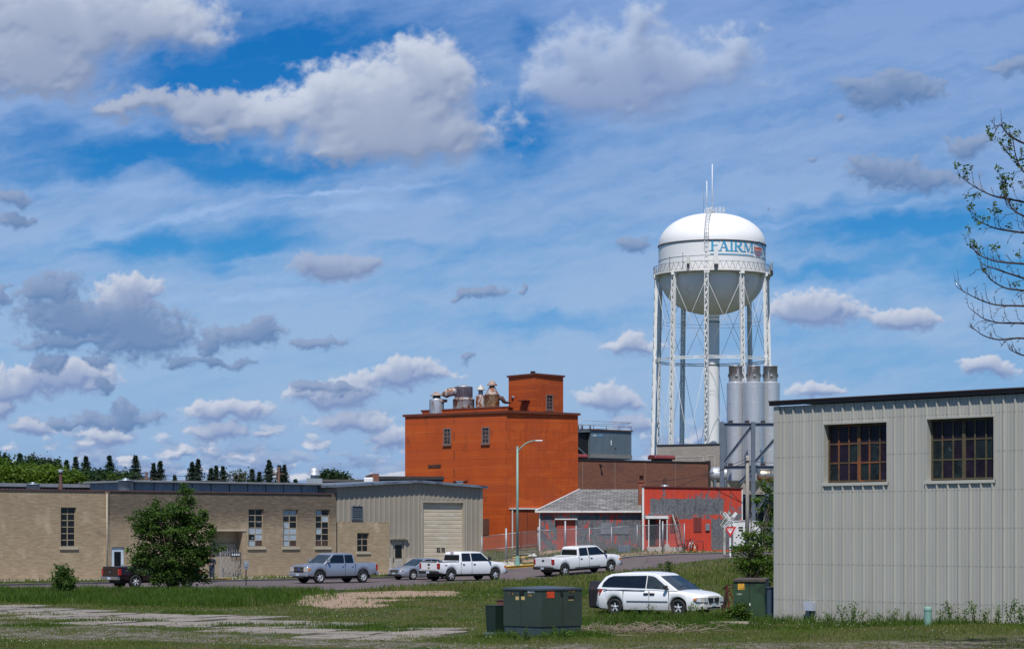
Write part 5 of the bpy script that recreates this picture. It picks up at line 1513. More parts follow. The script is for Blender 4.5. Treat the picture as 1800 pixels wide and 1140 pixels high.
# lettering: FAIRMONT with the round emblem for the O, bent round the tank
blue_l = mat('sky_blue_lettering', (0.05, 0.33, 0.55), .5, var=.05)
red_l = mat('emblem_red', (0.55, 0.10, 0.06), .5); peach_l = mat('emblem_peach', (.72, .45, .36), .5)
RL = RT_ + .02
def arcpt(s_, z_, lift=0.0):
    a = s_ / RT_; r_ = RL + lift
    return (r_ * sin(a), -r_ * cos(a), z_)
def stroke(mb, pts, w, lift=0.0, mi=0):
    """flat stroke of (s, z) points, given width(s)"""
    P2 = [Vector(p) for p in pts]; ws = w if isinstance(w, (list, tuple)) else [w] * len(P2)
    # subdivide
    Q = []; Wq = []
    for i in range(len(P2) - 1):
        m_ = max(1, int((P2[i + 1] - P2[i]).length / .25))
        for k in range(m_): Q.append(P2[i].lerp(P2[i + 1], k / m_)); Wq.append(ws[i] + (ws[i + 1] - ws[i]) * k / m_)
    Q.append(P2[-1]); Wq.append(ws[-1])
    top = []; bot = []
    for i, p in enumerate(Q):
        t_ = (Q[min(i + 1, len(Q) - 1)] - Q[max(i - 1, 0)]).normalized(); nn_ = Vector((-t_.y, t_.x)) * Wq[i] / 2
        top.append(p + nn_); bot.append(p - nn_)
    vs = [arcpt(*p, lift) for p in top] + [arcpt(*p, lift) for p in bot]
    n_ = len(Q)
    mb.add(vs, [(i, i + 1, n_ + i + 1, n_ + i) for i in range(n_ - 1)], mi)
bz, tz = zt(452.5), zt(432.5 + 1.2)     # base line and cap line
H_ = tz - bz
K = .30; Tn = .13
def serif(mb, s_, z_, w=.75): stroke(mb, [(s_ - w / 2, z_), (s_ + w / 2, z_)], .12)
def ltr(ch, s0, w):
    mb = MB()
    X_ = lambda f: s0 + f * w
    Z_ = lambda f: bz + f * H_
    if ch == 'F':
        stroke(mb, [(X_(.25), Z_(0)), (X_(.25), Z_(1))], K); serif(mb, X_(.25), Z_(.035), .9)
        stroke(mb, [(X_(0), Z_(.965)), (X_(1), Z_(.965))], .14); stroke(mb, [(X_(.97), Z_(1)), (X_(.97), Z_(.80))], .12)
        stroke(mb, [(X_(.25), Z_(.52)), (X_(.78), Z_(.52))], .13); stroke(mb, [(X_(.78), Z_(.62)), (X_(.78), Z_(.42))], .1)
    if ch == 'A':
        stroke(mb, [(X_(.12), Z_(0)), (X_(.5), Z_(1.0))], Tn); stroke(mb, [(X_(.46), Z_(1.02)), (X_(.86), Z_(0))], K); stroke(mb, [(X_(.24), Z_(.33)), (X_(.72), Z_(.33))], .12)
        serif(mb, X_(.12), Z_(.035), .6); serif(mb, X_(.86), Z_(.035), .7)
    if ch == 'I':
        stroke(mb, [(X_(.5), Z_(0)), (X_(.5), Z_(1))], K); serif(mb, X_(.5), Z_(.035), w); serif(mb, X_(.5), Z_(.965), w)
    if ch == 'R':
        stroke(mb, [(X_(.22), Z_(0)), (X_(.22), Z_(1))], K); serif(mb, X_(.22), Z_(.035), .75); stroke(mb, [(X_(0), Z_(.965)), (X_(.5), Z_(.965))], .13)
        arc = [(X_(.45 + .33 * sin(pi * k / 8)), Z_(.74 + .235 * cos(pi * k / 8))) for k in range(9)]
        stroke(mb, arc, [.13, .18, .25, .29, .30, .29, .25, .18, .12]); stroke(mb, [(X_(.25), Z_(.50)), (X_(.47), Z_(.50))], .12)
        stroke(mb, [(X_(.45), Z_(.50)), (X_(.78), Z_(.12)), (X_(1.02), Z_(0.0))], [K, K, .1])
    if ch == 'M':
        stroke(mb, [(X_(.12), Z_(0)), (X_(.16), Z_(1))], Tn); serif(mb, X_(.12), Z_(.035), .55); stroke(mb, [(X_(.13), Z_(1)), (X_(.48), Z_(.05))], K); stroke(mb, [(X_(.48), Z_(.05)), (X_(.82), Z_(1))], Tn)
        stroke(mb, [(X_(.84), Z_(0)), (X_(.84), Z_(1))], K); serif(mb, X_(.86), Z_(.035), .75); serif(mb, X_(.08), Z_(.965), .35); serif(mb, X_(.92), Z_(.965), .35)
    if ch == 'N':
        stroke(mb, [(X_(.15), Z_(0)), (X_(.15), Z_(1))], Tn); serif(mb, X_(.15), Z_(.035), .6); stroke(mb, [(X_(.12), Z_(1)), (X_(.85), Z_(0))], K); stroke(mb, [(X_(.86), Z_(0)), (X_(.86), Z_(1))], Tn); serif(mb, X_(.86), Z_(.965), .6); serif(mb, X_(.08), Z_(.965), .35)
    if ch == 'T':
        stroke(mb, [(X_(.5), Z_(0)), (X_(.5), Z_(1))], K); serif(mb, X_(.5), Z_(.035), .8); stroke(mb, [(X_(0), Z_(.965)), (X_(1), Z_(.965))], .14); stroke(mb, [(X_(.03), Z_(1)), (X_(.03), Z_(.8))], .12); stroke(mb, [(X_(.97), Z_(1)), (X_(.97), Z_(.8))], .12)
    o = mb.build('letter_' + ch.lower(), blue_l, root)
def spx(px): return math.asin(max(-1, min(1, (px - 1251.5) / 94.0))) * RT_
for ch, a_, b_ in (('F', 1240, 1256), ('A', 1255, 1273), ('I', 1274, 1280.5), ('R', 1281, 1298), ('M', 1298, 1317.5)):
    ltr(ch, spx(a_), (spx(b_) - spx(a_)) * .98)
sN = spx(1333.5); ltr('N', sN, 1.95); ltr('T', sN + 2.25, 1.7)
mb = MB(); zu = zt(457.5)
stroke(mb, [(spx(1240), zu), (spx(1317), zu)], .13); stroke(mb, [(sN + .1, zu), (sN + 4.1, zu)], .13); mb.build('underline', blue_l, root)
# emblem: striped lower half, blue wave above
so = (spx(1318) + spx(1334)) / 2; ro = (spx(1334) - spx(1318)) / 2 * .98; zo = (bz + tz) / 2 - .15
mb = MB()
def chord(z_): return sqrt(max(0, ro * ro - (z_ - zo) ** 2))
nst = 9; hh = ro * 1.02
zlo = zo - ro
for k in range(nst):
    za = zo + .25 - (ro + .25) * k / nst; zb_ = zo + .25 - (ro + .25) * (k + 1) / nst
    vs = [arcpt(so - chord(za), za), arcpt(so, za), arcpt(so + chord(za), za), arcpt(so + chord(zb_), zb_), arcpt(so, zb_), arcpt(so - chord(zb_), zb_)]
    mb.add(vs, [(0, 1, 4, 5), (1, 2, 3, 4)], [0, 0, 1, 0, 2, 0, 2, 0, 0][k])
stroke(mb, [(so + ro * cos(t_) * .96, zo + ro * sin(t_) * .96) for t_ in [2 * pi * k / 28 for k in range(29)]], .07, .006, 2)
stroke(mb, [(so - .55, zo + .50), (so - .1, zo + .95), (so + .5, zo + 1.0), (so + .9, zo + .75)], [.05, .30, .36, .05], .01, 2)
stroke(mb, [(so - .2, zo + .35), (so + .3, zo + .62), (so + .8, zo + .45)], [.04, .2, .04], .012, 2)
mb.build('emblem', [red_l, peach_l, blue_l], root)

# ================================================================== silos in a steel frame
SD = 190.0; SS = SD / F
def sz(py, d=SD): return EYE + (HY - py) / F * d
gs = 2.05
for i, (px, d_, y0_, w1_, w2_) in enumerate(((1293, 190, 673, 31, 24), (1324.5, 189, 673, 38, 24), (1354, 190.5, 673, 33, 25))):
    p = P(px, 0, d_)
    t_ = thing('steel_silo', ['left silo of the three stainless silos behind the blue steel frame', 'middle and widest of the three stainless silos', 'right silo of three, partly hidden by the grey building'][i], 'silo', (p.x, d_, gs), group='stainless silos')
    R_ = w1_ / 2 * SS; r_ = w2_ / 2 * SS
    z1 = sz(673, d_) - gs; z0_ = sz(845, d_) - gs; zz = sz(643, d_) - gs
    prof = [(.12, z0_ - 1.0), (R_ * .97, z0_), (R_, z0_ + .05)]
    k = z0_
    mb = MB().lathe(prof[:2], 48).lathe([(R_ * .97, z0_), (R_, z0_ + .05)], 48).lathe([(R_, z0_ + .05), (R_, z1)], 48).lathe([(R_, z1), (r_, z1 + .08)], 48, smooth=False)
    while k + 1.3 < z1: k += 1.3; mb.lathe([(R_ + .001, k - .012), (R_ + .012, k), (R_ + .001, k + .012)], 48, smooth=False)
    mb.build('shell', steel, t_, fixn=False)
    cn = MB().lathe([(r_, z1 + .02), (r_, zz - .05), (r_ * 1.04, zz - .05), (r_ * 1.04, zz), (r_ * .9, zz + .01), (r_ * .88, zz - .3), (.001, zz - .31)], 32).build('top_can', mat('brushed_can', (.52, .52, .52), .45, .6, var=.15, col2=(.33, .28, .2), thr=(.6, .7), c2stretch=(3, 3, .4)) if i == 0 else MATS['brushed_can'], t_)
    MB().lathe([(.001, -r_ - .06), (.13, -r_ - .06), (.13, -r_ + .05)], 12, (.03, 0, z1 + .55), axis='y').build('port', galv_dull, t_)
    for s_ in (-1, 1):
        MB().box(s_ * r_ - .06, s_ * r_ + .06, -.1, .1, z1 + .5, z1 + .75).build('bracket', dark_metal, t_)
# frame
t_ = thing('silo_support', 'blue grey steel support frame with diagonals round the stainless silos', 'frame', (P(1324, 0, 186).x, 186, gs))
fx = lambda px, d_=186.0: P(px, 0, d_).x - P(1324, 0, 186).x
fz = lambda py, d_=186.0: sz(py, d_) - gs
def hbeam(mb, a, b2, w=.3):
    a = Vector(a); b2 = Vector(b2)
    t__ = (b2 - a).normalized(); up = Vector((0, 0, 1)) if abs(t__.z) < .7 else Vector((1, 0, 0))
    sidev = t__.cross(up).normalized()
    mb.bar(a, b2, .03, w * .9, up=tuple(up))
    upv = sidev.cross(t__).normalized()
    for s_ in (-1, 1): mb.bar(a + upv * s_ * w * .47, b2 + upv * s_ * w * .47, w, .03, up=tuple(up))
for px in (1269, 1324, 1374):
    mb = MB(); mb.box(fx(px) - .17, fx(px) + .17, -.17, -.13, -.3, fz(741)); mb.box(fx(px) - .17, fx(px) + .17, .13, .17, -.3, fz(741)); mb.box(fx(px) - .03, fx(px) + .03, -.13, .13, -.3, fz(741)); mb.build('column', blue_steel, t_)
    bx_ = fx(px + (6 if px < 1300 else 0), 193.2); mb = MB(); mb.box(bx_ - .15, bx_ + .15, 7.0, 7.3, -.3, fz(741)); mb.build('column', blue_steel, t_)
for py in (746, 821):
    for yy in (-.02, 7.15):
        for a_, b_ in ((1269, 1324), (1324, 1374)): mb = MB(); o_x = .65 if (yy > 1 and a_ < 1300) else 0; hbeam(mb, (fx(a_) + .18 + o_x, yy, fz(py)), (fx(b_) - .18, yy, fz(py)), .26); mb.build('beam', blue_steel, t_)
    mb = MB()
    for px in (1285, 1314, 1342): mb.box(fx(px) - .14, fx(px) + .14, -.1, .9, fz(py) + .135, fz(py) + .35)
    mb.build('support_lug', dark_metal, t_)
for a_, b_ in (((1271, 815), (1321, 750)), ((1327, 812), (1372, 760)), ((1300, 848), (1322, 826)), ((1327, 900), (1372, 830)), ((1322, 905), (1300, 930))):
    mb = MB(); hbeam(mb, (fx(a_[0]), -.0, fz(a_[1])), (fx(b_[0]), -.0, fz(b_[1])), .24); mb.build('diagonal', blue_steel, t_)
mb = MB(); hbeam(mb, (fx(1346), -1.2, fz(950)), (fx(1346), -1.2, fz(833)), .24); mb.build('short_column', blue_steel, t_)
# horizontal tanks
def hz_tank(px0, px1, py, d_, r_px, lab, m):
    p = P((px0 + px1) / 2, py, d_); L_ = (px1 - px0) / F * d_; R_ = r_px / F * d_
    t_ = thing('horizontal_tank', lab, 'tank', (p.x, d_, p.z - R_), 0, 'dished end tanks by the silos')
    pr = []
    for k in range(9):
        a = pi / 2 * k / 8; pr.append((max(.001, R_ * sin(a)), -L_ / 2 + R_ * .6 * (1 - cos(a))))
    pr += [(R_, 0), (R_ * 1.015, .01), (R_, .02)] + [(a_, -b_) for a_, b_ in pr[:9][::-1]]
    MB().lathe(pr, 36, (0, 0, R_), axis='x').build('shell', m, t_)
    for s_ in (-1, 1): MB().box(s_ * L_ * .25 - .1, s_ * L_ * .25 + .1, -R_ * .8, R_ * .8, -.35, R_ * .5).build('saddle', blue_steel, t_)
hz_tank(1247, 1284, 834, 191.5, 13.5, 'silver dished tank at the left foot of the silos', steel)
hz_tank(1330, 1372, 836, 183, 12.5, 'tan tinted dished tank at the right foot of the silos', mat('warm_steel', (.55, .46, .33), .3, .9, var=.15, col2=(.05, .05, .04), thr=(.66, .68), c2scale=5))
# dark process equipment below
p = P(1306, 0, 192)
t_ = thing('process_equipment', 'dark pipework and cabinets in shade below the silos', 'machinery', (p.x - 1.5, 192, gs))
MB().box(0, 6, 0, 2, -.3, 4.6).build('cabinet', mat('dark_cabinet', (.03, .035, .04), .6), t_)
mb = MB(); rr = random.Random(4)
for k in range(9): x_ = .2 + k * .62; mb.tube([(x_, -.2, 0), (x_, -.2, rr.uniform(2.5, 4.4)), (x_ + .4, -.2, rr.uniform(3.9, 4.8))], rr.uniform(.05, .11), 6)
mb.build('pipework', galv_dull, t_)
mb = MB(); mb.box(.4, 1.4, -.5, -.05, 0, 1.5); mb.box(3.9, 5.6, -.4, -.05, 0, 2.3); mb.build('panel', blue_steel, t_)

# ---------------------------------------------------------------- weathered pole and wires
pp = P(1313.5, 0, 174); zb = gzf(pp.x, 174)
t_ = thing('utility_pole', 'short weathered wooden pole carrying thin wires in front of the silo frame', 'utility pole', (pp.x, 174, zb))
hp = P(0, 800, 174).z - zb
MB().tube([(0, 0, -.3), (.02, 0, hp)], [.17, .13], 10).build('pole', mat('grey_pole_wood', (.27, .25, .22), .9, var=.25, stretch=(6, 6, .4), vscale=3), t_)
MB().box(-.12, .12, -.16, .16, hp - .5, hp - .38).build('bracket', dark_metal, t_)
def wire(a, b2, sag, n=14):
    a = Vector(a); b2 = Vector(b2)
    return [a.lerp(b2, k / n) - Vector((0, 0, sag * 4 * (k / n) * (1 - k / n))) for k in range(n + 1)]
o_ = Vector((pp.x, 174, zb))
mb = MB()
for tgt, z_ in (((P(1000, 905, 182)), .2), ((P(1100, 845, 182)), .5), (P(1480, 790, 178), .4)):
    mb.tube([p - o_ for p in wire(o_ + Vector((0, -.15, hp - z_)), tgt, .5)], .018, 4)
mb.build('wire', dark_metal, t_)

# ---------------------------------------------------------------- street lamp
lx = P(909.5, 0, 166).x; lz = gzf(lx, 166) + .02
S6 = 166 / F
t_ = thing('street_lamp', 'tall pale green street lamp with a flared base and one curved arm', 'street lamp', (lx, 166, lz))
zh = P(0, 785, 166).z - lz
MB().lathe([(.26, -.1), (.26, .0), (.24, .03), (.13, .78), (.10, .86), (.09, .9)], 8, smooth=False).build('base', lamp_green, t_)
MB().tube([(0, 0, .85), (0, 0, zh)], [.10, .075], 12).build('pole', lamp_green, t_)
MB().lathe([(.001, .06), (.085, .03), (.085, -.05)], 12, (0, 0, zh)).build('cap', lamp_green, t_)
mb = MB(); arm = [(.05, 0, zh - .35), (.28, 0, zh - .02), (.6, 0, zh + .25), (1.0, 0, zh + .42), (1.35, 0, zh + .46)]
mb.tube(arm, [.05, .048, .045, .04, .038], 8); ar = mb.build('arm', lamp_green, t_)
MB().box(1.3, 1.85, -.13, .13, zh + .40, zh + .50).build('lamp_head', mat('lamp_head_grey', (.62, .62, .62), .4), t_, bevel=.04)
MB().box(.055, .1, -.08, .08, 1.2, 1.5).build('band', dark_metal, t_)

# ---------------------------------------------------------------- chain link fence
cl_m = bpy.data.materials.new('chain_link'); cl_m.use_nodes = True
t = NT(cl_m.node_tree); t.n.clear()
out = t.node('ShaderNodeOutputMaterial'); b = t.node('ShaderNodeBsdfPrincipled'); tr = t.node('ShaderNodeBsdfTransparent'); mx = t.node('ShaderNodeMixShader')
b.inputs['Base Color'].default_value = (.34, .35, .36, 1); b.inputs['Metallic'].default_value = .4; b.inputs['Roughness'].default_value = .5
tcn = t.node('ShaderNodeTexCoord').outputs['Object']; x, y, z = t.sep(tcn)
xy = t.m('MULTIPLY', t.m('ADD', x, t.m('MULTIPLY', y, .3)), 12.0); zz_ = t.m('MULTIPLY', z, 12.0)
d1 = t.m('ABSOLUTE', t.m('SUBTRACT', t.m('FRACT', t.m('ADD', xy, zz_)), .5)); d2 = t.m('ABSOLUTE', t.m('SUBTRACT', t.m('FRACT', t.m('SUBTRACT', xy, zz_)), .5))
k_ = t.m('MAXIMUM', t.m('GREATER_THAN', d1, .452), t.m('GREATER_THAN', d2, .452))
t.l.new(k_, mx.inputs[0]); t.l.new(tr.outputs[0], mx.inputs[1]); t.l.new(b.outputs[0], mx.inputs[2]); t.l.new(mx.outputs[0], out.inputs[0])
fpts = [(847, 170.5), (889.7, 168.5), (946, 170), (993.6, 170.8), (1036, 171.4), (1075, 171.9), (1120, 172.6), (1165, 173.2), (1203, 173.8)]
fw = [P(px, 0, d_) for px, d_ in fpts]; fw = [Vector((p.x, p.y, gzf(p.x, p.y))) for p in fw]
fo = fw[0].copy()
root = thing('chain_link_fence', 'grey chain link fence with steel posts in front of the orange tower and peeling sheds', 'fence', fo)
mb = MB()
for i in range(len(fw) - 1):
    a, b2 = fw[i] - fo, fw[i + 1] - fo
    mb.quad(a + Vector((0, 0, .05)), b2 + Vector((0, 0, .05)), b2 + Vector((0, 0, 2.1)), a + Vector((0, 0, 2.1)))
mb.build('wire_mesh', cl_m, root)
mb = MB()
for i in range(len(fw) - 1):
    for h in (2.12, 1.1 if i in (0, 1) else 2.12):
        a, b2 = fw[i] - fo + Vector((0, 0, h)), fw[i + 1] - fo + Vector((0, 0, h))
        mb.tube([a, b2], .028, 6)
mb.build('top_rail', post_steel, root)
for i, p in enumerate(fw):
    h = [2.2, 2.55, 2.4, 2.75, 2.2, 2.2, 2.2, 2.4, 2.2][i]; r_ = [.04, .075, .05, .075, .035, .035, .035, .06, .04][i]
    MB().tube([p - fo + Vector((0, 0, -.2)), p - fo + Vector((0, 0, h))], r_, 8).build('post', post_steel, root)
q = fw[-1] - fo
mb = MB(); mb.tube([q + Vector((0, 0, .05)), q + Vector((-.9, .2, 2.9))], .04, 6); mb.build('brace', post_steel, root)

# ---------------------------------------------------------------- railway crossbucks and give way sign
sgn_w = mat('sign_white', (.72, .72, .70), .5, var=.05, col2=(.5, .48, .44), thr=(.62, .7), c2scale=4)
sgn_k = mat('sign_black', (.02, .02, .02), .6); sgn_r = mat('sign_red', (.55, .03, .035), .5)
GLY = {'R': [((0, 0), (0, 2)), ((0, 2), (1, 2)), ((1, 2), (1, 1)), ((1, 1), (0, 1)), ((.3, 1), (1, 0))], 'A': [((0, 0), (.5, 2)), ((.5, 2), (1, 0)), ((.2, .8), (.8, .8))], 'I': [((.5, 0), (.5, 2))],
       'L': [((0, 2), (0, 0)), ((0, 0), (1, 0))], 'O': [((0, 0), (0, 2)), ((0, 2), (1, 2)), ((1, 2), (1, 0)), ((1, 0), (0, 0))], 'D': [((0, 0), (0, 2)), ((0, 2), (.8, 1.7)), ((.8, 1.7), (.8, .3)), ((.8, .3), (0, 0))],
       'C': [((1, 2), (0, 2)), ((0, 2), (0, 0)), ((0, 0), (1, 0))], 'S': [((1, 2), (0, 2)), ((0, 2), (0, 1)), ((0, 1), (1, 1)), ((1, 1), (1, 0)), ((1, 0), (0, 0))], 'N': [((0, 0), (0, 2)), ((0, 2), (1, 0)), ((1, 0), (1, 2))],
       'G': [((1, 2), (0, 2)), ((0, 2), (0, 0)), ((0, 0), (1, 0)), ((1, 0), (1, 1)), ((1, 1), (.6, 1))], 'Y': [((0, 2), (.5, 1)), ((1, 2), (.5, 1)), ((.5, 1), (.5, 0))], 'E': [((1, 2), (0, 2)), ((0, 2), (0, 0)), ((0, 0), (1, 0)), ((0, 1), (.8, 1))],
       'P': [((0, 0), (0, 2)), ((0, 2), (1, 2)), ((1, 2), (1, 1)), ((1, 1), (0, 1))], 'K': [((0, 0), (0, 2)), ((1, 2), (0, 1)), ((0, 1), (1, 0))]}
def text(mb, s, x0, z0, h, y, lw=.012, gap=.35, M=None):
    w = h * .55; x_ = x0
    for ch in s:
        for a, b2 in GLY.get(ch, []):
            pa = Vector((x_ + a[0] * w, y, z0 + a[1] * h / 2)); pb = Vector((x_ + b2[0] * w, y, z0 + b2[1] * h / 2))
            if M is not None: pa = M @ pa; pb = M @ pb
            mb.bar(pa, pb, lw * .5, lw, up=(0, 0, 1) if abs((pb - pa).normalized().z) < .9 else (1, 0, 0))
        x_ += w * (1 + gap)
def crossbuck(px, d_, py0, py1, lab, m, yaw, sign=False, L_=1.15):
    p = P(px, 0, d_); z0_ = gzf(p.x, d_)
    t_ = thing('crossbuck_sign', lab, 'rail crossing sign', (p.x, d_, z0_), radians(yaw))
    zc = (P(0, (py0 + py1) / 2, d_).z) - z0_
    MB().box(-.06, .06, -.06, .06, -.3, zc + .2).build('post', m, t_)
    for k, (s_, word) in enumerate(((1, 'RAILROAD'), (-1, 'CROSSING'))):
        R_ = Matrix.Translation((0, -.085 - .03 * k, zc)) @ Matrix.Rotation(radians(50) * s_, 4, 'Y')
        bl = MB(R_).box(-L_ * .62, L_ * .62, -.012, .012, -.115, .115).build('blade', m, t_)
        mb = MB(); text(mb, word, -L_ * .56, -.065, .13, -.02, .022, M=R_, gap=.75); mb.build('lettering', sgn_k, bl)
    return t_, zc
t_, zc = crossbuck(1273.5, 172, 899, 925, 'older pale crossbuck seen at an angle behind the newer one', mat('aged_sign', (.55, .54, .46), .7, col2=(.35, .33, .28), thr=(.5, .6)), 38)
t_, zc = crossbuck(1283.5, 168, 899, 928, 'white crossbuck with a red and white give way triangle below it', sgn_w, -3)
zt_ = P(0, 925, 168).z - gzf(P(1283.5, 0, 168).x, 168); s_ = .46
def tri(mb, r_, y, zc_, mi=0, th=.01):
    pts = [(-r_, zc_ + r_ * .58), (r_, zc_ + r_ * .58), (0, zc_ - r_ * 1.16)]
    mb.prism(pts, y, y + th, 'y', mi)
zc2 = zt_ - s_ * .58
yo = MB(); tri(yo, s_, -.10, zc2); yo = yo.build('give_way_plate', sgn_r, t_)
y2 = MB(); tri(y2, s_ * .52, -.105, zc2 + .0, 0, .004); y2.build('white_triangle', sgn_w, yo)
y3 = MB(); text(y3, 'YIELD', -.17, zc2 + .02, .09, -.112, .016); y3.build('lettering', sgn_r, yo)
y3 = MB(); y3.bar((-.01, -.112, zc2 - .03), (-.01, -.112, zc2 - .2), .06, .004); y3.build('stripe', sgn_w, yo)

# parking sign by the gate
p = P(432.5, 0, 141.5); z0_ = gzf(p.x, 141.5)
t_ = thing('street_sign', 'small grey street sign on a thin dark post beside the grass', 'sign', (p.x, 141.5, z0_), radians(12))
h_ = P(0, 985, 141.5).z - z0_
MB().box(-.035, .035, -.03, .03, -.3, h_ - .02).build('post', dark_metal, t_)
pl = MB().box(-.17, .17, -.055, -.034, h_ - .53, h_).build('plate', mat('grey_sign_face', (.20, .23, .26), .5), t_)
mb = MB(); mb.bar((-.1, -.058, h_ - .38), (.1, -.058, h_ - .38), .05, .005); mb.bar((.11, -.058, h_ - .38), (.03, -.058, h_ - .31), .03, .005); mb.bar((.11, -.058, h_ - .38), (.03, -.058, h_ - .45), .03, .005)
text(mb, 'P', -.05, h_ - .22, .16, -.058, .03); mb.build('symbol', mat('pale_symbol', (.45, .47, .48), .6), pl)

# ---------------------------------------------------------------- white camper trailer
p = P(1313, 0, 176); z0_ = gzf(p.x, 176)
S7 = 176 / F
t_ = thing('camper_trailer', 'small boxy white trailer with a tiny dark window beside the red shed', 'trailer', (p.x, 176, z0_), radians(8))
hw = 24.5 * S7; zt1 = P(0, 916, 176).z - z0_
wsd = mat('white_ribbed_panel', (.66, .66, .65), .6, var=.06, col2=(.50, .50, .48), thr=(.55, .65), c2stretch=(3, 3, .5))
MB().prism([(-hw, .42), (hw, .42), (hw, zt1 - .25), (hw - .2, zt1), (-hw * .1, zt1 + .05), (-hw, zt1)], 0, 1.9, 'y').build('body', wsd, t_, bevel=.04)
MB().prism([(-hw - .05, zt1 + .0), (-hw * .1, zt1 + .055), (hw - .18, zt1 + .01), (hw - .18, zt1 + .05), (-hw * .1, zt1 + .10), (-hw - .05, zt1 + .05)], -.05, 1.95, 'y').build('roof', white_paint, t_)
wx_ = (1302 - 1313) * S7; wz = P(0, 929, 176).z - z0_
w_ = MB().box(wx_ - .17, wx_ + .17, -.02, -.002, wz - .17, wz + .17).build('window', black, t_)
MB().box(wx_ - .17, wx_ + .17, -.03, -.021, wz - .02, wz + .02).build('bar', white_paint, w_)
mb = MB()
for k in range(8): x_ = -hw + .2 + k * .3; mb.box(x_, x_ + .02, -.012, -.001, .5, zt1 - .1)
mb.build('panel_rib', wsd, t_)
for x_ in (-hw * .55, hw * .5):
    w_ = MB().lathe([(.1, -.09), (.25, -.09), (.31, -.05), (.31, .05), (.25, .09), (.1, .09)], 20, (x_, .15, .31), axis='y').build('wheel', black_rubber, t_)
    MB().lathe([(.001, -.08), (.16, -.08), (.17, -.05)], 16, (x_, .15, .31), axis='y').build('rim', galv_dull, w_)
MB().tube([(-hw, .9, .42), (-hw - .8, .9, .38)], .05, 6).build('tow_bar', dark_metal, t_)

# ---------------------------------------------------------------- bicycles, cone, debris by the red shed
def bicycle(px, d_, yaw, lab, m, lean=8):
    p = P(px, 0, d_); z0_ = gzf(p.x, d_)
    t_ = thing('bicycle', lab, 'bicycle', (p.x, d_, z0_), radians(yaw), 'bicycles leaning by the red shed')
    t_.rotation_euler = (radians(lean), 0, radians(yaw))
    for x_ in (-.52, .52):
        w_ = MB().lathe([(.30, -.018), (.335, -.018), (.34, 0), (.335, .018), (.30, .018), (.30, -.018)], 28, (x_, 0, .34), axis='y').build('wheel', black_rubber, t_)
        mb = MB()
        for k in range(10): a = 2 * pi * k / 10; mb.bar((x_, 0, .34), (x_ + .31 * cos(a), 0, .34 + .31 * sin(a)), .006)
        mb.build('spoke', chrome, w_)
    mb = MB()
    S_, Hd, BB, Rr, Fr = (-.12, 0, .78), (.36, 0, .80), (-.05, 0, .32), (-.52, 0, .34), (.52, 0, .34)
    for a, b2 in ((S_, Hd), (S_, BB), (BB, Hd), (BB, Rr), (S_, Rr), (Hd, Fr)): mb.tube([a, b2], .020, 6)
    mb.tube([Hd, (.33, 0, .98)], .016, 6); mb.build('frame', m, t_)
    MB().box(-.26, .0, -.06, .06, .88, .93).build('saddle', black, t_, bevel=.02)
    MB().tube([S_, (-.13, 0, .89)], .014, 6).build('seat_post', chrome, t_)
    MB().tube([(.28, -.27, 1.0), (.36, -.1, 1.0), (.36, .1, 1.0), (.28, .27, 1.0)], .014, 6).build('handlebar', black, t_)
bicycle(1209, 173.9, 20, 'dark bicycle seen end on at the fence corner', mat('dark_bike', (.03, .03, .03), .4))
bicycle(1216, 174.4, 60, 'pale bicycle standing at the red shed wall', white_paint, -6)
p = P(1221, 0, 174.6); z0_ = gzf(p.x, 174.6)
t_ = thing('traffic_cone', 'small orange cone with a white band beside the bicycles', 'cone', (p.x, 174.6, z0_))
MB().box(-.17, .17, -.17, .17, 0, .03).build('base', mat('cone_orange', (.60, .14, .03), .6), t_)
MB().lathe([(.13, .03), (.085, .28)], 16).build('cone', MATS['cone_orange'], t_); MB().lathe([(.086, .281), (.06, .44)], 16).build('band', white_paint, t_); MB().lathe([(.06, .441), (.03, .62), (.001, .62)], 16).build('tip', MATS['cone_orange'], t_)
p = P(1192, 0, 175.4); z0_ = gzf(p.x, 175.4)
t_ = thing('leaning_ladder', 'narrow ladder leaning on the red shed wall beside the shuttered window', 'ladder', (p.x, 175.3, z0_), radians(10))
mb = MB(); 
for x_ in (-.2, .2): mb.bar((x_ + .45, 0, 0), (x_ - .15, .75, 2.9), .05)
for k in range(8): f = (k + .5) / 8; mb.bar((-.2 + .45 - .6 * f, .75 * f, 2.9 * f), (.2 + .45 - .6 * f, .75 * f, 2.9 * f), .03)
mb.build('rails', ply, t_)
p = P(1240 - 12, 0, 175); z0_ = gzf(p.x, 175)
t_ = thing('bike_rack', 'dark low rack standing right of the bicycles', 'rack', (p.x, 175, z0_))
mb = MB(); mb.tube([(-.5, 0, 0), (-.5, 0, .8), (.35, 0, .8), (.35, 0, 0)], .035, 6); mb.tube([(-.1, 0, .8), (-.1, 0, .1)], .02, 6); mb.build('frame', dark_metal, t_)
for px, d_, w_, lab, m in ((1097, 174.5, .95, 'dark block lying at the foot of the shingled shed', blue_steel), (1173, 175.1, .35, 'small square concrete block by the awning step', concrete)):
    p = P(px, 0, d_); z0_ = gzf(p.x, d_)
    t_ = thing('block', lab, 'block', (p.x, d_, z0_), radians(4)); mb = MB(); mb.prism([(-w_ / 2, 0), (w_ / 2, 0), (w_ / 2, .45), (w_ * .35, .52), (-w_ / 2, .5)], 0, .4, 'y'); mb.build('block', m, t_, bevel=.02)
p = P(925, 0, 176); z0_ = gzf(p.x, 176)
t_ = thing('timber_pile', 'untidy pile of old boards behind the fence by the street lamp', 'timber pile', (p.x, 176, z0_))
rr = random.Random(12)
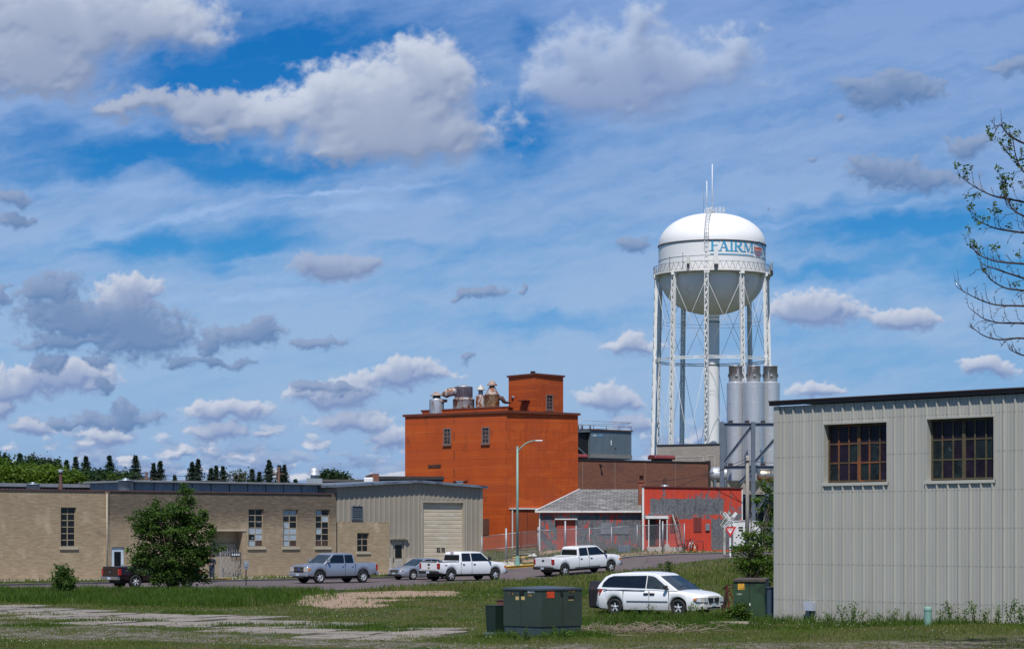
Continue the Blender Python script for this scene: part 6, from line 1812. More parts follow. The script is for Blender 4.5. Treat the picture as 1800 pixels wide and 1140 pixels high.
for k in range(7): 
    a = rr.uniform(-.25, .25); x_ = rr.uniform(-.6, .6); l_ = rr.uniform(.8, 1.4)
    MB().bar((x_ - l_, -.3 + .1 * k, .08 + .06 * k), (x_ + l_ * cos(a), -.2 + .1 * k, .1 + .06 * k + l_ * sin(a) * .6), .2, .04).build('board', ply if k % 2 else mat('grey_board_%s' % 'old', (.24, .23, .21), .9) if 'grey_board_old' not in MATS else MATS['grey_board_old'], t_)
p = P(922, 0, 171.5); z0_ = gzf(p.x, 171.5)
t_ = thing('plastic_pipe', 'yellow pipe with white scraps lying in the grass behind the fence', 'pipe', (p.x, 171.5, z0_ + .12))
MB().tube([(-.9, 0, 0), (.8, .2, .1)], .05, 8).build('pipe', mat('yellow_pipe', (.65, .45, .08), .5), t_)
mb = MB(); mb.box(.3, .9, -.1, .3, .08, .22); mb.box(.6, .8, 0, .2, .22, .3); mb.build('scrap', white_paint, t_, bevel=.03)

# ================================================================== cabinets in the foreground
cab_g = mat('dark_green_enamel', (0.036, 0.053, 0.040), 0.42, var=.12, vscale=.7, col2=(.045, .058, .052), thr=(.5, .7))
cab_d = mat('deep_green_enamel', (0.012, 0.026, 0.018), 0.45, var=.15)
cab_top = mat('grey_green_lid', (0.055, 0.07, 0.085), 0.45, var=.1)
S_ = 70 / F
def px_cab(name, lab, cat, pl_, pf_, pr_, df, dl, dr_, ytop_f, ybase_f):
    fr0 = Vector(((pf_ - CX) / F * df, df)); l_ = Vector(((pl_ - CX) / F * dl, dl)) - fr0; r_ = Vector(((pr_ - CX) / F * dr_, dr_)) - fr0
    zt1 = EYE + (HY - ytop_f) / F * df; zb1 = EYE + (HY - ybase_f) / F * df
    g_ = gzf(fr0.x, fr0.y)
    t_ = thing(name, lab, cat, (fr0.x, fr0.y, g_))
    return t_, l_, r_, zt1 - g_, zb1 - g_
# big pad transformer
df, dl, dr_ = 70.0, 71.0, 71.1
t_, l_, r_, H_c, Hb = px_cab('transformer_cabinet', 'large dark green transformer cabinet with warning stickers standing in the grass', 'transformer', 885, 951, 1023, df, dl, dr_, 1034.5, 1101)
def shrink(pts, g_): return grow(pts, -g_)
base = [Vector((0, 0)), r_, l_ + r_, l_]
mb = MB(); poly_body(mb, base, Hb, H_c - .05); mb.build('cabinet', cab_g, t_)
mb = MB(); poly_body(mb, shrink(base, .035), -.25, Hb, roof=False); mb.build('plinth', mat('blue_green_plinth', (.045, .066, .075), .5, var=.1), t_)
mb = MB(); lid = grow(base, .035)
zl = [H_c - .045, H_c + .0, H_c + .05, H_c + .0]
mb.add([(p.x, p.y, z_) for p, z_ in zip(lid, [H_c - .045] * 4)] + [(p.x, p.y, z_) for p, z_ in zip(lid, [H_c, H_c + .015, H_c + .055, H_c + .015])], [(3, 2, 1, 0), (4, 5, 6, 7), (0, 1, 5, 4), (1, 2, 6, 5), (2, 3, 7, 6), (3, 0, 4, 7)])
mb.build('lid', cab_top, t_)
fo2 = Vector((P(951, 0, df).x, df))
zg = gzf(fo2.x, fo2.y)
cfl = Face(fo2 + l_, fo2); cfr = Face(fo2, fo2 + r_)
def sticker(face, px0, py0, px1, py1, name, m, par, th=.006, org_=None, zo_=None):
    r = face.rect(px0, py0, px1, py1)
    return MB(face.M(org_ or fo2, zo_ if zo_ is not None else zg)).box(r[0], r[1], -th, -.001, r[2], r[3]).build(name, m, par)
st_y = mat('faded_yellow_sticker', (.55, .40, .16), .6, var=.15); st_o = mat('orange_warning_sticker', (.62, .07, .02), .5, var=.1, col2=(.2, .02, .02), thr=(.58, .62), c2scale=12)
st_k = mat('worn_warning_label', (.03, .03, .025), .6, col2=(.30, .17, .03), thr=(.5, .54), c2scale=14, c2stretch=(1, 1, .3))
st_w = mat('stencil_white', (.5, .5, .5), .7, col2=(.07, .08, .08), thr=(.5, .53), c2scale=16)
sticker(cfl, 906.5, 1047.5, 912, 1053.5, 'yellow_sticker', st_y, t_); sticker(cfl, 916.5, 1047.5, 922.5, 1053.5, 'yellow_sticker', st_y, t_)
sticker(cfl, 894, 1040.5, 904, 1044.5, 'warning_label', st_k, t_); sticker(cfl, 926, 1044, 935, 1047, 'warning_label', st_k, t_)
sticker(cfl, 928, 1037, 939.5, 1041.5, 'stencil_number', st_w, t_)
sticker(cfl, 914, 1036, 921, 1044, 'padlock_recess', black, t_, .03)
sticker(cfr, 961, 1038, 974.5, 1050, 'orange_sticker', st_o, t_); sticker(cfr, 985, 1037, 989, 1045, 'latch', black, t_, .03)
sticker(cfr, 998.5, 1036.5, 1010, 1040, 'warning_label', st_k, t_); sticker(cfr, 998.5, 1046, 1009.5, 1052, 'vent_label', black, t_)
sticker(cfr, 999, 1053, 1008, 1054.2, 'label_strip', st_y, t_)
mb = MB(cfl.M(fo2, zg)); u_, z1_ = cfl.at(916, 1060); mb.box(u_ - .006, u_ + .006, -.006, -.001, Hb + zg + .02, H_c + zg - .06); mb.build('door_seam', black, t_)
mb = MB(cfr.M(fo2, zg)); u_, z1_ = cfr.at(989, 1060); mb.box(u_ - .006, u_ + .006, -.006, -.001, Hb + zg + .02, H_c + zg - .06); mb.build('door_seam', black, t_)
# small pedestal on its left
t_, l_, r_, H_c, Hb = px_cab('cable_pedestal', 'small near black green pedestal tucked against the left of the big transformer', 'pedestal', 854, 871, 890, 71.2, 71.45, 71.5, 1065, 1111)
base = [Vector((0, 0)), r_, l_ + r_, l_]
top_ = [p for p in grow(base, .02)]
mb = MB()
n = 4; sb = shrink(base, .03)
for i in range(4):
    a, b2, c_, d_ = sb[i], sb[(i + 1) % 4], top_[(i + 1) % 4], top_[i]
    mb.quad((a.x, a.y, Hb), (b2.x, b2.y, Hb), (c_.x, c_.y, H_c), (d_.x, d_.y, H_c))
mb.add([(p.x, p.y, H_c) for p in top_], [(0, 1, 2, 3)]); mb.build('cabinet', cab_d, t_)
mb = MB(); poly_body(mb, grow(base, .03), H_c + .001, H_c + .03); mb.build('lid', cab_d, t_)
mb = MB(); poly_body(mb, grow(base, .05), -.25, Hb + .0); mb.build('plinth', mat('grey_blue_base', (.16, .2, .21), .8), t_)
# tiny red brown box behind
p = P(880, 1060, 72.5); t_ = thing('marker_box', 'small rusty brown box peeking between the pedestal and the transformer', 'box', (p.x, 73.0, .1))
MB().box(-.12, .12, -.1, .1, 0, EYE + (HY - 1055) / F * 73 - .1).build('post', mat('rust_red_box', (.12, .04, .035), .8), t_, bevel=.01); MB().box(-.14, .14, -.12, .12, EYE + (HY - 1055) / F * 73 - .099, EYE + (HY - 1055) / F * 73 - .06).build('cap', rust_pipe, t_)
# green utility cabinet by the grey building
t_, l_, r_, H_c, Hb = px_cab('utility_cabinet', 'weathered mid green utility cabinet with a yellow sticker beside the grey building', 'cabinet', 1289, 1345, 1352, 84.0, 84.3, 87.5, 1018, 1090)
grn = mat('weathered_green_enamel', (0.030, 0.066, 0.030), 0.5, var=.2, vscale=1.2, col2=(.018, .035, .018), thr=(.5, .65))
base = [Vector((0, 0)), r_, l_ + r_, l_]
mb = MB(); poly_body(mb, base, -.2, H_c - .08); mb.build('cabinet', grn, t_)
mb = MB(); poly_body(mb, grow(base, .05), H_c - .079, H_c); mb.build('lid', mat('rusty_lid', (.055, .05, .04), .8, col2=(.12, .07, .05), thr=(.5, .6), c2scale=4), t_)
f0 = Vector((P(1345, 0, 84.0).x, 84.0)); zg2 = gzf(f0.x, f0.y); cf = Face(f0 + l_, f0)
st_g = mat('yellow_orange_sticker', (.68, .36, .03), .6, col2=(.25, .12, .02), thr=(.56, .60), c2scale=14)
sticker(cf, 1297, 1025, 1308.5, 1035.5, 'warning_sticker', st_g, t_, org_=f0, zo_=zg2)
sticker(cf, 1295, 1042, 1306, 1045, 'stencil_number', mat('faded_stencil', (.30, .33, .30), .7, col2=(.04, .08, .04), thr=(.5, .53), c2scale=18), t_, org_=f0, zo_=zg2)
sticker(cf, 1317.5, 1059, 1319.3, 1064, 'handle', white_paint, t_, .03, org_=f0, zo_=zg2)
mb = MB(cf.M(f0, zg2)); u_, z1_ = cf.at(1317, 1060); mb.box(u_ - .012, u_ + .012, -.006, -.001, zg2, zg2 + H_c - .1); mb.build('door_seam', black, t_)
# dark blue drum/cabinet between it and the wall
p = P(1352, 0, 83); z0_ = gzf(p.x, 83)
t_ = thing('blue_cabinet', 'dusky blue steel cabinet squeezed between the green cabinet and the grey wall', 'cabinet', (p.x, 83.2, z0_))
h_ = P(0, 1033, 83).z - z0_
MB().box(-.05, .6, 0, .6, -.2, h_).build('cabinet', mat('dusky_blue_enamel', (.035, .06, .09), .5), t_, bevel=.02)
MB().box(-.08, .63, -.03, .63, h_ + .001, h_ + .03).build('lid', mat('dusky_blue_lid', (.05, .07, .10), .5), t_)
# concrete pad
p = P(1290, 0, 79.5); z0_ = gzf(p.x, 79.5)
t_ = thing('concrete_pad', 'cracked concrete pad edge in the grass between the van and the grey building', 'concrete pad', (p.x, 79.6, z0_), radians(-6))
mb = MB(); mb.prism([(-.95, -.1), (-.4, -.22), (.5, -.16), (1.3, -.25), (1.45, .9), (.6, 1.2), (-.7, 1.0), (-1.05, .4)], -.3, .10, 'z'); mb.build('pad', mat('old_brown_concrete', (.26, .22, .18), .95, var=.3, vscale=3, bump=.6), t_, bevel=.05)
# green vent post in front of the grey wall
p = P(1631, 0, 73.2); z0_ = gzf(p.x, 73.2)
t_ = thing('marker_post', 'short fat pale green capped post in the grass before the grey wall', 'post', (p.x, 73.2, z0_))
h_ = P(0, 1066, 73.2).z - z0_
MB().lathe([(.125, -.2), (.125, h_ - .12)], 22).build('post', lamp_green, t_); MB().lathe([(.135, h_ - .121), (.14, h_ - .05), (.12, h_), (.001, h_ + .01)], 22).build('cap', lamp_green, t_)
# ================================================================== vehicles (local frame: x forward, z up)
def paint(name, col, metal=0.0, rough=.32, dirt=0.25):
    m, t, b, tc = custom(name, rough, metal)
    x, y, z = t.sep(tc)
    n_ = t.noise(tc, 2.2, 5, .65)
    k = t.m('MULTIPLY', t.ss(t.m('ADD', z, t.m('MULTIPLY', n_, .5)), 1.0, .45), dirt)
    c = t.mix(k, col, (.16, .13, .10))
    t.put(b.inputs['Base Color'], c)
    t.put(b.inputs['Roughness'], t.lin(k, 0, .5, rough, .75))
    b.inputs['Coat Weight'].default_value = .6; b.inputs['Coat Roughness'].default_value = .06
    return m
p_silver = paint('silver_blue_paint', (0.36, 0.40, 0.47), .55, .35)
p_white = paint('white_car_paint', (0.78, 0.79, 0.80), 0, .3, .22)
p_white2 = paint('white_truck_paint', (0.74, 0.75, 0.76), 0, .3, .35)
p_maroon = paint('dark_maroon_paint', (0.016, 0.0025, 0.005), .2, .3, .2)
car_glass = mat('tinted_car_glass', (0.008, 0.011, 0.013), 0.05, var=.3, coat=.5)
car_glass2 = mat('clear_car_glass', (0.035, 0.048, 0.048), 0.05, var=.4, vscale=2, coat=.5)
trim_k = mat('black_plastic_trim', (.02, .02, .022), .55, var=.1)
gap_m = mat('panel_gap', (.03, .03, .03), .8)
head_m = mat('clear_lamp', (.60, .60, .58), .12, .3, coat=1)
amber = mat('amber_lens', (.65, .20, .02), .2, coat=1)
plate_m = mat('licence_plate_face', (.50, .58, .66), .5, col2=(.15, .25, .35), thr=(.56, .60), c2scale=16)
rim_m = mat('alloy_rim', (.58, .59, .61), .4, .25, var=.1)
gold_m = mat('gold_emblem', (.55, .38, .10), .35, .6)
blue_e = mat('blue_emblem', (.03, .06, .20), .3)

def interp(keys, x):
    if x <= keys[0][0]: return keys[0][1]
    for (a, va), (b_, vb) in zip(keys, keys[1:]):
        if x <= b_: return va + (vb - va) * (x - a) / max(1e-6, b_ - a)
    return keys[-1][1]

def car_body(S):
    L2 = S['L'] / 2; xs_ = set()
    for k in range(61): xs_.add(round(-L2 + S['L'] * k / 60, 4))
    for key in ('top', 'plan', 'low'):
        for kx, _ in S[key]: xs_.add(round(kx, 4))
    for xw in S['axles']:
        for k in range(13): xs_.add(round(xw + S['arch'] * cos(pi * k / 12), 4))
        xs_.add(round(xw - S['arch'] - .004, 4)); xs_.add(round(xw + S['arch'] + .004, 4))
    bed = S.get('bed')
    if bed: 
        for q in bed[:2]: xs_.add(round(q - .002, 4)); xs_.add(round(q + .002, 4))
    xs_ = sorted(x for x in xs_ if -L2 <= x <= L2)
    rings = []
    for x in xs_:
        zt_ = interp(S['top'], x); w = interp(S['plan'], x); zl = interp(S['low'], x)
        for xw in S['axles']:
            dx = abs(x - xw)
            if dx < S['arch']: zl = max(zl, S['r'] + sqrt(max(0, S['arch'] ** 2 - dx ** 2)) * .98)
        sh = S['sh']; cr = S.get('crown', .04)
        h = zt_ - zl
        half = [(0, zl), (w - .16, zl), (w - .03, zl + .02), (w + .0, zl + .18 * h), (w + .012, zl + .45 * h), (w - .005, zl + .72 * h), (w - sh * .6, zt_ - .10), (w - sh, zt_ - .03), (w - sh - .05, zt_)]
        if bed and bed[0] < x < bed[1]: half += [(w - sh - .13, zt_), (w - sh - .14, bed[2]), (0, bed[2])]
        else: half += [(w - sh - .14, zt_ + .008), (w * .5, zt_ + cr * .8), (0, zt_ + cr)]
        ring = [(x, y, z) for y, z in half] + [(x, -y, z) for y, z in half[-2:0:-1]]
        rings.append(ring)
    n = len(rings[0]); vs = [p for r in rings for p in r]; fs = []
    for i in range(len(rings) - 1):
        for k in range(n): fs.append((i * n + k, i * n + (k + 1) % n, (i + 1) * n + (k + 1) % n, (i + 1) * n + k))
    fs.append(tuple(range(n))[::-1]); fs.append(tuple(range((len(rings) - 1) * n, len(rings) * n)))
    return MB().add(vs, fs, 0, True)

def wheel(par, x, y, r, w, spokes=6, rim=None):
    s_ = 1 if y > 0 else -1
    t_ = MB().lathe([(r * .62, -w / 2), (r * .93, -w / 2), (r, -w * .36), (r, w * .36), (r * .93, w / 2), (r * .62, w / 2), (r * .60, 0), (r * .62, -w / 2)], 30, (x, y, r), axis='y').build('wheel', black_rubber, par)
    mb = MB(); yo = y + s_ * (w / 2 - .045)
    mb.lathe([(r * .63, -.01), (r * .63, .02), (r * .56, .02), (r * .54, -.02)], 30, (x, yo, r), axis='y')
    mb.lathe([(.001, s_ * .02), (r * .17, s_ * .015), (r * .19, -s_ * .02)], 16, (x, yo, r), axis='y')
    for k in range(spokes):
        a = 2 * pi * k / spokes + .3
        mb.bar((x + r * .12 * cos(a), yo, r + r * .12 * sin(a)), (x + r * .58 * cos(a), yo, r + r * .58 * sin(a)), r * .17, .03, up=(0, 1, 0))
    mb.build('rim', rim or rim_m, t_)
    MB().lathe([(.001, 0), (r * .55, 0)], 24, (x, yo - s_ * .04, r), axis='y').build('brake_disc', gap_m, t_)
    return t_

def place(S, px, d, yaw, label, group=None):
    p = P(px, 0, d)
    c_, s_ = cos(yaw), sin(yaw)
    ax, ay_ = S['axles'][0], S['W'] * .42
    def zz(lx_, ly): return gzf(p.x + lx_ * c_ - ly * s_, p.y + lx_ * s_ + ly * c_)
    f_ = S['axles'][1]; r_ = S['axles'][0]
    zf = (zz(f_, ay_) + zz(f_, -ay_)) / 2; zr_ = (zz(r_, ay_) + zz(r_, -ay_)) / 2
    zl = (zz(f_, ay_) + zz(r_, ay_)) / 2; zri = (zz(f_, -ay_) + zz(r_, -ay_)) / 2
    pitch = atan2(zf - zr_, f_ - r_); roll = atan2(zl - zri, 2 * ay_)
    t_ = thing(S['name'], label, S['cat'], (p.x, p.y, (zf + zr_) / 2 + .035), 0, group)
    t_.rotation_euler = (roll, -pitch, yaw)
    return t_

def cab_part(S, par, pm):
    """S['cab']: list of profile points from rear base, up and forward to front base; S['cw']=(wb, wr)"""
    pr = S['cab']; zb = min(p[1] for p in pr); zr_ = max(p[1] for p in pr); wb, wr = S['cw']
    yw = lambda z: wb - (wb - wr) * max(0, (z - zb) / (zr_ - zb)) ** 1.15
    S['yw'] = yw
    n = len(pr)
    vs = [(x, yw(z), z) for x, z in pr] + [(x, 0, z + (.035 if z > zr_ - .12 else 0)) for x, z in pr] + [(x, -yw(z), z) for x, z in pr]
    fs = []
    for i in range(n - 1):
        fs += [(i, i + 1, n + i + 1, n + i), (n + i, n + i + 1, 2 * n + i + 1, 2 * n + i)]
    fs += [tuple(range(n))[::-1], tuple(range(2 * n, 3 * n)), (0, n, 2 * n, 3 * n - 1, 2 * n - 1, n - 1)]
    o = MB().add(vs, fs, 0, True).build('cab' if S['cat'] == 'pickup' else 'roof', pm, par, auto=True)
    b_ = o.modifiers.new('bevel', 'BEVEL'); b_.width = .035; b_.segments = 2; b_.limit_method = 'ANGLE'; b_.angle_limit = radians(28)
    return o

def side_glass(S, par, poly, m, name='side_window', sides=(1, -1)):
    for s_ in sides:
        vs = [(x, s_ * (S['yw'](z) + .008), z) for x, z in poly]
        # thin slab following the side
        vs2 = [(x, y_ + s_ * .010, z) for x, y_, z in vs]
        n = len(vs)
        MB().add(vs + vs2, [tuple(range(n)), tuple(range(n, 2 * n))] + [(i, (i + 1) % n, n + (i + 1) % n, n + i) for i in range(n)]).build(name, m, par)

def end_glass(S, par, a, b_, m, name, ins=(.08, .10), out=1):
    """glass between profile points a (low) and b_ (high)"""
    (xa, za), (xb, zb_) = a, b_
    f0, f1 = ins
    pa = (xa + (xb - xa) * f0, za + (zb_ - za) * f0); pb = (xa + (xb - xa) * (1 - f1), za + (zb_ - za) * (1 - f1))
    nx_, nz_ = (za - zb_) * -1, (xa - xb); l_ = sqrt(nx_ ** 2 + nz_ ** 2); nx_, nz_ = nx_ / l_ * out, nz_ / l_ * out
    if nx_ * out < 0: nx_, nz_ = -nx_, -nz_
    vs = []
    for o_ in (.006, .018):
        for (q, mrg) in ((pa, .09), (pb, .07)):
            w = S['yw'](q[1]) - mrg
            vs += [(q[0] + nx_ * o_, w, q[1] + nz_ * o_), (q[0] + nx_ * (o_ + .012), 0, q[1] + nz_ * (o_ + .012)), (q[0] + nx_ * o_, -w, q[1] + nz_ * o_)]
    fs = [(6, 7, 10, 9), (7, 8, 11, 10), (0, 3, 4, 1), (1, 4, 5, 2), (0, 6, 9, 3), (2, 5, 11, 8), (0, 1, 7, 6), (1, 2, 8, 7), (3, 9, 10, 4), (4, 10, 11, 5)]
    MB().add(vs, fs).build(name, m, par)

def sbox(par, name, m, x0, x1, z0, z1, S, proud=.01, sides=(1, -1), w=None, thick=.03, bev=0):
    for s_ in sides:
        ww = w if w is not None else interp(S['plan'], (x0 + x1) / 2)
        a, b_ = s_ * (ww - thick), s_ * (ww + proud)
        MB().box(x0, x1, min(a, b_), max(a, b_), z0, z1).build(name, m, par, bevel=bev)

def truck(S, t_, pm, style):
    body_ = car_body(S).build('body', [pm], t_, auto=True)
    cab_part(S, t_, pm)
    L2 = S['L'] / 2; W2 = S['W'] / 2; r = S['r']
    for x in S['axles']:
        for s_ in (1, -1): wheel(t_, x, s_ * (W2 - .17), r, .27, S.get('spokes', 6))
    # dark wells and chassis
    mb = MB(); mb.box(-L2 + .25, L2 - .3, -.55, .55, .30, .62); mb.build('chassis', gap_m, t_)
    for x in S['axles']:
        MB().box(x - S['arch'] + .02, x + S['arch'] - .02, -W2 + .22, W2 - .22, .45, S['r'] + S['arch'] * .93).build('wheel_well', gap_m, t_)
    c = S['cab']; (rb, rt, ft, fb) = (c[0], c[1], c[-2], c[-1])
    end_glass(S, t_, fb, ft, S['wsg'], 'windscreen', (.06, .10), 1)
    end_glass(S, t_, rb, rt, car_glass, 'rear_window', (.22, .16), -1)
    for poly in S['win']: side_glass(S, t_, poly, car_glass)
    zb = S['belt']
    for x in S['gaps']: sbox(t_, 'door_gap', gap_m, x - .008, x + .008, .50, zb - .02, S, proud=.014)
    for x in S['handles']: sbox(t_, 'door_handle', S['hm'], x - .09, x + .09, zb - .20, zb - .15, S, proud=.035, bev=.01)
    # mirrors
    for s_ in (1, -1):
        x = S['mir']; y = S['yw'](zb + .1) + .02
        MB().box(x - .06, x + .06, min(s_ * y, s_ * (y + .24)), max(s_ * y, s_ * (y + .24)), zb + .06, zb + .30).build('mirror', S['mm'], t_, bevel=.03)
    # front
    zg0, zg1 = S['grille']
    MB().box(L2 - .06, L2 + .015, -W2 * .52, W2 * .52, zg0 - .02, zg1 + .02).build('grille', trim_k, t_, bevel=.01)
    mb = MB()
    MB().box(L2 - .05, L2 + .10, -W2 * .97, W2 * .97, .45, .66).build('front_bumper', S['fb'], t_, bevel=.04)
    MB().box(L2 + .101, L2 + .108, -.16, .16, .50, .64).build('licence_plate', plate_m, t_)
    for s_ in (1, -1):
        ys = sorted((s_ * W2 * .54, s_ * W2 * .93))
        MB().box(L2 - .22, L2 + .025, ys[0], ys[1], zg0 + .02, zg1 - .0).build('headlight', head_m, t_, bevel=.03)
        ys = sorted((s_ * W2 * .88, s_ * (W2 * .985 + .002)))
        MB().box(L2 - .26, L2 - .05, ys[0], ys[1], zg0 + .10, zg1 - .06).build('turn_light', amber, t_, bevel=.02)
    # rear
    MB().box(-L2 - .12, -L2 + .05, -W2 * .97, W2 * .97, .50, .70).build('rear_bumper', S['rb'], t_, bevel=.03)
    MB().box(-L2 - .128, -L2 - .121, -.16, .16, .53, .67).build('licence_plate', plate_m, t_)
    zt_ = interp(S['top'], -L2 + .1)
    tg = MB().box(-L2 - .018, -L2 + .02, -W2 * .80, W2 * .80, .76, zt_ - .03).build('tailgate', pm, t_, bevel=.012)
    MB().box(-L2 - .04, -L2 - .019, -.12, .12, zt_ - .22, zt_ - .12).build('handle', trim_k, tg)
    for s_ in (1, -1):
        ys = sorted((s_ * W2 * .81, s_ * (W2 * .995)))
        MB().box(-L2 - .02, -L2 + .14, ys[0], ys[1], zt_ - .46, zt_ - .08).build('tail_light', red_lens, t_, bevel=.02)
    return tg

def pickup_spec(L, H, ext, name='pickup_truck', bedlen=1.75, front_over=1.0):
    L2 = L / 2; belt = 1.27 * H / 1.93; xf = L2 - 1.55; bx = -L2 + bedlen
    S = dict(L=L, W=2.02, name=name, cat='pickup', r=.40, arch=.50, axles=(-L2 + 1.15, L2 - front_over), sh=.05, crown=.05,
             top=[(-L2, belt), (bx, belt), (bx + .01, belt), (xf + .1, belt - .0), (xf + .35, belt - .01), (L2 - .4, belt - .08), (L2 - .08, belt - .14), (L2, belt - .20)],
             plan=[(-L2, .95), (-L2 + .15, .99), (L2 - .6, 1.0), (L2 - .2, .985), (L2 - .03, .94), (L2, .92)], low=[(-L2, .62), (-L2 + .5, .50), (-L2 + .9, .46), (L2 - .4, .44), (L2, .50)],
             bed=(-L2 + .08, bx - .06, .82), cw=(.93, .76), belt=belt)
    rx = bx - .02; fbx = xf + .22
    S['cab'] = [(rx, belt - .05), (rx + .10, H - .12), (rx + .22, H - .02), (rx + .9, H), (fbx - .95, H - .015), (fbx - .80, H - .07), (fbx, belt - .02)]
    S['cab'] = [S['cab'][0], S['cab'][1]] + S['cab'][2:5] + [S['cab'][5], S['cab'][6]]
    zt_, zb = H - .11, belt + .045
    bp = rx + (fbx - .8 - rx) * .50
    fa = lambda z: fbx - .80 + .80 * (H - .07 - z) / (H - .07 - (belt - .02)) - .10
    S['win'] = [[(rx + .16, zb), (rx + .22, zt_ - .02), (rx + .26, zt_), (bp - .05, zt_), (bp - .03, zb)], [(bp + .05, zb), (bp + .04, zt_), (fa(zt_) - .02, zt_), (fa(zb) - .05, zb)]]
    S['gaps'] = [rx + .06, bp, fa(zb) + .08]; S['handles'] = [rx + .28, bp + .22]
    S['mir'] = fa(zb) - .10; S['grille'] = (.72, belt - .24)
    S.update(hm=trim_k, mm=trim_k, fb=chrome, rb=trim_k, wsg=car_glass2)
    return S
YAW = atan2(.66, .751)
# silver pickup
S = pickup_spec(5.65, 1.93, 0, bedlen=1.78); S.update(hm=p_silver, mm=p_silver, fb=p_silver, rb=p_silver)
t_ = place(S, 587, 148.3, YAW + pi, 'silver blue crew cab pickup parked facing left before the brick factory', 'pickups parked along the street')
truck(S, t_, p_silver, 0)
L2 = 5.65 / 2
e_ = MB().lathe([(.001, 0), (.12, 0), (.12, .02), (.001, .025)], 18, (L2 + .016, 0, .88), axis='x').build('emblem', blue_e, t_); e_.scale = (1, 1.0, 1)
mb = MB(); mb.box(L2 + .017, L2 + .03, -.5, .5, .865, .895); mb.build('grille_bar', chrome, t_)
MB().box(L2 + .0, L2 + .10, -.55, .55, .36, .449).build('air_dam', trim_k, t_)
# white chevrolet-like pickup, tailgate towards us
S = pickup_spec(6.05, 1.96, 0, bedlen=1.95); S['belt_'] = 0
t_ = place(S, 815, 154.2, YAW, 'white crew cab pickup with a dark bed rail, parked behind the silver sedan', 'pickups parked along the street')
tg = truck(S, t_, p_white, 0)
L2 = 6.05 / 2; zt_ = S['belt']
mb = MB(); mb.add([(-L2 - .03, .14, zt_ - .36), (-L2 - .03, .05, zt_ - .36), (-L2 - .03, .04, zt_ - .32), (-L2 - .03, -.04, zt_ - .32), (-L2 - .03, -.05, zt_ - .36), (-L2 - .03, -.14, zt_ - .36), (-L2 - .03, -.12, zt_ - .42), (-L2 - .03, -.05, zt_ - .42), (-L2 - .03, -.04, zt_ - .46), (-L2 - .03, .04, zt_ - .46), (-L2 - .03, .05, zt_ - .42), (-L2 - .03, .12, zt_ - .42)], [tuple(range(12))])
mb.build('emblem', gold_m, tg, fixn=False)
for s_ in (1, -1):
    ys = sorted((s_ * .90, s_ * .955)); MB().box(-L2 + .02, -L2 + 1.85, ys[0], ys[1], zt_ + .001, zt_ + .035).build('bed_rail_cap', trim_k, t_)
MB().box(-L2 - .02, -L2 + .03, -.80, .80, zt_ - .028, zt_ + .03).build('tailgate_cap', trim_k, t_)
MB().box(L2 - 1.6, L2 - .9, -.35, .35, zt_ + .05, zt_ + .075).build('bonnet_scoop', trim_k, t_)
MB().box(-L2 + 1.96, -L2 + 2.02, -.16, .16, 1.9, 1.95).build('brake_light', red_lens, t_)
sbox(t_, 'side_badge', trim_k, -L2 + .55, -L2 + .80, zt_ - .27, zt_ - .21, S, proud=.006)
# white long bed pickup further along
S = pickup_spec(6.60, 1.98, 0, bedlen=2.45); S['sh'] = .06
t_ = place(S, 1017, 160.5, YAW, 'white long bed pickup with a tool box across its bed, rightmost on the street', 'pickups parked along the street')
truck(S, t_, p_white2, 0)
L2 = 6.6 / 2
MB().box(-L2 + 1.85, -L2 + 2.35, -.85, .85, 1.05, 1.38).build('tool_box', white_old, t_, bevel=.02)
sbox(t_, 'side_moulding', trim_k, -1.2, 1.2, .52, .56, S, proud=.02)
# dark maroon pickup behind the tree
S = pickup_spec(5.8, 1.88, 0, bedlen=1.95); S.update(hm=p_maroon, mm=p_maroon, rb=chrome, fb=chrome)
t_ = place(S, 268, 136.5, YAW, 'dark maroon pickup with a covered bed, mostly hidden behind the leafy tree', 'pickups parked along the street')
tg = truck(S, t_, p_maroon, 0)
L2 = 2.9
MB().box(-L2 + .03, -L2 + 1.9, -.90, .90, S['belt'] - .01, S['belt'] + .05).build('bed_cover', mat('blue_black_cover', (.03, .035, .06), .35), t_, bevel=.015)
MB().lathe([(.001, 0), (.07, 0), (.07, -.01)], 12, (-L2 - .02, 0, 1.0), axis='x').build('emblem', chrome, tg)

# sedan
S = dict(L=4.85, W=1.84, name='sedan_car', cat='car', r=.33, arch=.39, axles=(-1.40, 1.43), sh=.07, crown=.05,
         top=[(-2.42, .72), (-2.36, .98), (-2.2, 1.03), (-1.55, 1.02), (.95, .93), (1.3, .90), (2.1, .78), (2.36, .66), (2.42, .52)], plan=[(-2.42, .68), (-2.25, .82), (-1.9, .90), (1.8, .90), (2.2, .80), (2.42, .62)],
         low=[(-2.42, .38), (-2.1, .24), (-1.0, .20), (1.0, .20), (2.1, .22), (2.42, .30)], cw=(.84, .62), belt=.95)
S['cab'] = [(-1.75, 1.0), (-1.15, 1.34), (-.75, 1.43), (-.1, 1.46), (.25, 1.42), (1.12, .91)]
def sedan_like(S, t_, pm, wins, ws, rw):
    car_body(S).build('body', [pm], t_, auto=True); cab_part(S, t_, pm)
    L2 = S['L'] / 2; W2 = S['W'] / 2
    for x in S['axles']:
        for s_ in (1, -1): wheel(t_, x, s_ * (W2 - .14), S['r'], .22, S.get('spokes', 7))
        MB().box(x - S['arch'] + .02, x + S['arch'] - .02, -W2 + .2, W2 - .2, .3, S['r'] + S['arch'] * .9).build('wheel_well', gap_m, t_)
    end_glass(S, t_, S['cab'][-1], S['cab'][-2], car_glass2, 'windscreen', *ws); end_glass(S, t_, S['cab'][0], S['cab'][1], car_glass, 'rear_window', *rw)
    for p_, m_ in wins: side_glass(S, t_, p_, m_)
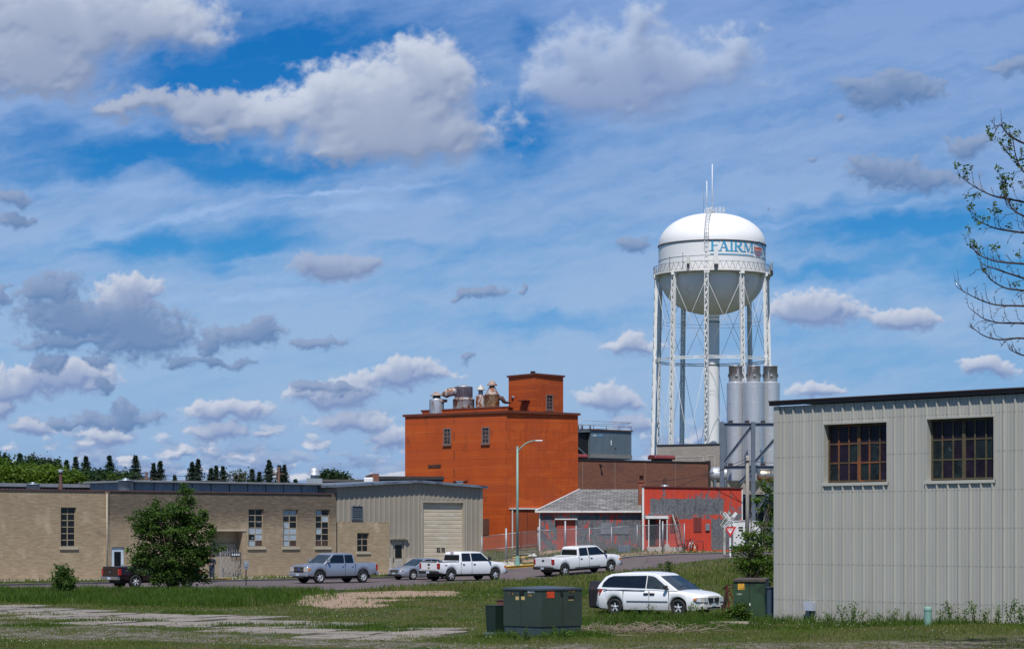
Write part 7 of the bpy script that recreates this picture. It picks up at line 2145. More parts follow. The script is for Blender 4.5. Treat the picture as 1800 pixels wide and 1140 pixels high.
t_ = place(S, 741, 157.6, YAW + pi, 'silver sedan parked between the two pickups, its rear hidden by the white one')
sedan_like(S, t_, p_silver, [([(-1.35, 1.03), (-1.0, 1.32), (-.35, 1.38), (-.33, 1.0)], car_glass), ([(-.26, 1.0), (-.28, 1.38), (.15, 1.36), (.82, .98)], car_glass)], ((.07, .1), 1), ((.1, .1), -1))
L2 = 4.85 / 2
MB().box(L2 - .10, L2 + .012, -.42, .42, .50, .70).build('grille', trim_k, t_, bevel=.02)
mb = MB()
for k in range(4): mb.box(L2 + .012, L2 + .02, -.40, .40, .52 + .05 * k, .54 + .05 * k)
mb.build('grille_bar', chrome, t_)
for s_ in (1, -1):
    ys = sorted((s_ * .50, s_ * .80)); MB().box(L2 - .32, L2 - .10, ys[0], ys[1], .58, .78).build('headlight', head_m, t_, bevel=.04)
    ys = sorted((s_ * .84, s_ * 1.02)); MB().box(.62, .74, ys[0], ys[1], .98, 1.12).build('mirror', p_silver, t_, bevel=.03)
    ys = sorted((s_ * .60, s_ * .80)); MB().box(-L2 - .01, -L2 + .2, ys[0], ys[1], .70, .92).build('tail_light', red_lens, t_, bevel=.03)
MB().box(L2 - .02, L2 + .03, -.75, .75, .24, .40).build('lower_grille', trim_k, t_, bevel=.03)
MB().box(L2 + .03, L2 + .037, -.16, .16, .40, .50).build('licence_plate', plate_m, t_)
for x in (-.30, .80): sbox(t_, 'door_gap', gap_m, x - .008, x + .008, .3, .90, S, proud=.012)

# minivan
S = dict(L=5.09, W=1.99, name='minivan', cat='minivan', r=.34, arch=.41, axles=(-1.55, 1.48), sh=.08, crown=.05, spokes=5,
         top=[(-2.54, .62), (-2.50, 1.00), (-2.40, 1.10), (-1.6, 1.09), (1.05, 1.01), (1.45, .99), (2.0, .93), (2.36, .85), (2.50, .79), (2.54, .75)], plan=[(-2.54, .78), (-2.35, .92), (-1.9, .985), (1.7, .985), (2.15, .93), (2.42, .81), (2.52, .72), (2.54, .68)],
         low=[(-2.54, .34), (-2.2, .26), (-1.0, .22), (1.0, .22), (2.1, .22), (2.54, .28)], cw=(.93, .70), belt=1.04)
S['cab'] = [(-2.46, 1.04), (-2.38, 1.22), (-2.12, 1.54), (-1.85, 1.65), (-1.2, 1.71), (-.2, 1.72), (.28, 1.67), (.42, 1.62), (1.48, .98)]
YV = -radians(37)
t_ = place(S, 1160, 91.6, YV, 'white minivan with tinted windows parked in the long grass')
sedan_like(S, t_, p_white, [([(-2.20, 1.15), (-2.14, 1.32), (-1.93, 1.51), (-1.70, 1.58), (-.10, 1.60), (-.08, 1.11)], car_glass), ([(-.03, 1.11), (-.05, 1.60), (.18, 1.58), (.34, 1.53), (1.06, 1.07)], car_glass2)], ((.05, .08), 1), ((.2, .1), -1))
L2 = 5.09 / 2
VT = t_
# grille: four dark openings around a body coloured cross
gq = []
for s_ in (1, -1):
    for k, (z0_, z1_) in enumerate(((.63, .72), (.53, .605))):
        ys = sorted((s_ * .05, s_ * (.40 - .04 * k)))
        xo = L2 + .022 + .004 * k
        mb = MB()
        mb.add([(xo + .025, ys[0] if s_ > 0 else ys[1], z0_), (xo - .0, ys[1] if s_ > 0 else ys[0], z0_ + .01), (xo - .01, ys[1] if s_ > 0 else ys[0], z1_ + .01), (xo + .0, ys[0] if s_ > 0 else ys[1], z1_)] +
               [(xo - .1, ys[0] if s_ > 0 else ys[1], z0_), (xo - .2, ys[1] if s_ > 0 else ys[0], z0_ + .01), (xo - .2, ys[1] if s_ > 0 else ys[0], z1_ + .01), (xo - .1, ys[0] if s_ > 0 else ys[1], z1_)],
               [(0, 1, 2, 3), (7, 6, 5, 4), (0, 4, 5, 1), (1, 5, 6, 2), (2, 6, 7, 3), (3, 7, 4, 0)])
        mb.build('grille_opening', black, t_)
    # headlamp
    y0_, y1_ = s_ * .44, s_ * .86
    hl = [(L2 + .022, .44, .565, .735), (L2 + .030, .60, .56, .745), (L2 + .022, .705, .56, .75), (L2 - .07, .835, .57, .755), (L2 - .22, .935, .60, .76)]
    vs = [(x, s_ * y, z0_) for x, y, z0_, _ in hl] + [(x - .01, s_ * y * .99, z1_) for x, y, _, z1_ in hl] + [(x - .12, s_ * y * .9, z0_) for x, y, z0_, _ in hl] + [(x - .14, s_ * y * .88, z1_) for x, y, _, z1_ in hl]
    fs_ = []
    for q in range(4): fs_ += [(q, q + 1, q + 6, q + 5), (10 + q, 15 + q, 16 + q, 11 + q), (q, 10 + q, 11 + q, q + 1), (5 + q, 6 + q, 16 + q, 15 + q)]
    MB().add(vs, fs_ + [(0, 5, 15, 10), (4, 14, 19, 9)]).build('headlight', head_m, t_)
    ys = sorted((s_ * .86, s_ * .955)); MB().box(L2 - .36, L2 - .20, ys[0], ys[1], .62, .72).build('turn_light', amber, t_, bevel=.025)
    ys = sorted((s_ * .93, s_ * 1.14)); MB().box(.88, 1.02, ys[0], ys[1], 1.06, 1.22).build('mirror', trim_k, t_, bevel=.04)
    vs = [(-2.52, s_ * .80, .78), (-2.30, s_ * .955, .80), (-2.24, s_ * .955, 1.05), (-2.40, s_ * .84, 1.10)]
    vs2 = [(x + .08, y * .93, z) for x, y, z in vs]
    MB().add(vs + vs2, [(0, 1, 2, 3), (7, 6, 5, 4), (0, 4, 5, 1), (1, 5, 6, 2), (2, 6, 7, 3), (3, 7, 4, 0)]).build('tail_light', red_lens, t_, bevel=.01)
    for x in (-.02, .28): ys = sorted((s_ * .95, s_ * 1.02)); MB().box(x - .11, x + .11, ys[0], ys[1], .84, .91).build('door_handle', black, t_, bevel=.02)
    ys = sorted((s_ * .96, s_ * 1.012)); MB().box(-.95, 1.02, ys[0], ys[1], .545, .60).build('side_moulding', mat('blue_grey_moulding', (.10, .12, .16), .5) if 'blue_grey_moulding' not in MATS else MATS['blue_grey_moulding'], t_, bevel=.01)
for x in (-1.12, .13, 1.06): sbox(t_, 'door_gap', gap_m, x - .008, x + .008, .30, .99, S, proud=.012)
sbox(t_, 'slide_rail', gap_m, -2.1, -.1, 1.02, 1.035, S, proud=-.02, thick=.06)
MB().box(L2 - .02, L2 + .03, -.17, .17, .38, .50).build('licence_plate', plate_m, t_)
MB().box(L2 - .12, L2 + .012, -.50, .50, .30, .36).build('lower_grille', black, t_, bevel=.02)
for s_ in (1, -1):
    ys = sorted((s_ * .62, s_ * .78)); MB().box(L2 - .30, L2 - .03, ys[0], ys[1], .30, .38).build('fog_light', black, t_, bevel=.02)
MB().tube([(1.32, -.7, 1.10), (1.18, -.1, 1.20), (1.30, .1, 1.10)], .012, 5).build('wiper', black, t_)

# ---------------------------------------------------------------- dark machinery standing behind the van
p = P(1058, 0, 95); z0_ = gzf(p.x, p.y) - .32
t_ = thing('tailgate_trailer', 'black boxy trailer end poking out behind the rear of the minivan', 'trailer', (p.x, 95, z0_), radians(50))
MB().prism([(-.45, .55), (.5, .45), (.62, 1.2), (.35, 1.62), (-.35, 1.66), (-.5, 1.3)], -.9, .35, 'y').build('box', mat('black_trailer_skin', (.022, .018, .022), .5, var=.3, col2=(.05, .02, .02), thr=(.58, .66)), t_, bevel=.05)
MB().box(-.3, .3, -.95, -.905, 1.0, 1.4).build('panel', trim_k, t_)
w_ = MB().lathe([(.1, -.08), (.24, -.08), (.28, -.04), (.28, .04), (.24, .08), (.1, .08)], 18, (.1, -.8, .28), axis='y').build('wheel', black_rubber, t_)
MB().lathe([(.001, -.07), (.13, -.07)], 14, (.1, -.8, .28), axis='y').build('rim', galv_dull, w_)
p = P(1142, 0, 97); z0_ = gzf(p.x, p.y)
t_ = thing('toothed_implement', 'row of dark toothed farm discs seen just above the minivan roof', 'farm implement', (p.x, 97, z0_))
zt_ = P(0, 1000, 97).z - z0_
MB().tube([(-.75, 0, zt_ - .12), (.8, 0, zt_ - .12)], .05, 8).build('axle', dark_metal, t_)
for k in range(9):
    x_ = -.74 + .185 * k
    mb = MB(); n = 12
    pts = []
    for q in range(n * 2): a = 2 * pi * q / (n * 2); r_ = .20 if q % 2 else .155; pts.append((r_ * cos(a), zt_ - .12 + r_ * sin(a)))
    mb.prism(pts, x_ - .012, x_ + .012, 'x'); mb.build('disc', mat('yellow_flecked_disc', (.03, .032, .04), .5, col2=(.30, .22, .05), thr=(.62, .64), c2scale=9) if 'yellow_flecked_disc' not in MATS else MATS['yellow_flecked_disc'], t_)
for x_ in (-.6, .65): MB().box(x_ - .03, x_ + .03, -.03, .03, -.1, zt_ - .12).build('upright', dark_metal, t_)
p = P(1283, 0, 88.5); z0_ = gzf(p.x, p.y)
t_ = thing('rusty_frame', 'rusty red lattice of an old farm implement between the minivan and green cabinet', 'farm implement', (p.x, 88.5, z0_), radians(10))
rr_m = mat('rusty_red_paint', (.13, .022, .014), .8, var=.4, col2=(.03, .015, .012), thr=(.5, .6), c2scale=4)
mb = MB()
for a, b_ in (((-.28, 0, .2), (-.12, 0, 1.25)), ((-.12, 0, 1.25), (.45, 0, 1.3)), ((-.02, 0, .2), (-.12, 0, 1.25)), ((-.28, 0, .62), (.45, 0, .60)), ((-.2, 0, .42), (.45, 0, .40)), ((-.12, 0, 1.2), (.2, 0, .6)), ((.1, 0, 1.25), (.35, 0, .6)), ((.35, 0, .1), (.35, 0, 1.3)), ((-.12, .5, 1.1), (.45, .5, 1.15)), ((-.12, 0, 1.25), (-.12, .5, 1.1))):
    mb.bar(a, b_, .055, .04)
mb.build('frame', rr_m, t_)
MB().prism([(-.30, .15), (-.34, .5), (-.26, .5), (-.1, 1.1), (-.05, 1.1), (-.18, .15)], .02, .1, 'y').build('guard', mat('black_guard', (.02, .015, .015), .7), t_)

# ================================================================== the man by the gate
def person(px, d, yaw):
    p = P(px, 0, d); z0_ = gzf(p.x, d) + .1
    V = {}; 
    pts = [('pel', (0, 0, .95), .15), ('bel', (0, .01, 1.10), .165), ('che', (0, 0, 1.32), .17), ('nk', (0, .0, 1.50), .062), ('hd0', (0, .02, 1.58), .075), ('hd1', (0, .03, 1.68), .098), ('hd2', (0, .02, 1.76), .07),
           ('hl', (.10, 0, .88), .105), ('kl', (.11, .03, .50), .070), ('al', (.12, -.02, .10), .045), ('tl', (.13, .15, .04), .035),
           ('hr', (-.10, 0, .88), .105), ('kr', (-.12, .10, .51), .070), ('ar', (-.16, .04, .10), .045), ('tr', (-.18, .20, .04), .035),
           ('sl', (.19, 0, 1.42), .068), ('el', (.25, .02, 1.14), .046), ('wl', (.10, .24, 1.13), .030),
           ('sr', (-.19, 0, 1.42), .068), ('er', (-.26, .02, 1.14), .046), ('wr', (-.08, .24, 1.12), .030)]
    idx_ = {k: i for i, (k, _, _) in enumerate(pts)}
    ed = [('pel', 'bel'), ('bel', 'che'), ('che', 'nk'), ('nk', 'hd0'), ('hd0', 'hd1'), ('hd1', 'hd2'), ('pel', 'hl'), ('hl', 'kl'), ('kl', 'al'), ('al', 'tl'), ('pel', 'hr'), ('hr', 'kr'), ('kr', 'ar'), ('ar', 'tr'),
          ('che', 'sl'), ('sl', 'el'), ('el', 'wl'), ('che', 'sr'), ('sr', 'er'), ('er', 'wr')]
    P3 = [q[1] for q in pts]; R3 = [q[2] for q in pts]; E3 = [(idx_[a], idx_[b_]) for a, b_ in ed]
    # hands: palm with four bent fingers and a thumb
    for s_, wn_ in ((1, 'wl'), (-1, 'wr')):
        w = Vector(P3[idx_[wn_]]); dirv = Vector((-s_ * .45, .85, .0)).normalized(); sidev = Vector((.85 * 0 + 0, 0, 1))
        P3.append(tuple(w + dirv * .055)); R3.append(.030); palm = len(P3) - 1; E3.append((idx_[wn_], palm))
        for k, ln in enumerate((.070, .078, .072, .056)):
            b0 = w + dirv * .085 + sidev * (.028 - .019 * k); P3.append(tuple(b0)); R3.append(.010); i0 = len(P3) - 1; E3.append((palm, i0))
            m0 = b0 + dirv * ln * .5; P3.append(tuple(m0)); R3.append(.009); E3.append((i0, i0 + 1))
            P3.append(tuple(m0 + (dirv * .5 + Vector((-s_ * .8, 0, 0))).normalized() * ln * .5)); R3.append(.008); E3.append((i0 + 1, i0 + 2))
        b0 = w + dirv * .04 + sidev * .035; P3.append(tuple(b0)); R3.append(.011); i0 = len(P3) - 1; E3.append((palm, i0))
        P3.append(tuple(b0 + (dirv + sidev * .7).normalized() * .045)); R3.append(.010); E3.append((i0, i0 + 1))
    me = bpy.data.meshes.new('person_skin'); me.from_pydata(P3, E3, []); me.update()
    ob = bpy.data.objects.new('person_tmp', me); COL.objects.link(ob)
    md = ob.modifiers.new('skin', 'SKIN'); md.use_smooth_shade = True
    for i, r_ in enumerate(R3): me.skin_vertices[0].data[i].radius = (r_, r_ * (.72 if i in (0, 1, 2) else 1))
    for i in range(len(R3)): me.skin_vertices[0].data[i].use_root = (i == 0)
    sb_ = ob.modifiers.new('sub', 'SUBSURF'); sb_.levels = 2; sb_.render_levels = 2
    dg = bpy.context.evaluated_depsgraph_get(); dg.update()
    m2 = bpy.data.meshes.new_from_object(ob.evaluated_get(dg))
    bpy.data.objects.remove(ob)
    skin = mat('skin', (.42, .24, .17), .6); shirt = mat('navy_shirt', (.012, .022, .04), .9, var=.3, vscale=8); jean = mat('dark_jeans', (.022, .034, .065), .9, var=.3, vscale=8); shoe = mat('dark_shoes', (.02, .018, .016), .7)
    m2.materials.clear()
    for m_ in (skin, shirt, jean, shoe): m2.materials.append(m_)
    for pl_ in m2.polygons:
        c_ = pl_.center; pl_.use_smooth = True
        if c_.z < .10: k = 3
        elif c_.z < .98: k = 2
        elif c_.z < 1.49 and not (c_.y > .20 and c_.z < 1.25): k = 1
        else: k = 0
        pl_.material_index = k
    o = bpy.data.objects.new('person', m2); COL.objects.link(o)
    o.location = (p.x, d, z0_); o.rotation_euler = (0, 0, yaw)
    tag(o, 'man in a navy shirt and jeans looking down at his hands by the gate', 'person')
    # hair and face
    MB().lathe([(.098, .0), (.108, .03), (.10, .08), (.06, .115), (.001, .125)], 18, (0, .012, 1.685)).build('hair', mat('dark_hair', (.03, .02, .015), .9), o)
    mb = MB(); mb.prism([(-.010, 1.665), (.010, 1.665), (.018, 1.64), (-.018, 1.64)], .115, .145, 'y'); mb.build('nose', skin, o, bevel=.006)
    for s_ in (1, -1):
        MB().lathe([(.001, .006), (.010, .004), (.012, 0)], 10, (s_ * .034, .118, 1.685), axis='y').build('eye', black, o)
        MB().lathe([(.001, -.008), (.022, -.006), (.026, 0), (.022, .006), (.001, .008)], 10, (s_ * .098, .02, 1.665), axis='x').build('ear', skin, o)
    MB().box(-.025, .025, .112, .120, 1.60, 1.608).build('mouth', mat('lips', (.25, .09, .08), .6), o)
    return o
person(372.5, 148.6, radians(168))
# ================================================================== vegetation
def leaf_mat(name, dark, light, trans=.35, dry=None):
    m = bpy.data.materials.new(name); m.use_nodes = True
    t = NT(m.node_tree); t.n.clear()
    out = t.node('ShaderNodeOutputMaterial'); b = t.node('ShaderNodeBsdfPrincipled'); tl = t.node('ShaderNodeBsdfTranslucent'); mx = t.node('ShaderNodeMixShader')
    at = t.node('ShaderNodeVertexColor'); at.layer_name = 'tone'
    r_, g_, b_ = t.sep(at.outputs[0])
    c = t.mix(r_, dark, light)
    if dry: c = t.mix(g_, c, dry)
    t.put(b.inputs['Base Color'], c); b.inputs['Roughness'].default_value = .6; b.inputs['Specular IOR Level'].default_value = .25
    t.put(tl.inputs['Color'], t.mix(0.5, c, t.vm('MULTIPLY', c, (1.5, 1.6, .6))))
    mx.inputs[0].default_value = trans
    t.l.new(b.outputs[0], mx.inputs[1]); t.l.new(tl.outputs[0], mx.inputs[2]); t.l.new(mx.outputs[0], out.inputs[0])
    return m
lf_mid = leaf_mat('mid_green_leaves', (.030, .066, .012), (.090, .165, .026))
lf_bright = leaf_mat('fresh_green_leaves', (.040, .085, .010), (.110, .190, .025))
lf_far = leaf_mat('spring_woodland_leaves', (.045, .095, .010), (.135, .205, .020), .35)
lf_far2 = leaf_mat('dark_woodland_leaves', (.014, .036, .014), (.036, .075, .026), .25)
needle = leaf_mat('spruce_needles', (.010, .024, .014), (.034, .062, .034), .1)
bud = leaf_mat('young_spring_leaves', (.045, .090, .012), (.120, .190, .030), .35)
sparse_m = leaf_mat('thin_grey_green_leaves', (.05, .07, .035), (.11, .14, .07), .3)
grass_m = leaf_mat('grass_blades', (.046, .080, .010), (.125, .185, .024), .3, (.24, .19, .10))
grass_v = leaf_mat('lush_grass_blades', (.036, .080, .008), (.095, .170, .020), .35, (.16, .15, .06))

def leaves(name, C, size, m, parent=None, seed=0, tone=None, flat=.3, aspect=.62, bend=True):
    """C (n,3) leaf positions -> folded quads"""
    g = np.random.default_rng(seed)
    n = len(C)
    d = g.normal(size=(n, 3)); d[:, 2] = d[:, 2] * flat + .1; d /= np.linalg.norm(d, axis=1, keepdims=True)
    r_ = g.normal(size=(n, 3)); s_ = np.cross(d, r_); s_ /= np.linalg.norm(s_, axis=1, keepdims=True) + 1e-9
    L = size * g.uniform(.65, 1.35, n)[:, None]
    a = C - d * L * .5; b_ = C + d * L * .5; w = s_ * L * aspect * .5
    V = np.stack([a, C + w, b_, C - w], 1).reshape(-1, 3)
    Fx = np.arange(n * 4).reshape(n, 4)
    if tone is None: tone = g.uniform(0, 1, n)
    cl_ = np.repeat(np.stack([tone, np.zeros(n), np.zeros(n)], -1), 4, 0)
    return np_mesh(name, V, Fx, m, parent, colors=cl_)

def crown_points(ells, nclump, per, cr, seed, shell=.55, base=(0, 0, 0)):
    """clump centres spread in the union of ellipsoids; each ell = (x,y,z,rx,ry,rz)"""
    g = np.random.default_rng(seed)
    E = np.array(ells, float); vol = E[:, 3] * E[:, 4] * E[:, 5]; p = vol ** .8 / (vol ** .8).sum()
    k = g.choice(len(E), nclump, p=p)
    d = g.normal(size=(nclump, 3)); d /= np.linalg.norm(d, axis=1, keepdims=True)
    r_ = shell + (1 - shell) * g.random(nclump) ** .6
    r_ = np.where(g.random(nclump) < .25, r_ * .6, r_)
    Cc = E[k, :3] + d * r_[:, None] * E[k, 3:]
    sz_ = cr * g.uniform(.6, 1.3, nclump)
    off = g.normal(size=(nclump, per, 3)) * .5
    pts = Cc[:, None] + off * sz_[:, None, None] * np.array([1, 1, .62])
    tone = np.clip(g.normal(.45, .22, nclump)[:, None] + g.normal(0, .18, (nclump, per)), 0, 1)
    return Cc, pts.reshape(-1, 3), tone.ravel()

def limbs(par, root_pts, tips, r0, m, seed, n=26, name='branch'):
    g = random.Random(seed)
    mb = MB()
    for k in range(n):
        tip = Vector(tips[g.randrange(len(tips))]); st_ = Vector(root_pts[min(len(root_pts) - 1, int(g.random() ** .8 * len(root_pts)))])
        if tip.z < st_.z + .2: st_ = Vector(root_pts[0])
        mid = st_.lerp(tip, .5) + Vector((g.uniform(-.15, .15), g.uniform(-.15, .15), -.12 * (tip - st_).length))
        rr_ = r0 * g.uniform(.25, .45)
        mb.tube([st_, mid, tip], [rr_, rr_ * .6, rr_ * .15], 6)
    return mb.build(name, m, par)

def px_ell(px, py, rx, ry, d, base, dd=0.0, ryd=None):
    c_ = P(px, py, d); s_ = d / F
    return (c_.x - base.x, dd, c_.z - base.z, rx * s_, (ryd if ryd else rx) * s_, ry * s_)

def broad_tree(name, label, cat, px, d, ells, ncl, per, cr, size, m, seed, trunk_r=.12, group=None, nb=26, bark=None, shell=.55, th=.5):
    p = P(px, 0, d); base = Vector((p.x, d, gzf(p.x, d)))
    t_ = thing(name, label, cat, base, group=group)
    E = [px_ell(*e[:4], d, base, *(e[4:] if len(e) > 4 else ())) for e in ells]
    Cc, pts, tone = crown_points(E, ncl, per, cr, seed, shell)
    pts[:, 2] = np.maximum(pts[:, 2], .03)
    leaves('crown', pts, size, m, t_, seed, tone)
    top = max(e[2] for e in E); cx_ = sum(e[0] for e in E) / len(E)
    tp = [Vector((0, 0, -.2)), Vector((.05, 0, top * .25)), Vector((cx_ * .5, 0, top * .6)), Vector((cx_ * .8, 0, top * .95))]
    MB().tube(tp, [trunk_r, trunk_r * .8, trunk_r * .5, trunk_r * .15], 8).build('trunk', bark or tree_bark, t_)
    if nb: limbs(t_, [tp[0].lerp(tp[1], .7), tp[1], tp[1].lerp(tp[2], .5), tp[2], tp[3]], Cc.tolist(), trunk_r, bark or tree_bark, seed, nb)
    return t_

# leafy tree in front of the works
broad_tree('leafy_tree', 'full leafy green tree covering most of the dark maroon pickup', 'tree', 296, 130,
    [(300, 925, 55, 40, 0, 60), (322, 884, 26, 30), (258, 925, 34, 28), (342, 940, 36, 40), (298, 985, 68, 34, 0, 60), (370, 965, 24, 14), (246, 980, 28, 26), (300, 1012, 50, 16, 0, 45), (268, 892, 12, 16), (345, 985, 24, 28), (392, 957, 10, 6), (318, 862, 10, 12), (350, 905, 16, 12), (340, 1012, 26, 16)],
    360, 78, .38, .145, lf_mid, 31, .13, nb=90)
broad_tree('small_bush', 'small upright bush on its own in the grass left of the maroon pickup', 'bush', 112, 118,
    [(112, 1020, 17, 17), (112, 1005, 9, 12), (100, 1012, 9, 12), (125, 1012, 6, 14), (121, 992, 4, 8), (104, 996, 4, 7), (110, 1034, 15, 8)], 90, 50, .24, .11, lf_mid, 32, .03, nb=22)
broad_tree('roadside_shrub', 'loose leafy shrub growing behind the green cabinet against the grey building', 'shrub', 1316, 93,
    [(1352, 905, 16, 60, 1.5), (1340, 965, 26, 36, .5), (1312, 962, 26, 8), (1300, 945, 15, 5), (1320, 940, 20, 5), (1322, 985, 36, 10), (1345, 1005, 22, 24), (1352, 850, 12, 16, 1.2), (1335, 880, 10, 8), (1310, 1000, 26, 6), (1295, 975, 12, 4), (1290, 1003, 10, 3), (1330, 920, 14, 8)],
    150, 30, .26, .12, lf_bright, 33, .055, nb=80)
broad_tree('weed_clump', 'bright green weed clump in front of the green utility cabinet', 'weeds', 1300, 81.5, [(1300, 1072, 17, 12), (1286, 1080, 10, 8), (1312, 1082, 12, 7)], 60, 40, .16, .075, lf_bright, 34, .015, nb=8)
broad_tree('weed_clump', 'low weeds at the corner of the grey building', 'weeds', 1345, 81.0, [(1340, 1090, 14, 5), (1352, 1086, 9, 6), (1322, 1100, 8, 4)], 36, 30, .12, .07, lf_bright, 35, .012, nb=6)
broad_tree('weed_clump', 'thin upright weeds on the hillside above the minivan roof', 'weeds', 1172, 140, [(1174, 992, 5, 8), (1162, 994, 3, 8), (1174, 1003, 6, 5)], 26, 18, .2, .10, lf_mid, 36, .015, nb=8)

# distant trees --------------------------------------------------------------
def conifer(px, ytop, d, wpx, seed, label, sparse=0.0, group='dark spruces on the skyline', m=None):
    p = P(px, ytop, d); base = Vector((p.x, d, .3)); Hh = p.z - .3; W = wpx / F * d
    t_ = thing('spruce_tree', label, 'tree', base, group=group)
    g = np.random.default_rng(seed)
    lv = int(Hh / .30); pts = []; tn = []
    for i in range(lv):
        z = Hh * (.25 + .75 * ((i + g.uniform(0, .6)) / lv) ** .75); dn = (Hh - z) / (44 / F * d)
        if z < Hh - 5.5 and i % 3: continue
        R = min(W * 2.6, W * 1.45 * dn) * g.uniform(.8, 1.12) + .05
        nb = 13
        for a in g.uniform(0, 2 * pi, nb):
            if g.random() < sparse: continue
            rr_ = R * g.uniform(.7, 1.15); m_ = max(5, int(rr_ / .13))
            s_ = np.linspace(.08, 1, m_)[:, None]
            line = np.array([cos(a), sin(a), 0]) * rr_ * s_ + np.array([0, 0, 1]) * (-.38 * rr_ * s_ + .22 * rr_ * s_ ** 2)
            for q in range(3):
                pts.append(np.array([0, 0, z]) + line + g.normal(size=(m_, 3)) * np.array([.07, .07, .06])); tn.append(np.full(m_, np.clip(g.normal(.4, .25), 0, 1)))
    leaves('crown', np.concatenate(pts), .20, m or needle, t_, seed, np.concatenate(tn), flat=.35, aspect=.5)
    MB().tube([(0, 0, -.3), (0, 0, Hh * .98)], [.22, .03], 6).build('trunk', tree_bark, t_)
con = [(35, 796, 225, 11, 'spruce tip rising over the leafy wood at the far left'), (102, 806, 230, 9, 'small dark spruce just right of the brown stove pipe'), (117, 808, 232, 9, 'spruce second to the right of the brown stove pipe'), (133, 803, 235, 11, 'spruce in the middle of the dark group over the wood'), (151, 801, 235, 13, 'broadest spruce at the right end of the dark group over the wood'),
       (193, 800, 240, 12, 'lone pointed spruce in the first gap of sky'), (238, 800, 240, 13, 'full spruce just right of the wide roof drum'), (270, 814, 245, 8, 'slim left one of a close pair of spruces'), (282, 809, 245, 10, 'taller right one of a close pair of spruces'), (307, 835, 250, 8, 'tiny spruce tip barely above the roof between taller groups'),
       (338, 811, 250, 13, 'left half of the big double topped spruce'), (348, 806, 252, 13, 'right half of the big double topped spruce'), (371, 822, 250, 11, 'short dense spruce right of the double topped one'), (380, 818, 255, 9, 'spruce second right of the double topped one'), (392, 819, 255, 12, 'spruce beside the bare grey tree'),
       (443, 823, 255, 9, 'small spruce right of the bare grey tree'), (456, 828, 258, 9, 'shortest spruce in the right hand group of four'), (473, 808, 255, 12, 'tallest spruce in the right hand group of four'), (491, 817, 256, 8, 'thin spruce left of the last one'), (500, 817, 257, 9, 'last spruce on the right of the skyline group'), (519, 841, 258, 9, 'very small conifer tip near the domed ventilator')]
for i, (px, yt, d_, w_, lb) in enumerate(con): conifer(px, yt, d_, w_, 50 + i, lb)
def far_tree(px, ytop, d, rx, h, seed, label, m, group='leafy trees of the wood behind the works', n=80, sz_=.27, per=110, cr=.95, sh=.5):
    ry = h
    ells = [(px, ytop + ry * .55, rx * .75, ry * .55), (px - rx * .45, ytop + ry * .85, rx * .55, ry * .6), (px + rx * .45, ytop + ry * .8, rx * .55, ry * .6), (px, ytop + ry * 1.4, rx, ry * .8)]
    broad_tree('broadleaf_tree', label, 'tree', px, d, ells, n, per, cr, sz_, m, seed, .25, group, nb=14, shell=sh)
ft = [(-14, 806, 205, 26, 30, lf_far, 'leafy tree cut by the left edge of the picture'), (20, 822, 195, 26, 24, lf_far, 'bright green leafy tree left of the first roof drum'), (50, 820, 200, 26, 22, lf_far, 'bright rounded leafy tree over the first roof drum'), (58, 810, 215, 18, 20, lf_far2, 'darker leafy top behind the bright rounded ones'),
      (80, 826, 196, 24, 20, lf_far, 'low bright leafy tree just left of the stove pipe'), (112, 832, 200, 26, 18, lf_far, 'low leafy tree behind the stove pipe'), (86, 812, 222, 16, 18, lf_far2, 'dark leafy tree behind the stove pipe'), (145, 833, 205, 24, 16, lf_far2, 'dark leafy tree at the foot of the spruce group'), (170, 832, 210, 18, 15, lf_far2, 'last dark leafy tree before the gap of sky'), (193, 843, 210, 12, 9, lf_far, 'low bright shrub top under the lone spruce'),
      (220, 835, 230, 12, 12, lf_far2, 'small leafy tree left of the full spruce'), (0, 802, 225, 10, 20, lf_far2, 'dark tree top at the extreme left above the bright wood')]
for i, (px, yt, d_, rx, h, m_, lb) in enumerate(ft): far_tree(px, yt, d_, rx, h, 90 + i, lb, m_)
far_tree(577, 832, 245, 12, 8, 120, 'small round dark tree right of the domed ventilator', lf_far2, group=None, n=26); far_tree(596, 834, 247, 9, 7, 121, 'second small round tree touching the one by the domed ventilator', lf_far2, group=None, n=22)
# bare grey tree on the skyline
broad_tree('budding_tree', 'thin grey budding tree between the spruce groups', 'tree', 417, 250, [(417, 840, 16, 16), (408, 836, 9, 9), (425, 838, 9, 10)], 50, 10, .9, .30, sparse_m, 122, .2, nb=70, bark=mat('pale_twigs', (.16, .14, .12), .9))
# wooden poles on the skyline
for px, yt, d_, lb in ((257.5, 829, 205, 'brown utility pole between the full spruce and the close pair'), (490, 820, 205, 'brown utility pole in front of the last spruces')):
    p = P(px, yt, d_); t_ = thing('utility_pole', lb, 'utility pole', (p.x, d_, .3))
    MB().tube([(0, 0, -.3), (0, 0, p.z - .3)], [.16, .12], 8).build('pole', rust_pipe, t_)
    MB().box(-.55, .55, -.06, .06, p.z - 1.0, p.z - .88).build('cross_arm', rust_pipe, t_)
p0, p1, p2 = P(-40, 838, 205), P(257.5, 831, 205), P(490, 824, 205)
t_ = thing('overhead_wire', 'thin overhead wires strung between the skyline poles', 'wire', p0)
for dz_ in (0, -.35):
    mb = MB(); mb.tube([p - p0 + Vector((0, 0, dz_)) for p in wire(p0, p1, .7)], .02, 4); mb.build('wire', dark_metal, t_)
    mb = MB(); mb.tube([p - p0 + Vector((0, 0, dz_)) for p in wire(p1, p2, .5)], .02, 4); mb.build('wire', dark_metal, t_)

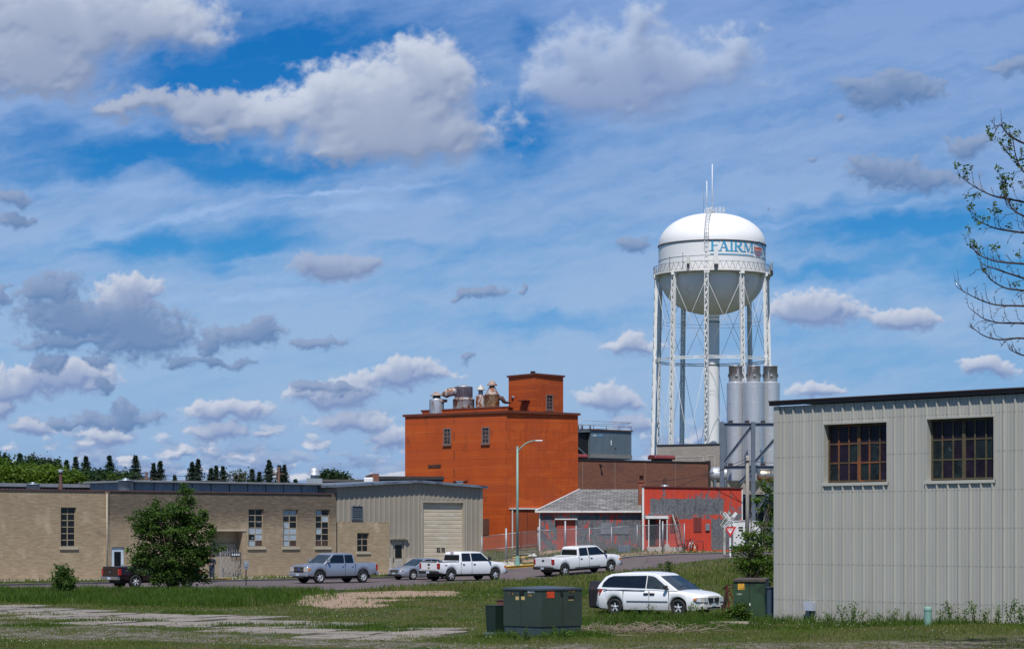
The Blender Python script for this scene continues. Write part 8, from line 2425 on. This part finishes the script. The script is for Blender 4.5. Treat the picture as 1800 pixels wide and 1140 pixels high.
# ---------------------------------------------------------------- the budding tree at the right edge
TD = 58.0
base = Vector((P(2010, 0, TD).x, TD, gzf(P(2010, 0, TD).x, TD)))
t_ = thing('bare_tree', 'nearly bare tree with upturned twigs and few young leaves at the right edge', 'tree', base)
bark2 = mat('dark_red_brown_twigs', (.055, .035, .028), .9, var=.3)
def W2(px, py, dd=0.0): return P(px, py, TD + dd) - base
gR = random.Random(8)
trunk_pts = [Vector((0, 0, -.2)), W2(2005, 900), W2(1990, 700), W2(1985, 450), W2(1978, 240), W2(1972, 120)]
MB().tube(trunk_pts, [.24, .20, .16, .11, .06, .02], 10).build('trunk', bark2, t_)
main = [  # tip -> joints, in photo pixels
    ([(1980, 330), (1900, 300), (1840, 262), (1800, 253), (1772, 238), (1757, 215), (1745, 242)], 1),
    ([(1985, 420), (1900, 392), (1830, 362), (1790, 353), (1745, 345), (1712, 328), (1692, 313)], 1),
    ([(1985, 470), (1900, 440), (1830, 412), (1790, 408), (1750, 402), (1727, 392), (1716, 385)], 1),
    ([(1985, 560), (1900, 500), (1830, 466), (1790, 463), (1752, 460), (1722, 450), (1708, 433)], .8),
    ([(1985, 600), (1900, 540), (1840, 505), (1795, 487), (1765, 478), (1738, 468), (1730, 474)], .3),
    ([(1985, 640), (1900, 560), (1850, 520), (1800, 510), (1770, 508), (1745, 495), (1732, 478)], 0),
    ([(1985, 700), (1900, 590), (1850, 545), (1800, 537), (1750, 537), (1715, 524), (1684, 506)], 0),
    ([(1985, 720), (1900, 620), (1850, 580), (1800, 567), (1755, 568), (1728, 560), (1710, 546)], 0),
    ([(1985, 760), (1900, 650), (1850, 610), (1800, 592), (1755, 598), (1728, 590), (1710, 576)], 0),
    ([(1985, 800), (1900, 690), (1850, 650), (1810, 627), (1790, 622), (1777, 615)], 0),
    ([(1985, 500), (1900, 430), (1840, 400), (1810, 385), (1780, 370), (1768, 345), (1766, 315)], 1),
    ([(1975, 220), (1910, 240), (1850, 255), (1815, 270), (1790, 285), (1772, 270), (1760, 250)], 1),
    ([(1985, 380), (1900, 350), (1850, 330), (1820, 318), (1796, 300), (1785, 275), (1780, 240)], 1)]
leafpts = []
TX = -.36
for li_, (ang_, (path, lf)) in enumerate([(a_, m_) for a_ in (0, 96, 180, 262) for m_ in main]):
    li = li_ % len(main)
    dd = gR.uniform(-1.5, 1.5)
    pts = [W2(x, y, dd * k / len(path)) for k, (x, y) in enumerate(path)]
    if ang_:
        Rz_ = Matrix.Rotation(radians(ang_ + gR.uniform(-14, 14)), 3, 'Z'); dzz = gR.uniform(-.5, .5); lf = max(lf, .3)
        pts = [Rz_ @ (p - Vector((TX, 0, 0))) + Vector((TX, 0, dzz)) for p in pts]
    # smooth
    sm_ = []
    for a, b_ in zip(pts, pts[1:]):
        for k in range(4): sm_.append(a.lerp(b_, k / 4))
    sm_.append(pts[-1])
    for _ in range(2): sm_ = [sm_[0]] + [(sm_[i - 1] + sm_[i] * 2 + sm_[i + 1]) / 4 for i in range(1, len(sm_) - 1)] + [sm_[-1]]
    N = len(sm_)
    mb = MB(); mb.tube(sm_, [.040 * (1 - k / N) ** 1.2 + .009 for k in range(N)], 6)
    for k in range(6, N):
        if gR.random() < .9:
            o_ = sm_[k]; ln = gR.uniform(.2, .55 if li in (0, 11, 12) else .85) * (1 - .35 * k / N); dirx = gR.uniform(-.75, -.1)
            d_ = Vector((dirx if not ang_ else gR.uniform(-.6, .6), gR.uniform(-.5, .5), gR.uniform(.55, 1.0) if gR.random() < .82 else -.25)).normalized()
            q1 = o_ + Vector((d_.x, d_.y, d_.z * .45)) * ln * .5; q2 = o_ + Vector((d_.x * .8, d_.y, d_.z)) * ln
            mb.tube([o_, q1, q2], [.009, .007, .004], 5)
            for s_ in range(3): 
                e_ = q1.lerp(q2, gR.random()); mb.tube([e_, e_ + Vector((gR.uniform(-.09, .06), gR.uniform(-.08, .08), gR.uniform(-.02, .09)))], [.006, .004], 4)
            if gR.random() < lf * .6: leafpts.append(q2)
    if lf: leafpts.append(sm_[-1])
    mb.build('branch', bark2, t_)
gg = np.random.default_rng(77)
Lp = np.concatenate([np.array(p)[None] + gg.normal(size=(15, 3)) * .055 + np.array([0, 0, .03]) for p in leafpts])
leaves('foliage', Lp, .095, bud, t_, 78, flat=.6, aspect=.5)

# ---------------------------------------------------------------- grass
def blades(name, n_try, ylo, yhi, dens_pow, seed, hfun, m, wid=.022, xlo=-0.26, xhi=0.26, keep=None, dry=.25, lean=.35):
    g = np.random.default_rng(seed)
    u = g.random(n_try)
    # denser near the viewer: inverse sampling of y^-k
    k = dens_pow
    Yp = (ylo ** (1 - k) + u * (yhi ** (1 - k) - ylo ** (1 - k))) ** (1 / (1 - k))
    Xp = g.uniform(xlo, xhi, n_try) * Yp
    h = hfun(Xp, Yp)
    if keep is not None:
        ok = (g.random(n_try) < keep(Xp, Yp)) & (h > .01)
    else: ok = h > .01
    Xp, Yp, h = Xp[ok], Yp[ok], h[ok]
    n = len(Xp)
    z = gz(Xp, Yp) - .01
    h = h * g.uniform(.45, 1.25, n)
    sc_ = np.clip(Yp / 70, .9, 2.2)
    w = wid * sc_ * g.uniform(.6, 1.3, n)
    a = g.uniform(0, pi, n); la = g.uniform(0, 2 * pi, n); ln = lean * h * g.uniform(.2, 1.3, n)
    dxy = np.stack([np.cos(a), np.sin(a) * .5], -1) * w[:, None]
    B = np.stack([Xp, Yp, z], -1)
    mid = B + np.stack([np.cos(la) * ln * .35, np.sin(la) * ln * .35, h * .55], -1); tip = B + np.stack([np.cos(la) * ln, np.sin(la) * ln, h], -1)
    D3 = np.concatenate([dxy, np.zeros((n, 1))], 1)
    V = np.stack([B - D3, B + D3, mid + D3 * .7, tip, mid - D3 * .7], 1).reshape(-1, 3)
    Fx = np.arange(n * 5).reshape(n, 5)
    tone = np.clip(.5 + .45 * vnoise(Xp / 1.8, Yp / 3.5, 61, 4) + g.normal(0, .22, n), 0, 1)
    dr_ = np.clip(dry + .75 * vnoise(Xp / 2.6, Yp / 4.5, 71, 4) + g.normal(0, .18, n), 0, 1) * (g.random(n) < .85)
    cl_ = np.repeat(np.stack([tone, dr_, np.zeros(n)], -1), 5, 0)
    o = np_mesh(name, V, Fx, m, colors=cl_)
    tag(o, kind='stuff')
    return o
BLDG = [(9.0, 80.3), (19.8, 68.9), (40, 50), (60, 70), (25, 92)]
def pxy(L): return [world_xy(px, EYE_d(py)) for px, py in L]
TALL = pxy([(-120, 1041), (100, 1040), (300, 1041), (480, 1039), (552, 1042), (560, 1052), (520, 1060), (430, 1066), (300, 1066), (150, 1062), (0, 1058), (-120, 1052)])
def keep_f(x, y):
    k = np.ones_like(x)
    k[polydist(x, y, ROAD) > -.15] = 0
    n_ = vnoise(x / 1.1, y / 2.2, 41, 4); n2 = vnoise(x / 3, y / 5, 43, 4)
    sl_ = polydist(x, y, SLAB) + 1.0 * vnoise(x / 4, y / 4, 77, 3)
    k = np.where(sl_ > .3, np.where(n_ + .5 * n2 > .24, .8, .05), k)
    dd = polydist(x, y, DIRT) + 1.6 * vnoise(x / 3.0, y / 5.0, 21, 4)
    k = np.where(dd > -.2, np.where(n_ > .30, .5, .03), k)
    gr = polydist(x, y, GRAVEL)
    k = np.where(gr > 0, k * np.clip(.52 + 1.5 * n_ + 1.0 * n2, .05, .95), k)
    k = np.where(inpoly(x, y, BLDG), 0, k)
    # pavement strips by the wall
    t__ = (x - wall_o.x) * wn.x + (y - wall_o.y) * wn.y
    k = np.where((t__ < 2.0) & (y > 100) & (x < -2), 0, k)
    fd = polydist(x, y, [(1, 169), (10, 173), (22, 180), (20, 186), (5, 178), (-1, 174)])
    k = np.where(np.abs(fd) < 1.6, k * .25, k)
    return k
def h_short(x, y):
    n_ = vnoise(x / 2.5, y / 4, 51, 4)
    h = .07 + .07 * np.clip(n_ + .3, 0, 1)
    h = np.where(polydist(x, y, GRAVEL) > -.5, h * .6, h)
    h = np.where(y > 100, h * 1.5, h)
    return h
blades('short_grass', 330000, 61, 132, 2.0, 301, h_short, grass_m, .013, keep=keep_f, dry=.28)
blades('far_grass', 75000, 128, 186, 1.2, 302, lambda x, y: .22 + .16 * np.clip(.4 + vnoise(x / 3, y / 4, 52, 3), 0, 1), grass_m, .018, keep=keep_f, dry=.25)
def h_tall(x, y):
    d_ = polydist(x, y, TALL); return np.where(d_ > -1.0, .24 + .28 * np.clip(.5 + vnoise(x / 2.2, y / 3, 53, 4), 0, 1), 0)
blades('tall_grass', 120000, 88, 134, 1.5, 303, h_tall, grass_v, .013, xlo=-.26, xhi=-.06, keep=keep_f, dry=-.05)
patches = [  # (px, py, rx m, ry m, height)
    (1150, 1092, 3.2, 2.2, .34), (1250, 1090, 2.6, 2.0, .30), (1080, 1100, 1.6, 1.2, .25), (1200, 1104, 2.2, 1.2, .26), (1100, 1078, 1.6, 3.0, .22), (1000, 1124, 1.5, .8, .30), (940, 1122, 1.4, .7, .34), (880, 1124, .9, .7, .24), (990, 1114, .9, .5, .25),
    (1480, 1102, 3.4, 1.4, .40), (1400, 1104, 1.8, 1.2, .32), (1560, 1104, 3.0, 1.6, .38), (1640, 1106, 2.0, 1.8, .36), (1700, 1108, 3.4, 2.4, .42), (1790, 1110, 2.6, 3.0, .46), (1620, 1115, 5, 1.2, .24), (1280, 1112, 2.0, .9, .24), (680, 1110, 1.6, .7, .22), (620, 1104, 1.4, 1.0, .24), (740, 1104, 1.2, .7, .22), (550, 1106, 1.2, .8, .2), (330, 1078, 1.6, 1.2, .2), (200, 1092, 2.4, .9, .2), (450, 1100, 2.5, .6, .2), (60, 1100, 1.5, 1, .18),
    (930, 1040, 4, 6, .22), (790, 1052, 3, 2.0, .2), (700, 1052, 2.0, 1.0, .16), (1000, 1045, 6, 8, .24)]
def h_patch(x, y):
    h = np.zeros_like(x)
    for px, py, rx, ry, hh in patches:
        cx_, cy_ = world_xy(px, EYE_d(py))
        q = 1 - ((x - cx_) / rx) ** 2 - ((y - cy_) / ry) ** 2 + .8 * vnoise(x / 1.0, y / 1.6, 55, 3)
        h = np.maximum(h, np.where(q > 0, hh * np.clip(.4 + q, 0, 1), 0))
    return h
def keep_p(x, y):
    k = np.where(inpoly(x, y, BLDG) | (polydist(x, y, ROAD) > -.1), 0, 1.0)
    return k
blades('weedy_grass', 420000, 64, 128, 2.0, 304, h_patch, grass_v, .010, keep=keep_p, dry=.0, lean=.5)
# tall seeding weeds along the foot of the grey wall and by the van
rr = random.Random(71)
def weed_mesh(seed, h):
    g = np.random.default_rng(seed); pts = []; mb = MB()
    for s_ in range(4):
        b0 = np.array([g.normal(0, .06), g.normal(0, .06), 0]); tp = b0 + np.array([g.normal(0, .10), g.normal(0, .10), h * g.uniform(.6, 1)])
        mb.tube([b0, (b0 + tp) / 2 + g.normal(0, .02, 3), tp], .006, 4)
        for f in np.linspace(.15, 1, 12): 
            for _ in range(3): pts.append(b0 + (tp - b0) * f + g.normal(0, .05, 3) * np.array([1, 1, .5]))
    return mb, np.array(pts)
protos = []
def weed(x, y, h, label, k):
    t_ = thing('weed_plant', label, 'weed', (x, y, gzf(x, y)), rr.uniform(0, 6), 'tall weeds in the grass')
    if k < 5:
        mb, pts = weed_mesh(400 + k, .6); st_ = mb.build('stem', lf_bright, t_); l_ = leaves('foliage', pts, .06, lf_bright, t_, 500 + k)
        at_ = st_.data.color_attributes.new('tone', 'FLOAT_COLOR', 'POINT'); at_.data.foreach_set('color', np.tile([.4, 0, 0, 1], len(st_.data.vertices)).astype(np.float32))
        protos.append((st_, l_))
    else:
        for src in protos[k % 5]:
            c_ = src.copy(); COL.objects.link(c_); c_.parent = t_
    t_.scale = (1, 1, h / .6)
NEAR = {}
def wl(kind, i, n, a, b_): 
    o_ = ['leftmost', 'second from the left', 'third from the left', 'fourth from the left', 'fifth from the left', 'sixth from the left', 'seventh from the left', 'eighth from the left', 'eighth from the right', 'seventh from the right', 'sixth from the right', 'fifth from the right', 'fourth from the right', 'third from the right', 'second from the right', 'rightmost']
    q_ = o_[i] if i < (n + 1) // 2 else o_[len(o_) - (n - i)]
    return '%s %s weed %s' % (q_, a, b_)
k = 0
for i_, (px, py, h) in enumerate(sorted(((1455, 1100, .5), (1482, 1101, .75), (1497, 1100, .9), (1510, 1102, .6), (1540, 1101, .55), (1570, 1100, .6), (1598, 1101, .5), (1650, 1100, .6), (1668, 1101, .9), (1690, 1100, .7), (1712, 1101, .85), (1730, 1100, .6), (1752, 1100, .7), (1776, 1100, 1.0), (1792, 1100, .8), (1425, 1102, .5)))):
    # just in front of the wall line
    u_ = B9.u(px, -.35 - .25 * (k % 3)); q = B9.A + B9.e * u_ - B9.n * (.35 + .25 * (k % 3))
    weed(q.x, q.y, h, wl('w', i_, 16, 'leafy', 'along the foot of the grey ribbed wall'), k); k += 1
for i_, (px, d_, h) in enumerate(sorted(((1112, 86.5, .55), (1130, 86.2, .5), (1146, 86, .75), (1165, 86.4, .45), (1212, 85.6, .7), (1224, 85.2, .8), (1238, 85.6, .6), (1256, 85, .55), (1270, 86, .5), (1092, 87, .4)))):
    q = P(px, 0, d_); weed(q.x, q.y, h, wl('w', i_, 10, 'leafy', 'in front of the white minivan'), k); k += 1
for i_, (px, d_, h) in enumerate(sorted(((905, 68.6, .35), (925, 68.4, .45), (980, 68.4, .5), (1000, 68.6, .45), (955, 68.2, .35)))):
    q = P(px, 0, d_); weed(q.x, q.y, h, wl('w', i_, 5, 'leafy', 'at the foot of the large dark green transformer'), k); k += 1
# dead brush
q0 = P(1120, 0, 73.5); z0_ = gzf(q0.x, 73.5)
mb = MB(); rr = random.Random(9)
for i in range(240):
    x_ = rr.gauss(0, 1.25); y_ = rr.gauss(0, .8); a = rr.uniform(0, 2 * pi); l_ = rr.uniform(.2, .9)
    p0_ = Vector((x_, y_, rr.uniform(0, .12))); p1_ = p0_ + Vector((cos(a) * l_, sin(a) * l_ * .6, rr.uniform(-.02, .28)))
    mb.tube([p0_, p0_.lerp(p1_, .5) + Vector((0, 0, rr.uniform(0, .08))), p1_], [.010, .008, .004], 4)
br_ = mb.build('dead_brush', mat('bleached_twigs', (.25, .20, .15), .9, var=.3)); br_.location = (q0.x, 73.5, z0_)
tag(br_, 'tangle of bleached dead twigs in the grass right of the transformer', 'brushwood', kind='stuff')
t_ = thing('fallen_branch', 'long pale bare stick arching from the transformer corner into the grass', 'branch', (P(1023, 0, 70.6).x, 70.6, z0_))
MB().tube([(0, 0, .28), (.5, -.1, .16), (1.0, -.2, .07), (2.1, -.1, .05)], [.016, .014, .011, .006], 6).build('stick', MATS['bleached_twigs'], t_)
MB().tube([(.5, -.1, .16), (.8, .3, .10), (1.3, .4, .12)], [.009, .007, .004], 5).build('side_twig', MATS['bleached_twigs'], t_)

# loose stones on the bare gravel
g = np.random.default_rng(900)
n_try = 16000
Ys = 61 + (g.random(n_try) ** 1.3) * 45; Xs = g.uniform(-.25, .25, n_try) * Ys
ok = ((polydist(Xs, Ys, GRAVEL) + 1.2 * vnoise(Xs / 3, Ys / 5, 21, 3)) > .2) & (polydist(Xs, Ys, SLAB) < .2) & (~inpoly(Xs, Ys, BLDG))
Xs, Ys = Xs[ok], Ys[ok]; n = len(Xs); Zs = gz(Xs, Ys)
r_ = .012 + .035 * g.random(n) ** 4
oc = np.array([[1, 0, 0], [0, 1, 0], [-1, 0, 0], [0, -1, 0], [0, 0, .7], [0, 0, -.7]])
V = np.stack([Xs, Ys, Zs + .25 * r_], -1)[:, None] + oc[None] * r_[:, None, None] * g.uniform(.7, 1.3, (n, 6, 1))
tri = np.array([[0, 1, 4], [1, 2, 4], [2, 3, 4], [3, 0, 4], [1, 0, 5], [2, 1, 5], [3, 2, 5], [0, 3, 5]])
Ft = (np.arange(n) * 6)[:, None, None] + tri[None]
st_o = np_mesh('loose_stones', V.reshape(-1, 3), Ft.reshape(-1, 3), mat('pale_stones', (.19, .165, .14), .9, var=.4, vscale=9))
tag(st_o, kind='stuff')
# small white clover heads scattered in the turf
n_try = 2600
Ys = 64 + g.random(n_try) * 60; Xs = g.uniform(-.25, .25, n_try) * Ys
ok = (keep_f(Xs, Ys) > .6) & (vnoise(Xs / 4, Ys / 6, 91, 3) > .05); Xs, Ys = Xs[ok], Ys[ok]; n = len(Xs)
V = np.stack([Xs, Ys, gz(Xs, Ys) + g.uniform(.10, .2, n)], -1)[:, None] + oc[None] * .017
Ft = (np.arange(n) * 6)[:, None, None] + tri[None]
tag(np_mesh('clover_flowers', V.reshape(-1, 3), Ft.reshape(-1, 3), mat('clover_white', (.55, .55, .48), .9)), kind='stuff')
